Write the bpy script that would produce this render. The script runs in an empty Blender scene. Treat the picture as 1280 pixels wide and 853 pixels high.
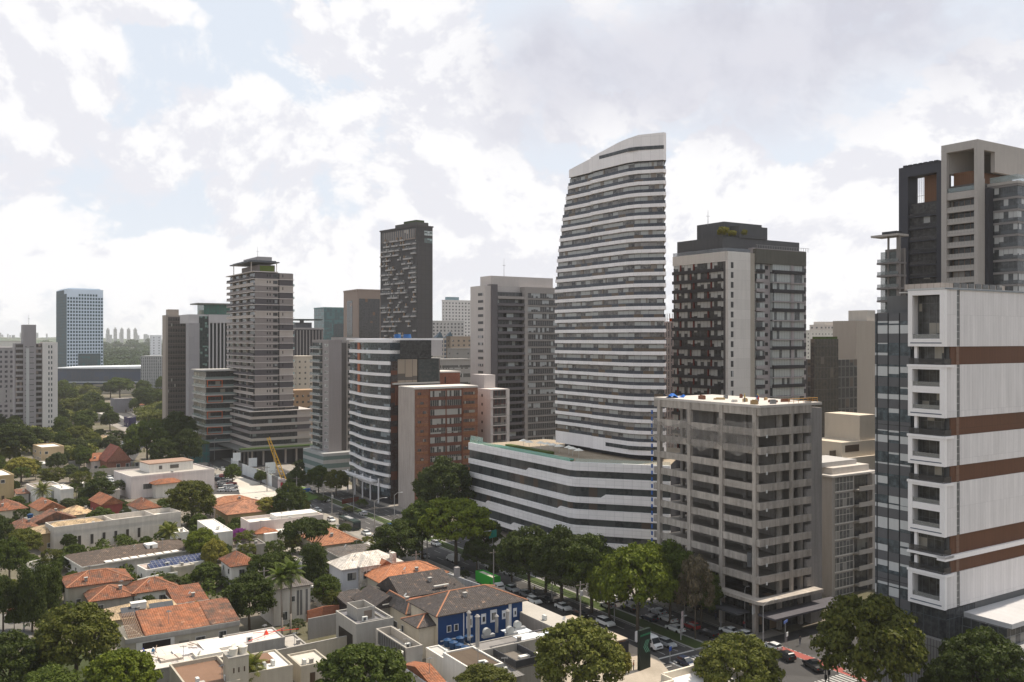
import bpy, math, random
import numpy as np
from mathutils import Vector, Matrix
R = math.radians
rnd = random.Random(7)
C = bpy.context.scene.collection
SC = bpy.context.scene
# ---------------------------------------------------------------- camera
F = 1140.0; CX = 640.0; HY = 424.0; CAMH = 60.0     # the view: focal length in pixels of a 1280 wide picture, horizon row, eye height
cam_d = bpy.data.cameras.new('camera'); cam = bpy.data.objects.new('camera', cam_d); C.objects.link(cam)
cam.location = (0, 0, CAMH); cam.rotation_euler = (R(90), 0, 0)
cam_d.sensor_width = 36; cam_d.lens = 36*F/1280; cam_d.shift_y = -2.5/1280; cam_d.clip_start = 1; cam_d.clip_end = 30000
SC.camera = cam
# ---------------------------------------------------------------- light
SUN_EL, SUN_AZ = 60.0, 54.0                          # azimuth clockwise from the viewing direction
S = Vector((math.cos(R(SUN_EL))*math.sin(R(SUN_AZ)), math.cos(R(SUN_EL))*math.cos(R(SUN_AZ)), math.sin(R(SUN_EL))))
sd = bpy.data.lights.new('sun', 'SUN'); sd.energy = 4.3; sd.angle = R(0.6); sd.color = (1, .90, .76)
so = bpy.data.objects.new('sun', sd); C.objects.link(so); so.rotation_euler = (-S).to_track_quat('-Z', 'Y').to_euler()
so.location = (0, 0, 400)
SC.view_settings.view_transform = 'Standard'; SC.view_settings.look = 'None'; SC.view_settings.exposure = 0.42; SC.view_settings.gamma = 1
try: SC.view_settings.use_curve_mapping = False
except Exception: pass
SC.cycles.max_bounces = 6; SC.cycles.diffuse_bounces = 3; SC.cycles.glossy_bounces = 3; SC.cycles.transmission_bounces = 3
SC.cycles.volume_bounces = 1; SC.cycles.transparent_max_bounces = 8
SC.cycles.use_adaptive_sampling = True; SC.cycles.adaptive_threshold = 0.02
SC.cycles.use_denoising = True

class NT:
    def __init__(s, nt): s.nt = nt
    def n(s, t, ins=None, **pr):
        o = s.nt.nodes.new(t)
        for k, v in pr.items(): setattr(o, k, v)
        for k, v in (ins or {}).items():
            i = o.inputs[k]
            if hasattr(v, 'is_output'): s.nt.links.new(v, i)
            else:
                try: i.default_value = v
                except Exception:
                    i.default_value = (*v, 1) if len(v) == 3 else v
        return o
    def m(s, op, a, b=0.0, c=None, clamp=False):
        o = s.nt.nodes.new('ShaderNodeMath'); o.operation = op; o.use_clamp = clamp
        for i, v in enumerate((a, b, c)):
            if v is None: continue
            if hasattr(v, 'is_output'): s.nt.links.new(v, o.inputs[i])
            else: o.inputs[i].default_value = v
        return o.outputs[0]
    def mix(s, f, a, b, bt='MIX'):
        o = s.nt.nodes.new('ShaderNodeMix'); o.data_type = 'RGBA'; o.blend_type = bt
        for i, v in ((0, f), (6, a), (7, b)):
            if hasattr(v, 'is_output'): s.nt.links.new(v, o.inputs[i])
            elif i == 0: o.inputs[0].default_value = v
            else: o.inputs[i].default_value = (*v, 1) if len(v) == 3 else v
        return o.outputs[2]
    def noise(s, vec, scale, det=4, rough=.55, dist=0.0):
        o = s.n('ShaderNodeTexNoise', {'Vector': vec, 'Scale': scale, 'Detail': det, 'Roughness': rough, 'Distortion': dist})
        return o.outputs[0]
    def ramp(s, f, lo, hi): 
        o = s.n('ShaderNodeMapRange', {'Value': f, 'From Min': lo, 'From Max': hi}); o.interpolation_type = 'SMOOTHSTEP'
        return o.outputs[0]
    def comb(s, x, y, z=0.0):
        return s.n('ShaderNodeCombineXYZ', {'X': x, 'Y': y, 'Z': z}).outputs[0]
# ---------------------------------------------------------------- sky
W = bpy.data.worlds.new('World'); SC.world = W; W.use_nodes = True
for n_ in list(W.node_tree.nodes): W.node_tree.nodes.remove(n_)
w = NT(W.node_tree)
sky = w.n('ShaderNodeTexSky'); sky.sky_type = 'NISHITA'; sky.sun_disc = False; sky.sun_elevation = R(SUN_EL); sky.sun_rotation = R(SUN_AZ)
sky.air_density = 1.0; sky.dust_density = 2.0; sky.ozone_density = 1.0; sky.altitude = 700
tc = w.n('ShaderNodeTexCoord').outputs['Generated']
sep = w.n('ShaderNodeSeparateXYZ', {0: tc}); zup = sep.outputs[2]
def sky_dir(px, py): return Vector(((px-CX)/F, 1, (HY-py)/F)).normalized()
warp = w.n('ShaderNodeTexNoise', {'Vector': tc, 'Scale': 9.0, 'Detail': 5.0, 'Roughness': .6}).outputs['Color']
wv = w.n('ShaderNodeVectorMath', {0: warp, 1: (.5, .5, .5)}, operation='SUBTRACT').outputs[0]
wv = w.n('ShaderNodeVectorMath', {0: wv, 'Scale': .10}, operation='SCALE').outputs[0]
pw = w.n('ShaderNodeVectorMath', {0: tc, 1: wv}, operation='ADD').outputs[0]
def blob(px, py, rx, ry, soft=.35):      # a cloud bank standing in one direction of the sky, edge broken up by noise
    d = sky_dir(px, py)
    v = w.n('ShaderNodeVectorMath', {0: pw, 1: tuple(d)}, operation='SUBTRACT').outputs[0]
    v = w.n('ShaderNodeVectorMath', {0: v, 1: (F/rx, F/rx, F/ry)}, operation='MULTIPLY').outputs[0]
    l = w.n('ShaderNodeVectorMath', {0: v}, operation='LENGTH').outputs['Value']
    return w.m('SUBTRACT', 1.0, w.ramp(l, 1-soft, 1+soft))
def mx(lst):
    a = lst[0]
    for b in lst[1:]: a = w.m('MAXIMUM', a, b)
    return a
def cloudn(off):
    v = w.n('ShaderNodeVectorMath', {0: tc, 1: off}, operation='ADD').outputs[0]
    v = w.n('ShaderNodeVectorMath', {0: v, 1: (1, 1, 1.25)}, operation='MULTIPLY').outputs[0]
    a = w.noise(v, 5.2, 12, .64, .25)
    b = w.m('ABSOLUTE', w.m('SUBTRACT', w.noise(v, 13.0, 5, .55), .5)); b = w.m('MULTIPLY', w.m('SUBTRACT', .13, b), -2.0)
    return w.m('SUBTRACT', a, w.m('MULTIPLY', b, -.18))
n0 = cloudn((3.1, .7, 1.9)); n1 = cloudn((3.1+.012, .7, 1.9+.03))
bright = mx([blob(20, 80, 95, 75), blob(70, 190, 140, 48), blob(40, 262, 80, 50), blob(310, 185, 115, 60), blob(330, 260, 70, 60), blob(520, 160, 120, 130),
             blob(900, 240, 62, 80), blob(1060, 260, 110, 60), blob(1190, 180, 90, 40), blob(740, 150, 50, 28), blob(820, 125, 60, 14), blob(250, 330, 240, 40), blob(860, 330, 200, 50), blob(600, 300, 180, 90), blob(480, 60, 120, 60), blob(1080, 350, 120, 40), blob(1240, 110, 70, 60), blob(430, 330, 60, 60), blob(170, 10, 60, 20)])
dens = w.m('ADD', w.m('SUBTRACT', n0, .125), w.m('MULTIPLY', bright, .20))
cov = w.ramp(dens, .36, .475)
dark = mx([blob(930, 70, 270, 75, .6), blob(700, 90, 90, 80, .7), blob(1060, 20, 130, 50, .6)])
fine = w.noise(tc, 22.0, 6, .62, .3)
lit = w.ramp(w.m('ADD', w.m('MULTIPLY', w.m('SUBTRACT', n0, n1), 1.5), w.m('ADD', w.m('MULTIPLY', w.m('SUBTRACT', dens, .50), .14), w.m('MULTIPLY', w.m('SUBTRACT', fine, .5), .16))), -.085, .055)                 # the side of a puff towards the sun is the bright one
ccol = w.mix(lit, (.635, .635, .675), (.765, .758, .765))
darkf = w.m('MULTIPLY', dark, w.ramp(n0, .22, .46))
ccol = w.mix(w.m('MULTIPLY', darkf, .92), ccol, w.mix(w.ramp(n0, .30, .62), (.42, .42, .485), (.55, .55, .605)))
nis = w.mix(1.0, sky.outputs[0], (.1, .1, .1), 'MULTIPLY')
hz = w.m('POWER', w.m('SUBTRACT', 1.0, w.m('ABSOLUTE', zup), clamp=True), 14.0)
veil = w.mix(hz, (.60, .645, .71), (.70, .705, .72))
base = w.mix(.93, nis, veil)
allc = w.mix(w.m('MULTIPLY', w.m('MAXIMUM', cov, w.m('MULTIPLY', darkf, .95)), .93), base, ccol)
below = w.ramp(zup, -.06, -.01)
allc = w.mix(below, (.30, .30, .30), allc)
bg = w.n('ShaderNodeBackground', {'Color': allc, 'Strength': 1.0})
wo = w.n('ShaderNodeOutputWorld', {0: bg.outputs[0]})
W.cycles.sampling_method = 'NONE'

# ---------------------------------------------------------------- positions
TH = 32.8                                            # the street grid is turned 32.8 degrees
def dirs(th):
    t = R(th); return Vector((math.cos(t), math.sin(t), 0)), Vector((-math.sin(t), math.cos(t), 0))   # D2 (right, away), D1 (left, away)
D2, D1 = dirs(TH)
def gp(px, py, z=0.0):                               # the ground point (height z) seen at a photo pixel
    Y = (CAMH-z)*F/(py-HY); return Vector(((px-CX)/F*Y, Y, z))
def at(px, Y, z=0.0): return Vector(((px-CX)/F*Y, Y, z))
def uv(p): return p.x*D2.x+p.y*D2.y, p.x*D1.x+p.y*D1.y
def gw(u, v, z=0.0): q = D2*u+D1*v; return Vector((q.x, q.y, z))
# ---------------------------------------------------------------- materials
MC = {}
def newmat(name):
    m = bpy.data.materials.new(name); m.use_nodes = True
    for n_ in list(m.node_tree.nodes): m.node_tree.nodes.remove(n_)
    return m, NT(m.node_tree)
def finish(t, col, rough, metal=0.0, bump=None, bs=.3, spec=.4, coat=0.0, emis=None, alpha=None, trans=0.0):
    ins = {'Base Color': col, 'Roughness': rough, 'Metallic': metal, 'Specular IOR Level': spec, 'Coat Weight': coat, 'Transmission Weight': trans}
    if bump is not None:
        ins['Normal'] = t.n('ShaderNodeBump', {'Height': bump, 'Strength': bs, 'Distance': .08}).outputs[0]
    if emis is not None: ins['Emission Color'] = emis[0]; ins['Emission Strength'] = emis[1]
    if alpha is not None: ins['Alpha'] = alpha
    b = t.n('ShaderNodeBsdfPrincipled', ins)
    t.n('ShaderNodeOutputMaterial', {0: b.outputs[0]})
def plain(col, rough=.8, var=.18, streak=.18, panel=None, metal=0.0, bump=0.0, key=None, spec=.2, coat=0.0):
    """painted, rendered or cast surface: mottled, rain streaked, with optional panel joints"""
    k = ('plain', col, rough, var, streak, panel, metal, bump, spec, coat)
    if k in MC: return MC[k]
    m, t = newmat(key or 'surface'); uvn = t.n('ShaderNodeUVMap').outputs[0]
    oi = t.n('ShaderNodeObjectInfo').outputs['Location']
    sx = t.n('ShaderNodeSeparateXYZ', {0: uvn}); u, v = sx.outputs[0], sx.outputs[1]
    a = t.noise(uvn, .12, 5, .6); b = t.noise(t.comb(t.m('MULTIPLY', u, 1.1), t.m('MULTIPLY', v, .09)), 1.0, 5, .6); c = t.noise(uvn, 1.6, 4, .6)
    f = t.m('ADD', t.m('MULTIPLY', t.m('SUBTRACT', a, .5), var*1.6), t.m('ADD', t.m('MULTIPLY', t.m('SUBTRACT', b, .5), streak*1.8), t.m('MULTIPLY', t.m('SUBTRACT', c, .5), var*.7)))
    f = t.m('ADD', 1.0, f)
    if panel:
        pw_, ph, jw, dk = panel
        g = t.m('MAXIMUM', t.m('LESS_THAN', t.m('FLOORED_MODULO', u, pw_), jw), t.m('LESS_THAN', t.m('FLOORED_MODULO', v, ph), jw))
        cell = t.n('ShaderNodeTexWhiteNoise', {'Vector': t.comb(t.m('FLOOR', t.m('DIVIDE', u, pw_)), t.m('FLOOR', t.m('DIVIDE', v, ph)))}, noise_dimensions='2D').outputs[0]
        f = t.m('MULTIPLY', f, t.m('ADD', 1.0, t.m('MULTIPLY', t.m('SUBTRACT', cell, .5), .09)))
        f = t.m('MULTIPLY', f, t.m('SUBTRACT', 1.0, t.m('MULTIPLY', g, dk)))
    cc = t.n('ShaderNodeVectorMath', {0: (*col,), 'Scale': f}, operation='SCALE').outputs[0]
    finish(t, cc, rough, metal, bump=(c if bump else None), bs=bump, spec=spec, coat=coat)
    MC[k] = m; return m
def glaz(pw_=1.5, ph=3.0, fw=.07, dark=(.02, .025, .03), lite=(.35, .34, .32), prob=.3, frame=(.1, .1, .1), rough=.12, key='glazing', mid=(.08, .08, .08), spec=.35, vs=0.0, wav=.0, drop=True):
    """window glass: panes between frames, some with blinds drawn or a painted reflection tint, some dark"""
    k = ('glaz', pw_, ph, fw, dark, lite, prob, frame, rough, mid, spec, vs, wav, drop)
    if k in MC: return MC[k]
    m, t = newmat(key); uvn = t.n('ShaderNodeUVMap').outputs[0]
    sx = t.n('ShaderNodeSeparateXYZ', {0: uvn}); u, v = sx.outputs[0], t.m('SUBTRACT', sx.outputs[1], vs)
    iu, iv = t.m('FLOOR', t.m('DIVIDE', u, pw_)), t.m('FLOOR', t.m('DIVIDE', v, ph))
    orr = t.m('MULTIPLY', t.n('ShaderNodeObjectInfo').outputs['Random'], 91.0)
    wn = t.n('ShaderNodeTexWhiteNoise', {'Vector': t.comb(iu, iv, orr)}, noise_dimensions='3D').outputs[0]
    wn2 = t.n('ShaderNodeTexWhiteNoise', {'Vector': t.comb(t.m('FLOOR', t.m('DIVIDE', iu, 3.0)), iv, t.m('ADD', orr, 3.3))}, noise_dimensions='3D').outputs[0]
    s_ = t.m('ADD', t.m('MULTIPLY', wn, .5), t.m('MULTIPLY', wn2, .5))
    isl = t.m('GREATER_THAN', s_, 1-prob*.9-.02)
    dropn = t.m('GREATER_THAN', t.m('FLOORED_MODULO', v, ph), t.m('MULTIPLY', t.m('FRACT', t.m('MULTIPLY', wn, 7.7)), ph*.7))
    isl = t.m('MULTIPLY', isl, dropn) if drop else isl
    room = t.noise(uvn, .9, 4, .7)
    base = t.mix(t.ramp(room, .35, .75), dark, mid)
    base = t.mix(t.m('MULTIPLY', wn, .35 if drop else .95), base, mid)
    fold = t.m('ADD', .8, t.m('MULTIPLY', t.m('SINE', t.m('MULTIPLY', u, 26.0)), .12))
    col = t.mix(isl, base, t.n('ShaderNodeVectorMath', {0: lite, 'Scale': fold}, operation='SCALE').outputs[0])
    g = t.m('MAXIMUM', t.m('LESS_THAN', t.m('FLOORED_MODULO', u, pw_), fw), t.m('LESS_THAN', t.m('FLOORED_MODULO', v, ph), fw))
    col = t.mix(g, col, frame)
    rg = t.m('ADD', rough, t.m('MULTIPLY', g, .4))
    finish(t, col, rg, spec=spec, bump=(t.noise(uvn, .35, 2, .5) if wav else None), bs=wav)
    MC[k] = m; return m
def roof_tile(col, key='roof_tiles', tw=.42, th=.40, dirt=.5):
    k = ('tile', col, tw, dirt)
    if k in MC: return MC[k]
    m, t = newmat(key); uvn = t.n('ShaderNodeUVMap').outputs[0]; sx = t.n('ShaderNodeSeparateXYZ', {0: uvn}); u, v = sx.outputs[0], sx.outputs[1]
    cell = t.n('ShaderNodeTexWhiteNoise', {'Vector': t.comb(t.m('FLOOR', t.m('DIVIDE', u, tw)), t.m('FLOOR', t.m('DIVIDE', v, th)))}, noise_dimensions='2D').outputs[0]
    d = t.noise(uvn, .35, 7, .68); e = t.noise(uvn, 2.3, 4, .6)
    wv_ = t.m('ABSOLUTE', t.m('SINE', t.m('MULTIPLY', u, math.pi/tw))); row = t.m('FRACT', t.m('DIVIDE', v, th))
    f = t.m('ADD', .62, t.m('ADD', t.m('MULTIPLY', cell, .40), t.m('MULTIPLY', e, .38)))
    f = t.m('MULTIPLY', f, t.m('SUBTRACT', 1.0, t.m('MULTIPLY', t.m('LESS_THAN', row, .16), .35)))
    c1 = t.n('ShaderNodeVectorMath', {0: col, 'Scale': f}, operation='SCALE').outputs[0]
    c1 = t.mix(t.m('MULTIPLY', t.ramp(d, .43, .62), dirt), c1, (.075, .06, .05))
    c1 = t.mix(t.m('MULTIPLY', t.ramp(t.noise(uvn, .8, 4, .7), .56, .7), .45), c1, (.42, .27, .18))
    finish(t, c1, .85, bump=t.m('ADD', wv_, t.m('MULTIPLY', row, .6)), bs=.8, spec=.2)
    MC[k] = m; return m
def corr(col, key='corrugated_sheet', pitch=.5, metal=0.0, dirt=.4):
    k = ('corr', col, pitch, metal, dirt)
    if k in MC: return MC[k]
    m, t = newmat(key); uvn = t.n('ShaderNodeUVMap').outputs[0]; u = t.n('ShaderNodeSeparateXYZ', {0: uvn}).outputs[0]
    wv_ = t.m('SINE', t.m('MULTIPLY', u, 2*math.pi/pitch)); d = t.noise(uvn, .5, 6, .65)
    f = t.m('ADD', t.m('ADD', .75, t.m('MULTIPLY', d, .45)), t.m('MULTIPLY', wv_, .10))
    c1 = t.n('ShaderNodeVectorMath', {0: col, 'Scale': f}, operation='SCALE').outputs[0]
    c1 = t.mix(t.m('MULTIPLY', t.ramp(t.noise(uvn, .25, 6, .7), .45, .7), dirt), c1, (.10, .085, .075))
    finish(t, c1, .6, metal, bump=wv_, bs=.5, spec=.3); MC[k] = m; return m
def brickm(c1=(.24, .075, .04), c2=(.33, .12, .06), mortar=(.3, .24, .2), key='brick', sc=1.0):
    k = ('brick', c1, c2, sc)
    if k in MC: return MC[k]
    m, t = newmat(key); uvn = t.n('ShaderNodeUVMap').outputs[0]
    b = t.n('ShaderNodeTexBrick', {'Vector': uvn, 'Color1': c1, 'Color2': c2, 'Mortar': mortar, 'Scale': sc, 'Mortar Size': .012, 'Brick Width': .6, 'Row Height': .22}).outputs[0]
    d = t.noise(uvn, .3, 6, .6)
    c = t.n('ShaderNodeVectorMath', {0: b, 'Scale': t.m('ADD', .65, t.m('MULTIPLY', d, .7))}, operation='SCALE').outputs[0]
    finish(t, c, .9, spec=.2); MC[k] = m; return m
def foliage(col, key='leaves', var=.5):
    k = ('fol', col, var)
    if k in MC: return MC[k]
    m, t = newmat(key); oc = t.n('ShaderNodeTexCoord').outputs['Object']; oi = t.n('ShaderNodeObjectInfo')
    v = t.n('ShaderNodeVectorMath', {0: oc, 1: oi.outputs['Location']}, operation='ADD').outputs[0]
    a = t.noise(v, 2.6, 4, .6); b = t.noise(v, 14.0, 3, .6)
    f = t.m('ADD', .16, t.m('ADD', t.m('MULTIPLY', a, .85), t.m('MULTIPLY', b, 1.15)))
    f = t.m('MULTIPLY', f, t.m('ADD', .8, t.m('MULTIPLY', oi.outputs['Random'], .4)))
    yl = t.mix(t.m('MULTIPLY', t.ramp(b, .45, .75), var), col, (col[0]*1.9, col[1]*1.45, col[2]*.9))
    c = t.n('ShaderNodeVectorMath', {0: yl, 'Scale': f}, operation='SCALE').outputs[0]
    d1 = t.n('ShaderNodeBsdfPrincipled', {'Base Color': c, 'Roughness': .6, 'Specular IOR Level': .12})
    tr = t.n('ShaderNodeBsdfTranslucent', {'Color': t.mix(.5, c, (.10, .16, .02))})
    ms = t.n('ShaderNodeMixShader', {0: .22, 1: d1.outputs[0], 2: tr.outputs[0]})
    t.n('ShaderNodeOutputMaterial', {0: ms.outputs[0]}); MC[k] = m; return m
def clearglass(col=(.6, .75, .72), a=.35, key='glass_pane'):
    k = ('cg', col, a)
    if k in MC: return MC[k]
    m, t = newmat(key); finish(t, col, .08, spec=.6, alpha=a); MC[k] = m; return m
def lampm(col, e, key='lit'):
    k = ('l', col, e)
    if k in MC: return MC[k]
    m, t = newmat(key); finish(t, col, .4, emis=(col, e)); MC[k] = m; return m
# ---------------------------------------------------------------- mesh building
class MB:
    def __init__(s): s.v = []; s.f = []
    def face(s, pts):
        b = len(s.v); s.v += [tuple(p) for p in pts]; s.f.append(tuple(range(b, b+len(pts)))); return s
    def box(s, x0, x1, y0, y1, z0, z1):
        if x0 > x1: x0, x1 = x1, x0
        if y0 > y1: y0, y1 = y1, y0
        if z0 > z1: z0, z1 = z1, z0
        b = len(s.v)
        s.v += [(x0, y0, z0), (x1, y0, z0), (x1, y1, z0), (x0, y1, z0), (x0, y0, z1), (x1, y0, z1), (x1, y1, z1), (x0, y1, z1)]
        s.f += [tuple(b+i for i in q) for q in ((0, 3, 2, 1), (4, 5, 6, 7), (0, 1, 5, 4), (1, 2, 6, 5), (2, 3, 7, 6), (3, 0, 4, 7))]
        return s
    def prism(s, poly, z0, z1):
        """poly counter-clockwise; z0, z1 numbers or lists"""
        n = len(poly); b = len(s.v)
        a = z0 if isinstance(z0, (list, tuple)) else [z0]*n; c = z1 if isinstance(z1, (list, tuple)) else [z1]*n
        s.v += [(poly[i][0], poly[i][1], a[i]) for i in range(n)] + [(poly[i][0], poly[i][1], c[i]) for i in range(n)]
        for i in range(n):
            j = (i+1) % n; s.f.append((b+i, b+j, b+n+j, b+n+i))
        s.f.append(tuple(b+n+i for i in range(n))); s.f.append(tuple(b+n-1-i for i in range(n)))
        return s
    def cyl(s, x, y, z0, z1, r, r2=None, n=12):
        r2 = r if r2 is None else r2; b = len(s.v)
        for z, q in ((z0, r), (z1, r2)):
            s.v += [(x+q*math.cos(2*math.pi*i/n), y+q*math.sin(2*math.pi*i/n), z) for i in range(n)]
        for i in range(n):
            j = (i+1) % n; s.f.append((b+i, b+j, b+n+j, b+n+i))
        s.f.append(tuple(b+n+i for i in range(n))); s.f.append(tuple(b+n-1-i for i in range(n)))
        return s
    def tube(s, p, q, r, r2=None, n=6):
        p, q = Vector(p), Vector(q); r2 = r if r2 is None else r2; d = (q-p)
        if d.length < 1e-6: return s
        d.normalize(); a = d.orthogonal().normalized(); c = d.cross(a); b = len(s.v)
        for o, k in ((p, r), (q, r2)):
            s.v += [tuple(o+(a*math.cos(2*math.pi*i/n)+c*math.sin(2*math.pi*i/n))*k) for i in range(n)]
        for i in range(n):
            j = (i+1) % n; s.f.append((b+i, b+j, b+n+j, b+n+i))
        s.f.append(tuple(b+n+i for i in range(n))); s.f.append(tuple(b+n-1-i for i in range(n)))
        return s
    def path(s, pts, r, n=6):
        for a, b in zip(pts[:-1], pts[1:]): s.tube(a, b, r, n=n)
        return s
    def mesh(s, name, mat=None, smooth=False):
        me = bpy.data.meshes.new(name); me.from_pydata(s.v, [], s.f)
        ul = me.uv_layers.new(name='UVMap')
        uvs = []
        for p in me.polygons:
            nx, ny, nz = p.normal
            if abs(nz) > .985: 
                for vi in p.vertices: c = s.v[vi]; uvs += [c[0], c[1]]
            else:
                h = math.hypot(nx, ny) or 1; tx, ty = -ny/h, nx/h
                sx, sy, sz = ty*nz, -tx*nz, tx*ny-ty*nx    # t x n
                sx, sy, sz = (ny*0-nz*ty), (nz*tx-nx*0), (nx*ty-ny*tx)
                for vi in p.vertices:
                    c = s.v[vi]; uvs += [c[0]*tx+c[1]*ty, c[0]*sx+c[1]*sy+c[2]*sz]
        ul.data.foreach_set('uv', uvs)
        if smooth: me.polygons.foreach_set('use_smooth', [True]*len(me.polygons))
        if mat: me.materials.append(mat)
        return me
    def build(s, name, mat, parent=None, smooth=False, **tg):
        return link(name, s.mesh(name, mat, smooth), parent, **tg)
def link(name, me, parent=None, loc=(0, 0, 0), rot=None, scale=None, **tg):
    o = bpy.data.objects.new(name, me); C.objects.link(o); o.location = loc
    if rot is not None: o.rotation_euler = rot
    if scale is not None: o.scale = scale
    if parent: o.parent = parent
    for k, v in tg.items():
        if v is not None: o[{'cat': 'category'}.get(k, k)] = v
    return o
def empty(name, loc, rz=0.0, label=None, cat=None, group=None, **tg):
    return link(name, None, None, loc, (0, 0, rz), label=label, cat=cat, group=group, **tg)
def dup(o, loc=None, rz=None, label=None, group=None, parent=None, scale=None, child=False):
    c = o.copy(); C.objects.link(c)
    if parent: c.parent = parent
    if loc is not None: c.location = loc
    if rz is not None: c.rotation_euler = (0, 0, rz)
    if scale is not None: c.scale = scale
    if label: c['label'] = label
    if group: c['group'] = group
    for ch in list(o.children): dup(ch, parent=c, child=True)
    return c
BOXC = {}
def boxmesh(w_, d, h, mat, name):
    k = (round(w_, 3), round(d, 3), round(h, 3), mat.name, name)
    if k not in BOXC: BOXC[k] = MB().box(0, w_, 0, d, 0, h).mesh(name, mat)
    return BOXC[k]
class B:
    """a block standing on the ground: local origin at the near corner, 'L' the face running away left, 'R' the face running away right"""
    def __init__(s, name, label, pxl, pxc, pxr, Y, ytop=None, th=TH, H=None, cat='building', group=None, z0=0.0):
        s.d2, s.d1 = dirs(th); s.Y = Y; s.p = at(pxc, Y, z0); s.z0 = z0
        s.root = empty(name, s.p, R(th), label, cat, group)
        s.L = s.sl(pxl); s.Rr = s.sr(pxr)
        s.H = H if H is not None else CAMH+(HY-ytop)*Y/F
    def _s(s, px, d):
        k = (px-CX)/F; return (k*s.p.y-s.p.x)/(d.x-k*d.y)
    def sl(s, px): return s._s(px, s.d1)
    def sr(s, px): return s._s(px, s.d2)
    def z(s, py, face='R', q=0.0):
        d = s.d1 if face == 'L' else s.d2; return CAMH+(HY-py)*(s.p.y+q*d.y)/F
    def fb(s, mb, face, s0, s1, z0, z1, d0, d1):
        if face == 'L': mb.box(-d1, -d0, s0, s1, z0, z1)
        else: mb.box(s0, s1, -d1, -d0, z0, z1)
        return mb
    def mass(s, x0, x1, y0, y1, z0, z1, mat, name='wall', parent=None, **tg):
        return MB().box(x0, x1, y0, y1, z0-s.z0, z1-s.z0).build(name, mat, parent or s.root, **tg)
    def body(s, mat, name='wall', H=None): return s.mass(0, s.Rr, 0, s.L, -.6+s.z0, H or s.H, mat, name)
    def part(s, name, mat, rects, parent=None, **tg):
        mb = MB()
        for r in rects: s.fb(mb, r[0], r[1], r[2], r[3]-s.z0, r[4]-s.z0, r[5], r[6])
        return mb.build(name, mat, parent or s.root, **tg)
    def parts(s, name, mat, rects, parent=None):
        """each rect its own part; past 95 the rest is one"""
        n = 0; rest = []
        for r in rects:
            if n >= 95: rest.append(r); continue
            face, s0, s1, z0, z1, d0, d1 = r; n += 1
            if face == 'L': me = boxmesh(d1-d0, s1-s0, z1-z0, mat, name); loc = (-d1, s0, z0-s.z0)
            else: me = boxmesh(s1-s0, d1-d0, z1-z0, mat, name); loc = (s0, -d1, z0-s.z0)
            link(name, me, parent or s.root, loc)
        if rest: s.part(name, mat, rest, parent, kind='stuff')
    def parapet(s, mat, h=1.0, t=.25, H=None, x0=0, x1=None, y0=0, y1=None, proud=.05):
        H = H or s.H; x1 = s.Rr if x1 is None else x1; y1 = s.L if y1 is None else y1; p = proud; H0 = H-s.z0; mb = MB()
        mb.box(x0-p, x1+p, y0-p, y0+t, H0-.2, H0+h); mb.box(x0-p, x1+p, y1-t, y1+p, H0-.2, H0+h)
        mb.box(x0-p, x0+t, y0+t, y1-t, H0-.2, H0+h); mb.box(x1-t, x1+p, y0+t, y1-t, H0-.2, H0+h)
        return mb.build('parapet', mat, s.root)
# ================================================================ the setting
def terrain(x, y):
    d = math.hypot(x, y)
    if d < 1250: return 0.0
    k = min(1, (d-1250)/900); k = k*k*(3-2*k)
    h = 14*math.sin(x*.0011+1.3)*math.cos(y*.0009)+10*math.sin(x*.0031+y*.0017)+6*math.sin(x*.006+2)*math.sin(y*.004)
    far = min(1, max(0, (d-1700)/2600))
    return k*(6+h*.5+38*far+18*far*math.sin(x*.0017+.5)+10*far*math.sin(x*.0041))
def make_ground():
    v = []; f = []
    rs = [0, 100, 300, 600, 900, 1200]+[1200+130*i for i in range(1, 34)]+[6200, 7400, 9000, 12000]
    n = 150
    for r in rs:
        for i in range(n+1):
            a = -math.pi+2*math.pi*i/n; x, y = r*math.sin(a), r*math.cos(a); v.append((x, y, terrain(x, y)))
    for j in range(len(rs)-1):
        for i in range(n):
            a = j*(n+1)+i; f.append((a, a+n+1, a+n+2, a+1))
    me = bpy.data.meshes.new('ground'); me.from_pydata(v, [], [tuple(reversed(q)) for q in f]); me.update()
    if me.polygons[n*3].normal.z < 0: me.flip_normals()
    m, t = newmat('ground'); oc = t.n('ShaderNodeNewGeometry').outputs['Position']
    a = t.noise(oc, .03, 7, .6); b = t.noise(oc, .5, 5, .6)
    sp = t.n('ShaderNodeSeparateXYZ', {0: oc}); far = t.ramp(sp.outputs[1], 1150, 1500)
    c = t.mix(t.ramp(a, .42, .6), (.19, .165, .135), (.09, .085, .045)); c = t.mix(t.m('MULTIPLY', b, .5), c, (.16, .14, .115))
    wood = t.noise(oc, .012, 8, .7)
    c2 = t.mix(t.ramp(wood, .50, .60), (.035, .06, .025), (.16, .15, .13)); c2 = t.mix(t.ramp(t.noise(oc, .05, 5, .7), .6, .7), c2, (.30, .27, .24))
    c = t.mix(far, c, c2)
    finish(t, c, .95, spec=.1); me.materials.append(m)
    for p in me.polygons: p.use_smooth = True
    link('ground', me, kind='structure')
make_ground()
SGR = Matrix.Rotation(R(TH), 4, 'Z')
def gmesh(name, rects, mat, z, kind='structure', h=None, **tg):
    """flat sheets given in street grid metres (u0, u1, v0, v1)"""
    mb = MB()
    for r in rects:
        if h: mb.box(r[0], r[1], r[2], r[3], z, z+h)
        else: mb.face([(r[0], r[2], z), (r[1], r[2], z), (r[1], r[3], z), (r[0], r[3], z)])
    o = mb.build(name, mat, kind=kind, **tg); o.rotation_euler = (0, 0, R(TH)); return o
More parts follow.
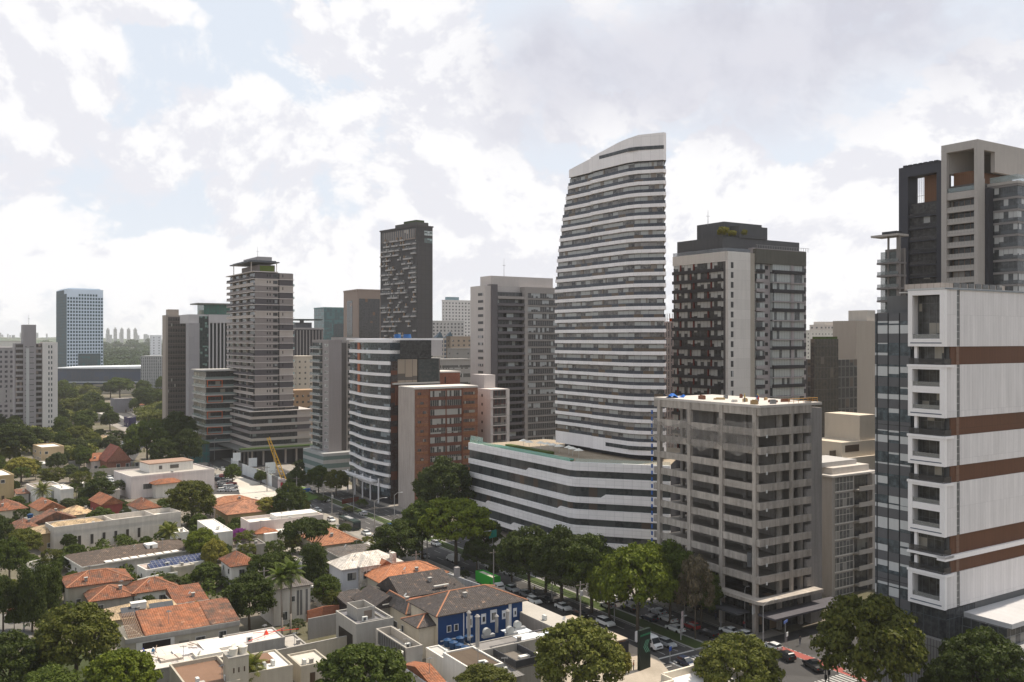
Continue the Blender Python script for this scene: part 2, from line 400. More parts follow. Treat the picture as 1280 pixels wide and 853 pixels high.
def asphalt():
    m, t = newmat('asphalt'); uvn = t.n('ShaderNodeUVMap').outputs[0]
    sx = t.n('ShaderNodeSeparateXYZ', {0: uvn})
    a = t.noise(uvn, .25, 6, .6); b = t.noise(t.comb(t.m('MULTIPLY', sx.outputs[0], .8), t.m('MULTIPLY', sx.outputs[1], .03)), 1.0, 4, .6); g = t.noise(uvn, 6.0, 3, .6)
    f = t.m('ADD', .4, t.m('ADD', t.m('MULTIPLY', a, .5), t.m('ADD', t.m('MULTIPLY', b, .5), t.m('MULTIPLY', g, .3))))
    patch = t.n('ShaderNodeTexVoronoi', {'Vector': uvn, 'Scale': .11}, distance='CHEBYCHEV').outputs['Color']
    pv = t.n('ShaderNodeSeparateXYZ', {0: patch}).outputs[0]
    f = t.m('MULTIPLY', f, t.m('ADD', .88, t.m('MULTIPLY', t.m('GREATER_THAN', pv, .75), .28)))
    c = t.n('ShaderNodeVectorMath', {0: (.056, .053, .052), 'Scale': f}, operation='SCALE').outputs[0]
    finish(t, c, .85, spec=.3); return m
MA = asphalt()
MSW = plain((.27, .245, .215), .9, .3, .1, panel=(2.0, 2.0, .08, .25), key='paving')
MPT = plain((.42, .41, .39), .8, .5, .1, key='road_paint'); MYP = plain((.55, .36, .06), .7, .3, .1, key='yellow_paint')
MGR = foliage((.055, .085, .022), 'grass', .6)
# avenue along the grid, its cross street and the side streets of the house quarter
gmesh('sidewalk', [(109, 115, 126, 900), (139.3, 147, 126, 900), (109, 115, -60, 106), (139.3, 146, -60, 106)], MSW, .03, h=.12)
gmesh('road', [(115, 139.3, -80, 126), (115, 125, 126, 900), (129.2, 139.3, 126, 900)], MA, .012)
gmesh('cross_street', [(139.3, 420, 106, 126), (40, 115, 106, 126)], MA, .014)
gmesh('median', [(125, 129.2, 128.5, 420), (125, 129.2, -60, 103), (125, 129.2, 436, 900)], plain((.3, .29, .27), .9, key='kerb_stone'), .012, h=.14)
gmesh('grass_strip', [(125.3, 128.9, 129, 419.5), (125.3, 128.9, -60, 102.5)], plain((.05, .07, .022), .95, .6, .1, key='lawn'), .156)
lm = []
for v in np.arange(130, 420, 8.0):
    for u in (118.4, 121.7, 132.5, 135.9): lm.append((u-.07, u+.07, v, v+3.6))
gmesh('road_marking', lm+[(115.3, 115.45, 128, 900), (124.5, 124.65, 131, 420), (129.6, 129.75, 131, 420), (138.9, 139.05, 128, 420)], MPT, .018)
gmesh('road_marking', [(115.4, 124.8, 128.6, 129.1)]+[(116.2+k*.95, 116.7+k*.95, 123.0, 126.6) for k in range(9)]+[(129.6+k*.95, 130.1+k*.95, 123.6, 127.2) for k in range(10)], MPT, .022)
gmesh('road_marking', [(115.5+k*.95, 116.0+k*.95, 101.5, 105.5) for k in range(25)], MPT, .022)
gmesh('road_marking', [(139.2, 143.4, 107.2, 107.4)]+[(143.5+.01*k, 147.5, 108.2+k*1.3, 108.8+k*1.3) for k in range(4)]+[(112.5, 114.6, 107.2+k*1.2, 107.8+k*1.2) for k in range(9)], MPT, .022)
gmesh('cycle_lane', [(138.4, 140.7, 100, 124.5)], plain((.30, .085, .07), .8, .3, key='red_paint'), .026)
gmesh('road_marking', [(138.2, 138.35, 100.+k*1.1, 100.6+k*1.1) for k in range(22)]+[(140.75, 140.9, 100.+k*1.1, 100.6+k*1.1) for k in range(22)], MPT, .03)
# box hatching by the near kerb of the junction
gmesh('road_marking', [(111.6, 114.6, 122.0, 122.25), (111.6, 111.85, 122, 127), (111.6, 114.6, 127, 127.25), (113.2, 115.0, 124.4, 124.65)], MPT, .156)
# light paving of the forecourts
def gpoly(name, pix, mat, z=.02, kind='structure', **tg):
    mb = MB(); pts = [gp(x, y, z) for x, y in pix]
    a = sum(pts[i].x*pts[(i+1) % len(pts)].y-pts[(i+1) % len(pts)].x*pts[i].y for i in range(len(pts)))
    mb.face(pts if a > 0 else pts[::-1]); return mb.build(name, mat, kind=kind, **tg)
MPLZ = plain((.50, .46, .40), .9, .3, .15, key='pale_paving')
gpoly('plaza', [(300, 596), (345, 610), (372, 628), (330, 640), (268, 640), (262, 620)], MPLZ, .19)
gpoly('plaza', [(776, 800), (822, 822), (850, 856), (700, 860), (730, 810)], plain((.36, .31, .25), .9, .4, .2, key='worn_paving'), .18)
gpoly('lawn', [(358, 606), (388, 610), (400, 622), (372, 630), (352, 620)], plain((.09, .15, .03), .95, .4, .1, key='mown_lawn'), .21)
gpoly('side_street', [(205, 520), (150, 603), (120, 640), (90, 640), (150, 575), (180, 520), (206, 497), (212, 497)], MA, .03)
gpoly('lawn', [(-60, 826), (60, 822), (150, 812), (205, 853), (230, 910), (-80, 910)], plain((.045, .055, .02), .95, .5, .1, key='undergrowth'), .025)
gpoly('side_street', [(-40, 770), (40, 765), (40, 810), (-40, 825)], plain((.17, .16, .145), .9, .3, key='side_asphalt'), .03)
gpoly('car_park', [(272, 596), (296, 604), (300, 618), (255, 618)], MA, .2)
gpoly('car_park', [(128, 596), (172, 594), (175, 610), (125, 612)], plain((.42, .36, .29), .9, .3, key='dusty_paving'), .06)
gpoly('yard', [(330, 610), (470, 668), (480, 690), (380, 700), (250, 660)], plain((.28, .25, .21), .9, .3, key='yard_paving'), .05)
# ================================================================ the towers
MW = plain((.76, .72, .71), .55, .07, .10, panel=(2.6, 9, .06, .25), key='white_panels')
MW2 = plain((.76, .73, .72), .55, .08, .12, panel=(2.4, 1.2, .07, .28), key='white_podium_panels')
MCON = plain((.34, .315, .29), .9, .22, .35, key='concrete')
MDK = plain((.035, .035, .042), .6, .2, .2, key='dark_cladding')
MGL = glaz(2.3, 3.2, .08, (.018, .018, .02), (.46, .46, .44), .5, (.11, .10, .095), .12, mid=(.27, .25, .235), drop=False, vs=.8)
MRAIL = glaz(3.1, 5.0, .05, (.028, .032, .042), (.13, .095, .07), .35, (.16, .15, .15), .2, key='glass_railing', mid=(.06, .065, .08), drop=False)
def offset_poly(poly, d):
    """move each edge of a counter-clockwise polygon inwards by d"""
    n = len(poly); out = []
    for i in range(n):
        p0, p1, p2 = Vector(poly[i-1]), Vector(poly[i]), Vector(poly[(i+1) % n])
        a = (p1-p0).normalized(); b = (p2-p1).normalized(); na = Vector((-a.y, a.x)); nb = Vector((-b.y, b.x))
        k = (na+nb); k = k/max(.35, k.length_squared/2) if k.length > 1e-4 else na
        out.append((p1.x+k.x*d, p1.y+k.y*d))
    return out
# ---- curved white apartment tower on its podium
def curved_tower():
    Y0 = 258.0; c = at(790, Y0); t = empty('apartment_tower', c, 0, 'tallest tower, white curved floor bands and a slanting crown, rising from the white banded podium', 'tower')
    d3 = Vector((.954, -.299, 0)); d1 = D1; bk = Vector((.10, .995, 0)).normalized()
    def sL(px): k = (px-CX)/F; return (k*c.y-c.x)/(d1.x-k*d1.y)
    zl = [(26, 693), (34, 692.4), (45, 692), (66, 691.8), (75, 691.6), (84, 694), (92, 698), (98, 701), (103, 704.5), (108, 708.5), (113, 710)]
    def lend(z): 
        return sL(np.interp(z, [a for a, b in zl], [b for a, b in zl]))
    kink = sL(738)
    def plan(z):
        Lz = lend(z); P = []
        V = lambda v: P.append((v.x, v.y))
        V(d1*Lz+D2*.5); V(d1*(kink+.05)+D2*.55); V(d1*kink); V(d1*6); V(d1*2.2+d3*.15); V(d3*1.8+d1*.1); V(d3*8.9); V(d3*9.7+bk*1.0)
        V(d3*9.7+bk*22); V(d1*Lz*.75+bk*19+D2*4); V(d1*Lz+D2*9); V(d1*(Lz+.5)+D2*2.5)
        return P
    z0, pit = 30.4, 3.2
    core = MB()
    for i in range(25):
        z = z0+i*pit; core.prism(offset_poly(plan(z), .8), z-.3, z+pit)
    core.prism(offset_poly(plan(28), 2.5), -.5-0, 30.2)
    core.build('wall', MDK, t)
    for i in range(25):
        z = z0+i*pit; P = plan(z)
        if i > 0: MB().prism(P, z-.5, z+.48).build('floor_band', MW, t)
        MB().prism(offset_poly(P, .55), z+.48, z+pit-.51).build('window_band', MGL, t)
        if i > 0 or True: MB().prism(offset_poly(P, .18), z+.47, z+1.4).build('railing', MRAIL, t)
        mb = MB()                                      # piers between the flats, behind the railing
        Q = offset_poly(P, .42)
        for a, b in ((0, 1), (2, 3), (5, 6)):
            pa, pb = Vector(Q[a]), Vector(Q[b]); ln = (pb-pa).length; k = max(1, int(ln/6.5)); dd = (pb-pa).normalized(); nn = Vector((-dd.y, dd.x))
            for j in range(k):
                if rnd.random() < .75:
                    o = pa+dd*(ln*(j+.5+rnd.uniform(-.2, .2))/k); w_ = rnd.uniform(.3, 1.5); mb = MB()
                    mb.prism([tuple(o), tuple(o+dd*w_), tuple(o+dd*w_+nn*.3), tuple(o+nn*.3)], z+.5, z+pit-.5)
                    mb.build('pier', plain((.22, .19, .165), .7, .2), t)
    P = plan(28); MB().prism(P, [27.2]*12, [30.9]*12).build('base_band', MW, t)
    Q = offset_poly(plan(29), -.03); a, b = Vector(Q[3]), Vector(Q[3])
    # slit window cut in the base band and in the crown
    def slit(s0, s1, za, zb, nm):
        m2 = MB(); p0 = d1*s0-D2*.04; p1 = d1*s1-D2*.04; e = Vector((.954, -.299, 0)); r1 = e*9.0+Vector((-.02, -.05, 0)); cn = d1*1.2-D2*.06; cn2 = e*1.6+Vector((-.05, -.08, 0))
        pts = [p0, cn, cn2, r1]
        for q0, q1 in zip(pts[:-1], pts[1:]):
            m2.face([(q0.x, q0.y, za), (q1.x, q1.y, za), (q1.x, q1.y, zb), (q0.x, q0.y, zb)])
        m2.build(nm, glaz(2, 9, .08, (.02, .025, .03), (.1, .1, .1), 0.0, (.1, .1, .1), .15), t)
    slit(sL(757), 0, 28.6, 29.7, 'slit_window')
    # crown: panels with a slanting top edge
    P = plan(111.5); tops = []
    Lz = lend(112)
    for (x, y) in P:
        s = Vector((x, y, 0)).dot(d1)/Lz
        q_ = Vector((x, y, 0)).dot(d1); tops.append(float(np.interp(q_, [-3, 0, 2, 6, 30, 40], [117.9, 117.4, 117.1, 116.7, 112.7, 112.5])))
    inner = offset_poly(P, .35)
    cr = MB()
    n = len(P)
    for i in range(n):
        j = (i+1) % n
        cr.face([(P[i][0], P[i][1], 110.2), (P[j][0], P[j][1], 110.2), (P[j][0], P[j][1], tops[j]), (P[i][0], P[i][1], tops[i])])
        cr.face([(inner[j][0], inner[j][1], 110.2), (inner[i][0], inner[i][1], 110.2), (inner[i][0], inner[i][1], tops[i]), (inner[j][0], inner[j][1], tops[j])])
        cr.face([(P[i][0], P[i][1], tops[i]), (P[j][0], P[j][1], tops[j]), (inner[j][0], inner[j][1], tops[j]), (inner[i][0], inner[i][1], tops[i])])
    cr.build('crown', MW, t)
    MB().prism(offset_poly(P, .3), 110.2, 110.6).build('roof', MCON, t)
    slit(sL(749), 0, 113.3, 114.3, 'slit_window')
curved_tower()
# ---- its podium with the pool terrace
def podium():
    Y0 = 250.0; c = at(714, Y0); t = empty('office_podium', c, 0, 'low office block of white bands and dark glass with a pool terrace on top', 'building')
    d3 = Vector((.954, -.299, 0)); k = (585.5-CX)/F; L1 = (k*c.y-c.x)/(D1.x-k*D1.y); R1 = 27.0
    bk = Vector((.3, .954, 0))
    pl = [d1_ for d1_ in (D1*L1, D1*1.2, d3*1.2, d3*R1)]
    full = [tuple((p.x, p.y)) for p in pl]+[tuple((d3*R1+bk*46).xy), tuple((D1*L1+D2*30).xy)]
    MB().prism(offset_poly(full, 1.0), 2.0, 25.6).build('wall', MDK, t)
    MB().prism(offset_poly(full, 2.6), -.5, 2.2).build('ground_floor', glaz(1.8, 4, .1, (.015, .017, .02), (.3, .25, .18), .2, (.06, .06, .06), .1), t)
    seg = [(pl[1]-pl[0]).length, (pl[2]-pl[1]).length, (pl[3]-pl[2]).length]; cum = [0, seg[0], seg[0]+seg[1], sum(seg)]
    def P(s, off):
        for i in range(3):
            if s <= cum[i+1]+1e-6:
                a = pl[i]+(pl[i+1]-pl[i])*((s-cum[i])/seg[i]); break
        n1 = Vector((D2.x, D2.y, 0)); n3 = Vector((.299, .954, 0)); 
        f_ = min(1, max(0, (s-cum[1]+.6)/(seg[1]+1.2))); nn = (n1*(1-f_)+n3*f_).normalized(); return a+nn*off
    def strip(name, mat, prof, off0=0.0, off1=.9, parent=t):
        """prof: list of (s, zbottom, ztop)"""
        mb = MB()
        for (s0, a0, b0), (s1, a1, b1) in zip(prof[:-1], prof[1:]):
            p0, p1, q0, q1 = P(s0, off0), P(s1, off0), P(s0, off1), P(s1, off1)
            v = [(p0.x, p0.y, a0), (p1.x, p1.y, a1), (p1.x, p1.y, b1), (p0.x, p0.y, b0), (q0.x, q0.y, a0), (q1.x, q1.y, a1), (q1.x, q1.y, b1), (q0.x, q0.y, b0)]
            b = len(mb.v); mb.v += v; mb.f += [(b, b+1, b+2, b+3), (b+3, b+2, b+6, b+7), (b+1, b, b+4, b+5), (b+1, b+5, b+6, b+2), (b, b+3, b+7, b+4)]
        return mb.build(name, mat, parent)
    def sp(px):
        k_ = (px-CX)/F
        if px < 714: return L1-(k_*c.y-c.x)/(D1.x-k_*D1.y)
        return cum[2]+(k_*c.y-c.x)/(d3.x-k_*d3.y)
    tops = [24.0, 19.63, 15.26, 10.89, 6.52]; trans = [657, 745, 696, 606, 638]
    mg = glaz(2.4, 30, .10, (.018, .022, .025), (.11, .085, .07), .16, (.035, .035, .04), .12, mid=(.075, .08, .08), key='office_glass', wav=.02, drop=False)  # the brown panes are reflections painted into the glass colour
    zb_prev = None
    S_all = lambda tr: sorted(set([0, sp(tr), sp(tr)+1.4, cum[1], cum[2], cum[3]]))
    def zbot(k_, s):
        a = tops[k_]-2.75; b = tops[k_]-1.85; st = sp(trans[k_]); return a if s <= st+1e-4 else (b if s >= st+1.39 else a+(b-a)*(s-st)/1.4)
    strip('white_band', MW2, [(0, 24.0, 26.3), (cum[1], 24.0, 26.3), (cum[2], 24.0, 26.3), (cum[3], 24.0, 26.3)])
    for i in range(5):
        zt2 = tops[i+1] if i < 4 else 2.4
        ss = S_all(trans[i])
        strip('white_band', MW2, [(s, zt2, zbot(i, s)) for s in ss])
        strip('window_band', mg, [(s, tops[i]-2.9, tops[i]+.02) for s in (0, cum[1], cum[2], cum[3])], .45, .95)
    MB().prism(offset_poly(full, .9), 25.5, 25.72).build('terrace', plain((.33, .27, .2), .8, .2, .1, panel=(1.5, .3, .04, .3), key='deck'), t)
    def lq(s0, s1, o0, o1): a, b, cc, d = D1*s0+D2*o0, D1*s1+D2*o0, D1*s1+D2*o1, D1*s0+D2*o1; return [(d.x, d.y), (cc.x, cc.y), (b.x, b.y), (a.x, a.y)]
    mwat, tt = newmat('pool_water'); finish(tt, (.03, .30, .22), .04, spec=.8, bump=tt.noise(tt.n('ShaderNodeUVMap').outputs[0], .8, 3), bs=.15)
    p = MB().prism(lq(6, 46, 1.6, 5.4)[::1], 25.7, 26.15).build('pool', plain((.12, .38, .30), .4, .2, key='pool_tiles'), t)
    MB().prism(lq(6.3, 45.7, 1.9, 5.1), 26.1, 26.17).build('water', mwat, p)
    for (a, b) in ((1, L1-.3),):
        MB().prism(lq(a, b, .35, .41), 26.3, 27.3).build('railing', clearglass((.35, .6, .5), .45), t)
    MB().prism(lq(48, L1-.5, .5, .56), 27.3, 28.6).build('railing', clearglass((.5, .7, .65), .35), t)
    strip('railing', clearglass((.45, .6, .55), .4), [(cum[2]-.2, 26.3, 27.3), (cum[3], 26.3, 27.3)], .3, .36)
    MB().prism(lq(.5, 47, .5, 1.2), 26.2, 26.55).build('planter', foliage((.06, .10, .03), 'hedge_leaves'), t)
    MB().prism(lq(20, 44, 6.5, 8.5), 25.7, 26.5).build('planter', foliage((.09, .12, .03), 'hedge_leaves'), t)
    for i in range(9):
        s_, o_ = 10+i*3.6+rnd.uniform(-.5, .5), 9.5+rnd.uniform(0, 4); q = D1*s_+D2*o_
        MB().cyl(q.x, q.y, 25.7, 27.9, .05).cyl(q.x, q.y, 27.8, 28.4, 1.5, .1).build('parasol', plain((.7, .68, .62), .8), t)
podium()
# ---- parking frame of raw concrete
def parking_frame():
    b = B('unfinished_building', 'raw concrete frame of open floors with torn netting, standing at the street corner', 818.5, 950, 1013, 184.0, H=46.6)
    L, Rr = b.L, b.Rr; X1 = b.sr(1027)
    MC1 = plain((.37, .33, .29), .95, .5, .8, panel=(4.2, 60, .05, .25), key='raw_concrete'); MC2 = plain((.28, .26, .245), .95, .3, .4, key='rough_concrete'); MIN = plain((.32, .29, .26), .95, .5, .4, key='inner_concrete')
    tops = [46.6, 41.8, 38.1, 34.4, 30.6, 26.9, 23.2, 19.5, 15.8, 12.0]
    for i, z in enumerate(tops):
        hb = 2.1 if i == 0 else 1.45; sl = 1.2 if i else 0
        MB().box(.02, Rr+3, .02, L-.02, z-hb+.02, z-hb+.37).build('floor_slab', MIN, b.root)
        mb = MB(); pr = .35 if i % 2 else .2
        mb.box(-pr, .25, -.3, L, z-hb, z); mb.box(.25, Rr, -.3, .2, z-hb, z)
        if i > 0:   # the sloping ramp soffit seen behind the parapet
            mb.box(.3, 1.2, .5, L-.5, z-hb, z-hb+.5)
        mb.build('parapet', MC1, b.root)
    MB().box(-.3, Rr+3.2, -.4, L, 46.1, 46.62).build('roof', plain((.5, .46, .42), .9, .3, key='screed'), b.root)
    # the canopy slab over the street
    o = MB(); o.prism([(-2.6, -1.6), (-1.9, -2.6), (Rr+1, -2.6), (Rr+1, 0), (0, 0), (0, L), (-2.6, L)], 7.1, 7.75); o.build('canopy', MC1, b.root)
    sl_ = [b.sl(p) for p in (947, 905, 865, 827)]
    for s in sl_:
        MB().box(-.5, .35, s+.05, s+1.0, -.3, 46.0).build('column', MC1, b.root)
        for y2 in (6.5, 13): MB().box(y2, y2+.8, s, s+.8, -.3, 46).build('column', MIN, b.root)
    for s in (b.sr(989)-.3,): MB().box(s, s+.6, -.33, .3, 7.7, 46).build('column', MC1, b.root)
    # stair core and rear wall on the right
    MB().box(Rr+.02, X1, -.1, L*.6, -.3, 45.4).build('stair_core', MC2, b.root)
    for i in range(11):
        z = 8+i*3.7; MB().box(Rr-1.2, Rr+.02+.1, -.2, 0.6, z, z+1.9).build('wall_panel', MC2, b.root)
    MB().box(9, Rr+1, 4, L-5, 0, 45).build('core_wall', MIN, b.root)
    MB().box(9.5, Rr+2, L-4.5, L-.2, 20, 45.4).build('core_wall', MC2, b.root)
    # ground floor shops, dark
    MB().box(1.5, Rr+3, 1.5, L-.5, -.3, 7.0).build('shop_front', glaz(2.2, 3.6, .12, (.012, .012, .014), (.25, .18, .12), .12, (.05, .05, .05), .2), b.root)
    MB().box(-1.2, Rr+6, -5.0, -.5, 4.5, 4.9).build('awning', plain((.09, .085, .095), .8), b.root)
    MB().box(-4.6, -.7, 2, L-2, 4.4, 4.75).build('awning', plain((.06, .06, .065), .8), b.root)
    # netting: rumpled sheet over the second and third floors
    m, t = newmat('netting'); uvn = t.n('ShaderNodeUVMap').outputs[0]
    finish(t, (.30, .275, .25), .9, alpha=t.m('ADD', .26, t.m('MULTIPLY', t.ramp(t.noise(uvn, .35, 4, .6), .35, .65), .26)))
    mb = MB(); n = 60
    for i in range(n):
        def q(k, top):
            s = .8+(L-1)*k/n; sag = 2.6*math.sin(math.pi*((k/n*3) % 1))+.25*math.sin(k*.9)
            return (-.75-.25*math.sin(k*1.7), s, (42.4-sag*.75 if k > 20 else 43.4-sag*.2) if top else 37.9-.75*sag)
        mb.face([q(i, 0), q(i, 1), q(i+1, 1), q(i+1, 0)])
    mb.build('netting', m, b.root)
    mb = MB()
    for k in range(26): mb.box(-.9, -.75, L-.2+.0, L+.25, 4+k*1.55, 4.9+k*1.55)
    mb.build('safety_strip', plain((.03, .10, .32), .6, key='blue_sheet'), b.root)
    MB().box(-.4, .1, 1.9, 3.1, 13.5, 16.4).build('hoist_door', plain((.09, .09, .09), .6), b.root)
    for s in (1.4,):
        for i in range(9): MB().box(s, s+.35, -.45, -.32, 10.2+i*3.72, 10.8+i*3.72).build('lamp_box', plain((.6, .6, .58), .5), b.root)
    return b
PK = parking_frame()
# ---- white stacked office block with timber belts, and its glass wing
def stacked():
    b = B('office_building', 'white ribbed block of stacked boxes with brown timber belts, at the right edge', 1137, 1181, 1281, 150.0, ytop=362)
    L = b.L; X1 = 46.0; rt = b.root
    MWR = plain((.62, .59, .58), .6, .10, .22, panel=(.8, 8, .05, .22), key='ribbed_white'); MWF = plain((.74, .71, .70), .5, .05, .08, key='white_render'); MDW = plain((.105, .044, .022), .55, .18, .06, panel=(.5, 9, .04, .5), key='timber_cladding')
    Z = lambda y: CAMH+(HY-y)*150/F
    # levels (pixel rows at the corner): box tops and bottoms
    boxes = [(362, 433.5), (456.5, 523), (546, 584), (605, 672), (719, 763)]; belts = [(433.5, 456.5), (523, 546), (584, 605), (672, 696), (702, 719)]
    gla = glaz(1.3, 3.3, .06, (.03, .028, .024), (.33, .30, .25), .3, (.10, .10, .10), .15)
    MB().box(1.9, X1, .35, 12, -.3, Z(362)-.6).build('wall', plain((.12, .12, .12), .8), rt)
    for a, c in boxes:
        z1, z0 = Z(a), Z(c); nf = 1 if (c-a) < 50 else 2
        # the side wall, split around the slot window
        MB().box(4.35, X1, 0, .35, z0, z1).build('side_wall', MWR, rt)
        MB().box(.4, 3.45, 0, .35, z0, z1).build('side_wall', MWR, rt)
        MB().box(3.46, 4.34, .12, .3, z0, z1).build('slot_window', glaz(.44, 1.2, .09, (.03, .035, .04), (.1, .1, .1), 0, (.4, .39, .38), .2), rt)
        fr = MB(); fr.box(0, 1.9, 0, L, z1-.75, z1+.0) if nf > 9 else None
        T = .8
        fr.box(-.25, .4, -.15, L+.15, z1-.8, z1); fr.box(-.25, .4, -.15, L+.15, z0, z0+1.3)
        fr.box(-.25, .4, -.15, .75, z0+1.3, z1-.8); fr.box(-.25, .4, L-.65, L+.15, z0+1.3, z1-.8)
        fr.box(.41, 2.0, .36, L, z1-.3, z1-.01); fr.box(.41, 2.0, .36, L, z0, z0+.3); fr.box(.41, 2.0, L-.3, L+.1, z0+.3, z1-.3)
        if nf == 2 and a > 400: zm = (z0+z1)/2+.2; fr.box(-.22, .4, .75, L-.65, zm-.55, zm+.55); fr.box(.41, 2, .4, L-.3, zm-.2, zm+.2)
        fr.build('box_frame', MWF, rt)
        fr2 = MB(); fr2.box(-.27, -.24, .4, L-.3, z0+.5, z0+.68); fr2.build('drain_slot', plain((.10, .12, .15), .5), rt)
        zs = [(z0+1.3, z1-.8)] if not (nf == 2 and a > 400) else [(z0+1.3, zm-.55), (zm+.55, z1-.8)]
        for (q0, q1) in zs:
            MB().box(1.75, 1.9, .75, L-.65, q0, q1).build('window', gla, rt)
            MB().box(-.1, -.04, .8, L-.7, q0-.02, q0+.75).build('railing', clearglass((.25, .25, .24), .6), rt)
    for a, c in belts:
        z1, z0 = Z(a), Z(c)
        MB().box(1.9, X1, .2, .37, z0-.05, z1+.05).build('timber_belt', MDW, rt)
        MB().box(.1, .55, L-1.3, L-.8, z0, z1).build('post', MWF, rt)
        MB().box(1.2, 1.35, .9, L-.5, z0, z1).build('window', gla, rt)
        MB().box(-.2, -.14, .1, L, z0, z0+1.05).box(-.14, 1.85, .0, .06, z0, z0+1.05).build('railing', clearglass((.045, .045, .05), .55), rt)
        lg = MB(); lg.box(-.35, 2.2, -.3, L+.3, z0-.42, z0-.02) if a != 584 else lg.box(-.35, 2.2, -.3, L+.3, z0-.42, z0-.02)
        lg.build('ledge', MWF, rt)
        MB().box(3.46, 4.34, .14, .198, z0, z1).build('slot_window', plain((.17, .10, .07), .5, panel=(.44, 1.2, .09, .4)), rt)
    MB().box(-.35, X1, -.3, 1.2, Z(702)-.0, Z(696)).build('ledge', MWF, rt)
    MB().box(0, X1, .36, L+2, Z(362)-.3, Z(362)-.1).build('roof', plain((.45, .44, .42), .8), rt)
    pr = MB(); pr.box(-.3, X1, -.2, .3, Z(362), Z(359.5)); pr.box(-.3, .2, .3, L+.2, Z(362), Z(359.5)); pr.build('parapet', plain((.45, .45, .45), .6), rt)
    MB().box(-.31, X1, -.23, -.205, Z(361.5), Z(360)).build('gutter', plain((.16, .18, .2), .4), rt)
    ph = MB().box(2.5, 22, 2.2, 9, Z(360), Z(352)).build('roof_pavilion', plain((.33, .29, .26), .8, panel=(1.2, 9, .1, .4)), rt)
    for i in range(7): link('window', boxmesh(1.8, .08, .9, glaz(.9, 2, .06, (.05, .05, .05), (.3, .28, .25), .3), 'window'), ph, (6+i*2.2, 2.1, Z(358)))
    # lobby and street floors under the boxes
    MB().box(.5, 9, .1, L+6, -.3, Z(765)).build('lobby', glaz(1.4, 3.4, .09, (.02, .022, .026), (.25, .22, .18), .2, (.05, .06, .07), .1), rt)
    MB().box(-.6, 8.8, -.4, L+6.2, -.3, Z(802)).build('plank_screen', plain((.22, .21, .20), .8, .2, .3, panel=(.55, 9, .12, .5), key='plank_screen'), rt)
    MB().box(5.0, 34, -7.5, .1, Z(800), Z(778)).build('entrance_hall', glaz(1.5, 4, .1, (.03, .032, .035), (.25, .24, .22), .25, (.12, .13, .14), .1), rt)
    MB().box(5.6, 34.4, -8.0, .12, Z(778), Z(772)).build('entrance_roof', plain((.45, .44, .44), .6), rt)
    MB().box(4.2, 34, -9.5, -.3, -.3, Z(800)).build('entrance_base', plain((.3, .29, .28), .7, panel=(1.6, .9, .05, .3)), rt)
    MB().box(14, 34, -15, -8.2, Z(790), Z(786.5)).build('entrance_canopy', MWF, rt)
    for s_ in (14.4, 22, 30): MB().box(s_, s_+.3, -14.6, -14.3, -.3, Z(790)).build('canopy_post', plain((.25, .25, .25), .6), rt)
    # glass wing
    b2 = B('office_building', 'dark glass wing with pale blinds, joined to the left of the white stacked block', 1093.5, 1139, 1150, 155.5, ytop=391)
    Lg = b2.L; H = b2.H; r2 = b2.root
    MB().box(.3, 12, 0, Lg, -.3, H-.1).build('wall', plain((.07, .08, .09), .6), r2)
    k = 155.5/F
    Zg = lambda y: CAMH+(HY-y)*k
    mgl = glaz(2.2, 2.4, .09, (.03, .038, .045), (.56, .57, .57), .62, (.035, .04, .045), .10, mid=(.10, .125, .14), key='wing_glass', wav=.02); msp = plain((.10, .10, .105), .5, .1, .05, panel=(2.2, 9, .09, .7), key='grey_spandrel')
    for i in range(14):
        y = 401+i*27.9
        MB().box(.02, .28, .02, Lg-.02, Zg(y+16), Zg(y)).build('window_band', mgl, r2)
        MB().box(0, .26, 0, Lg, Zg(y+27.9)+.02, Zg(y+16)-.02).build('spandrel', msp, r2)
    MB().box(0, .26, 0, Lg, Zg(400.8), H).build('spandrel', msp, r2)
    for i in range(int(Lg/2.2)+1): MB().box(-.10, -.001, i*2.2, i*2.2+.07, 2, H).build('mullion', plain((.02, .025, .03), .4), r2)
stacked()
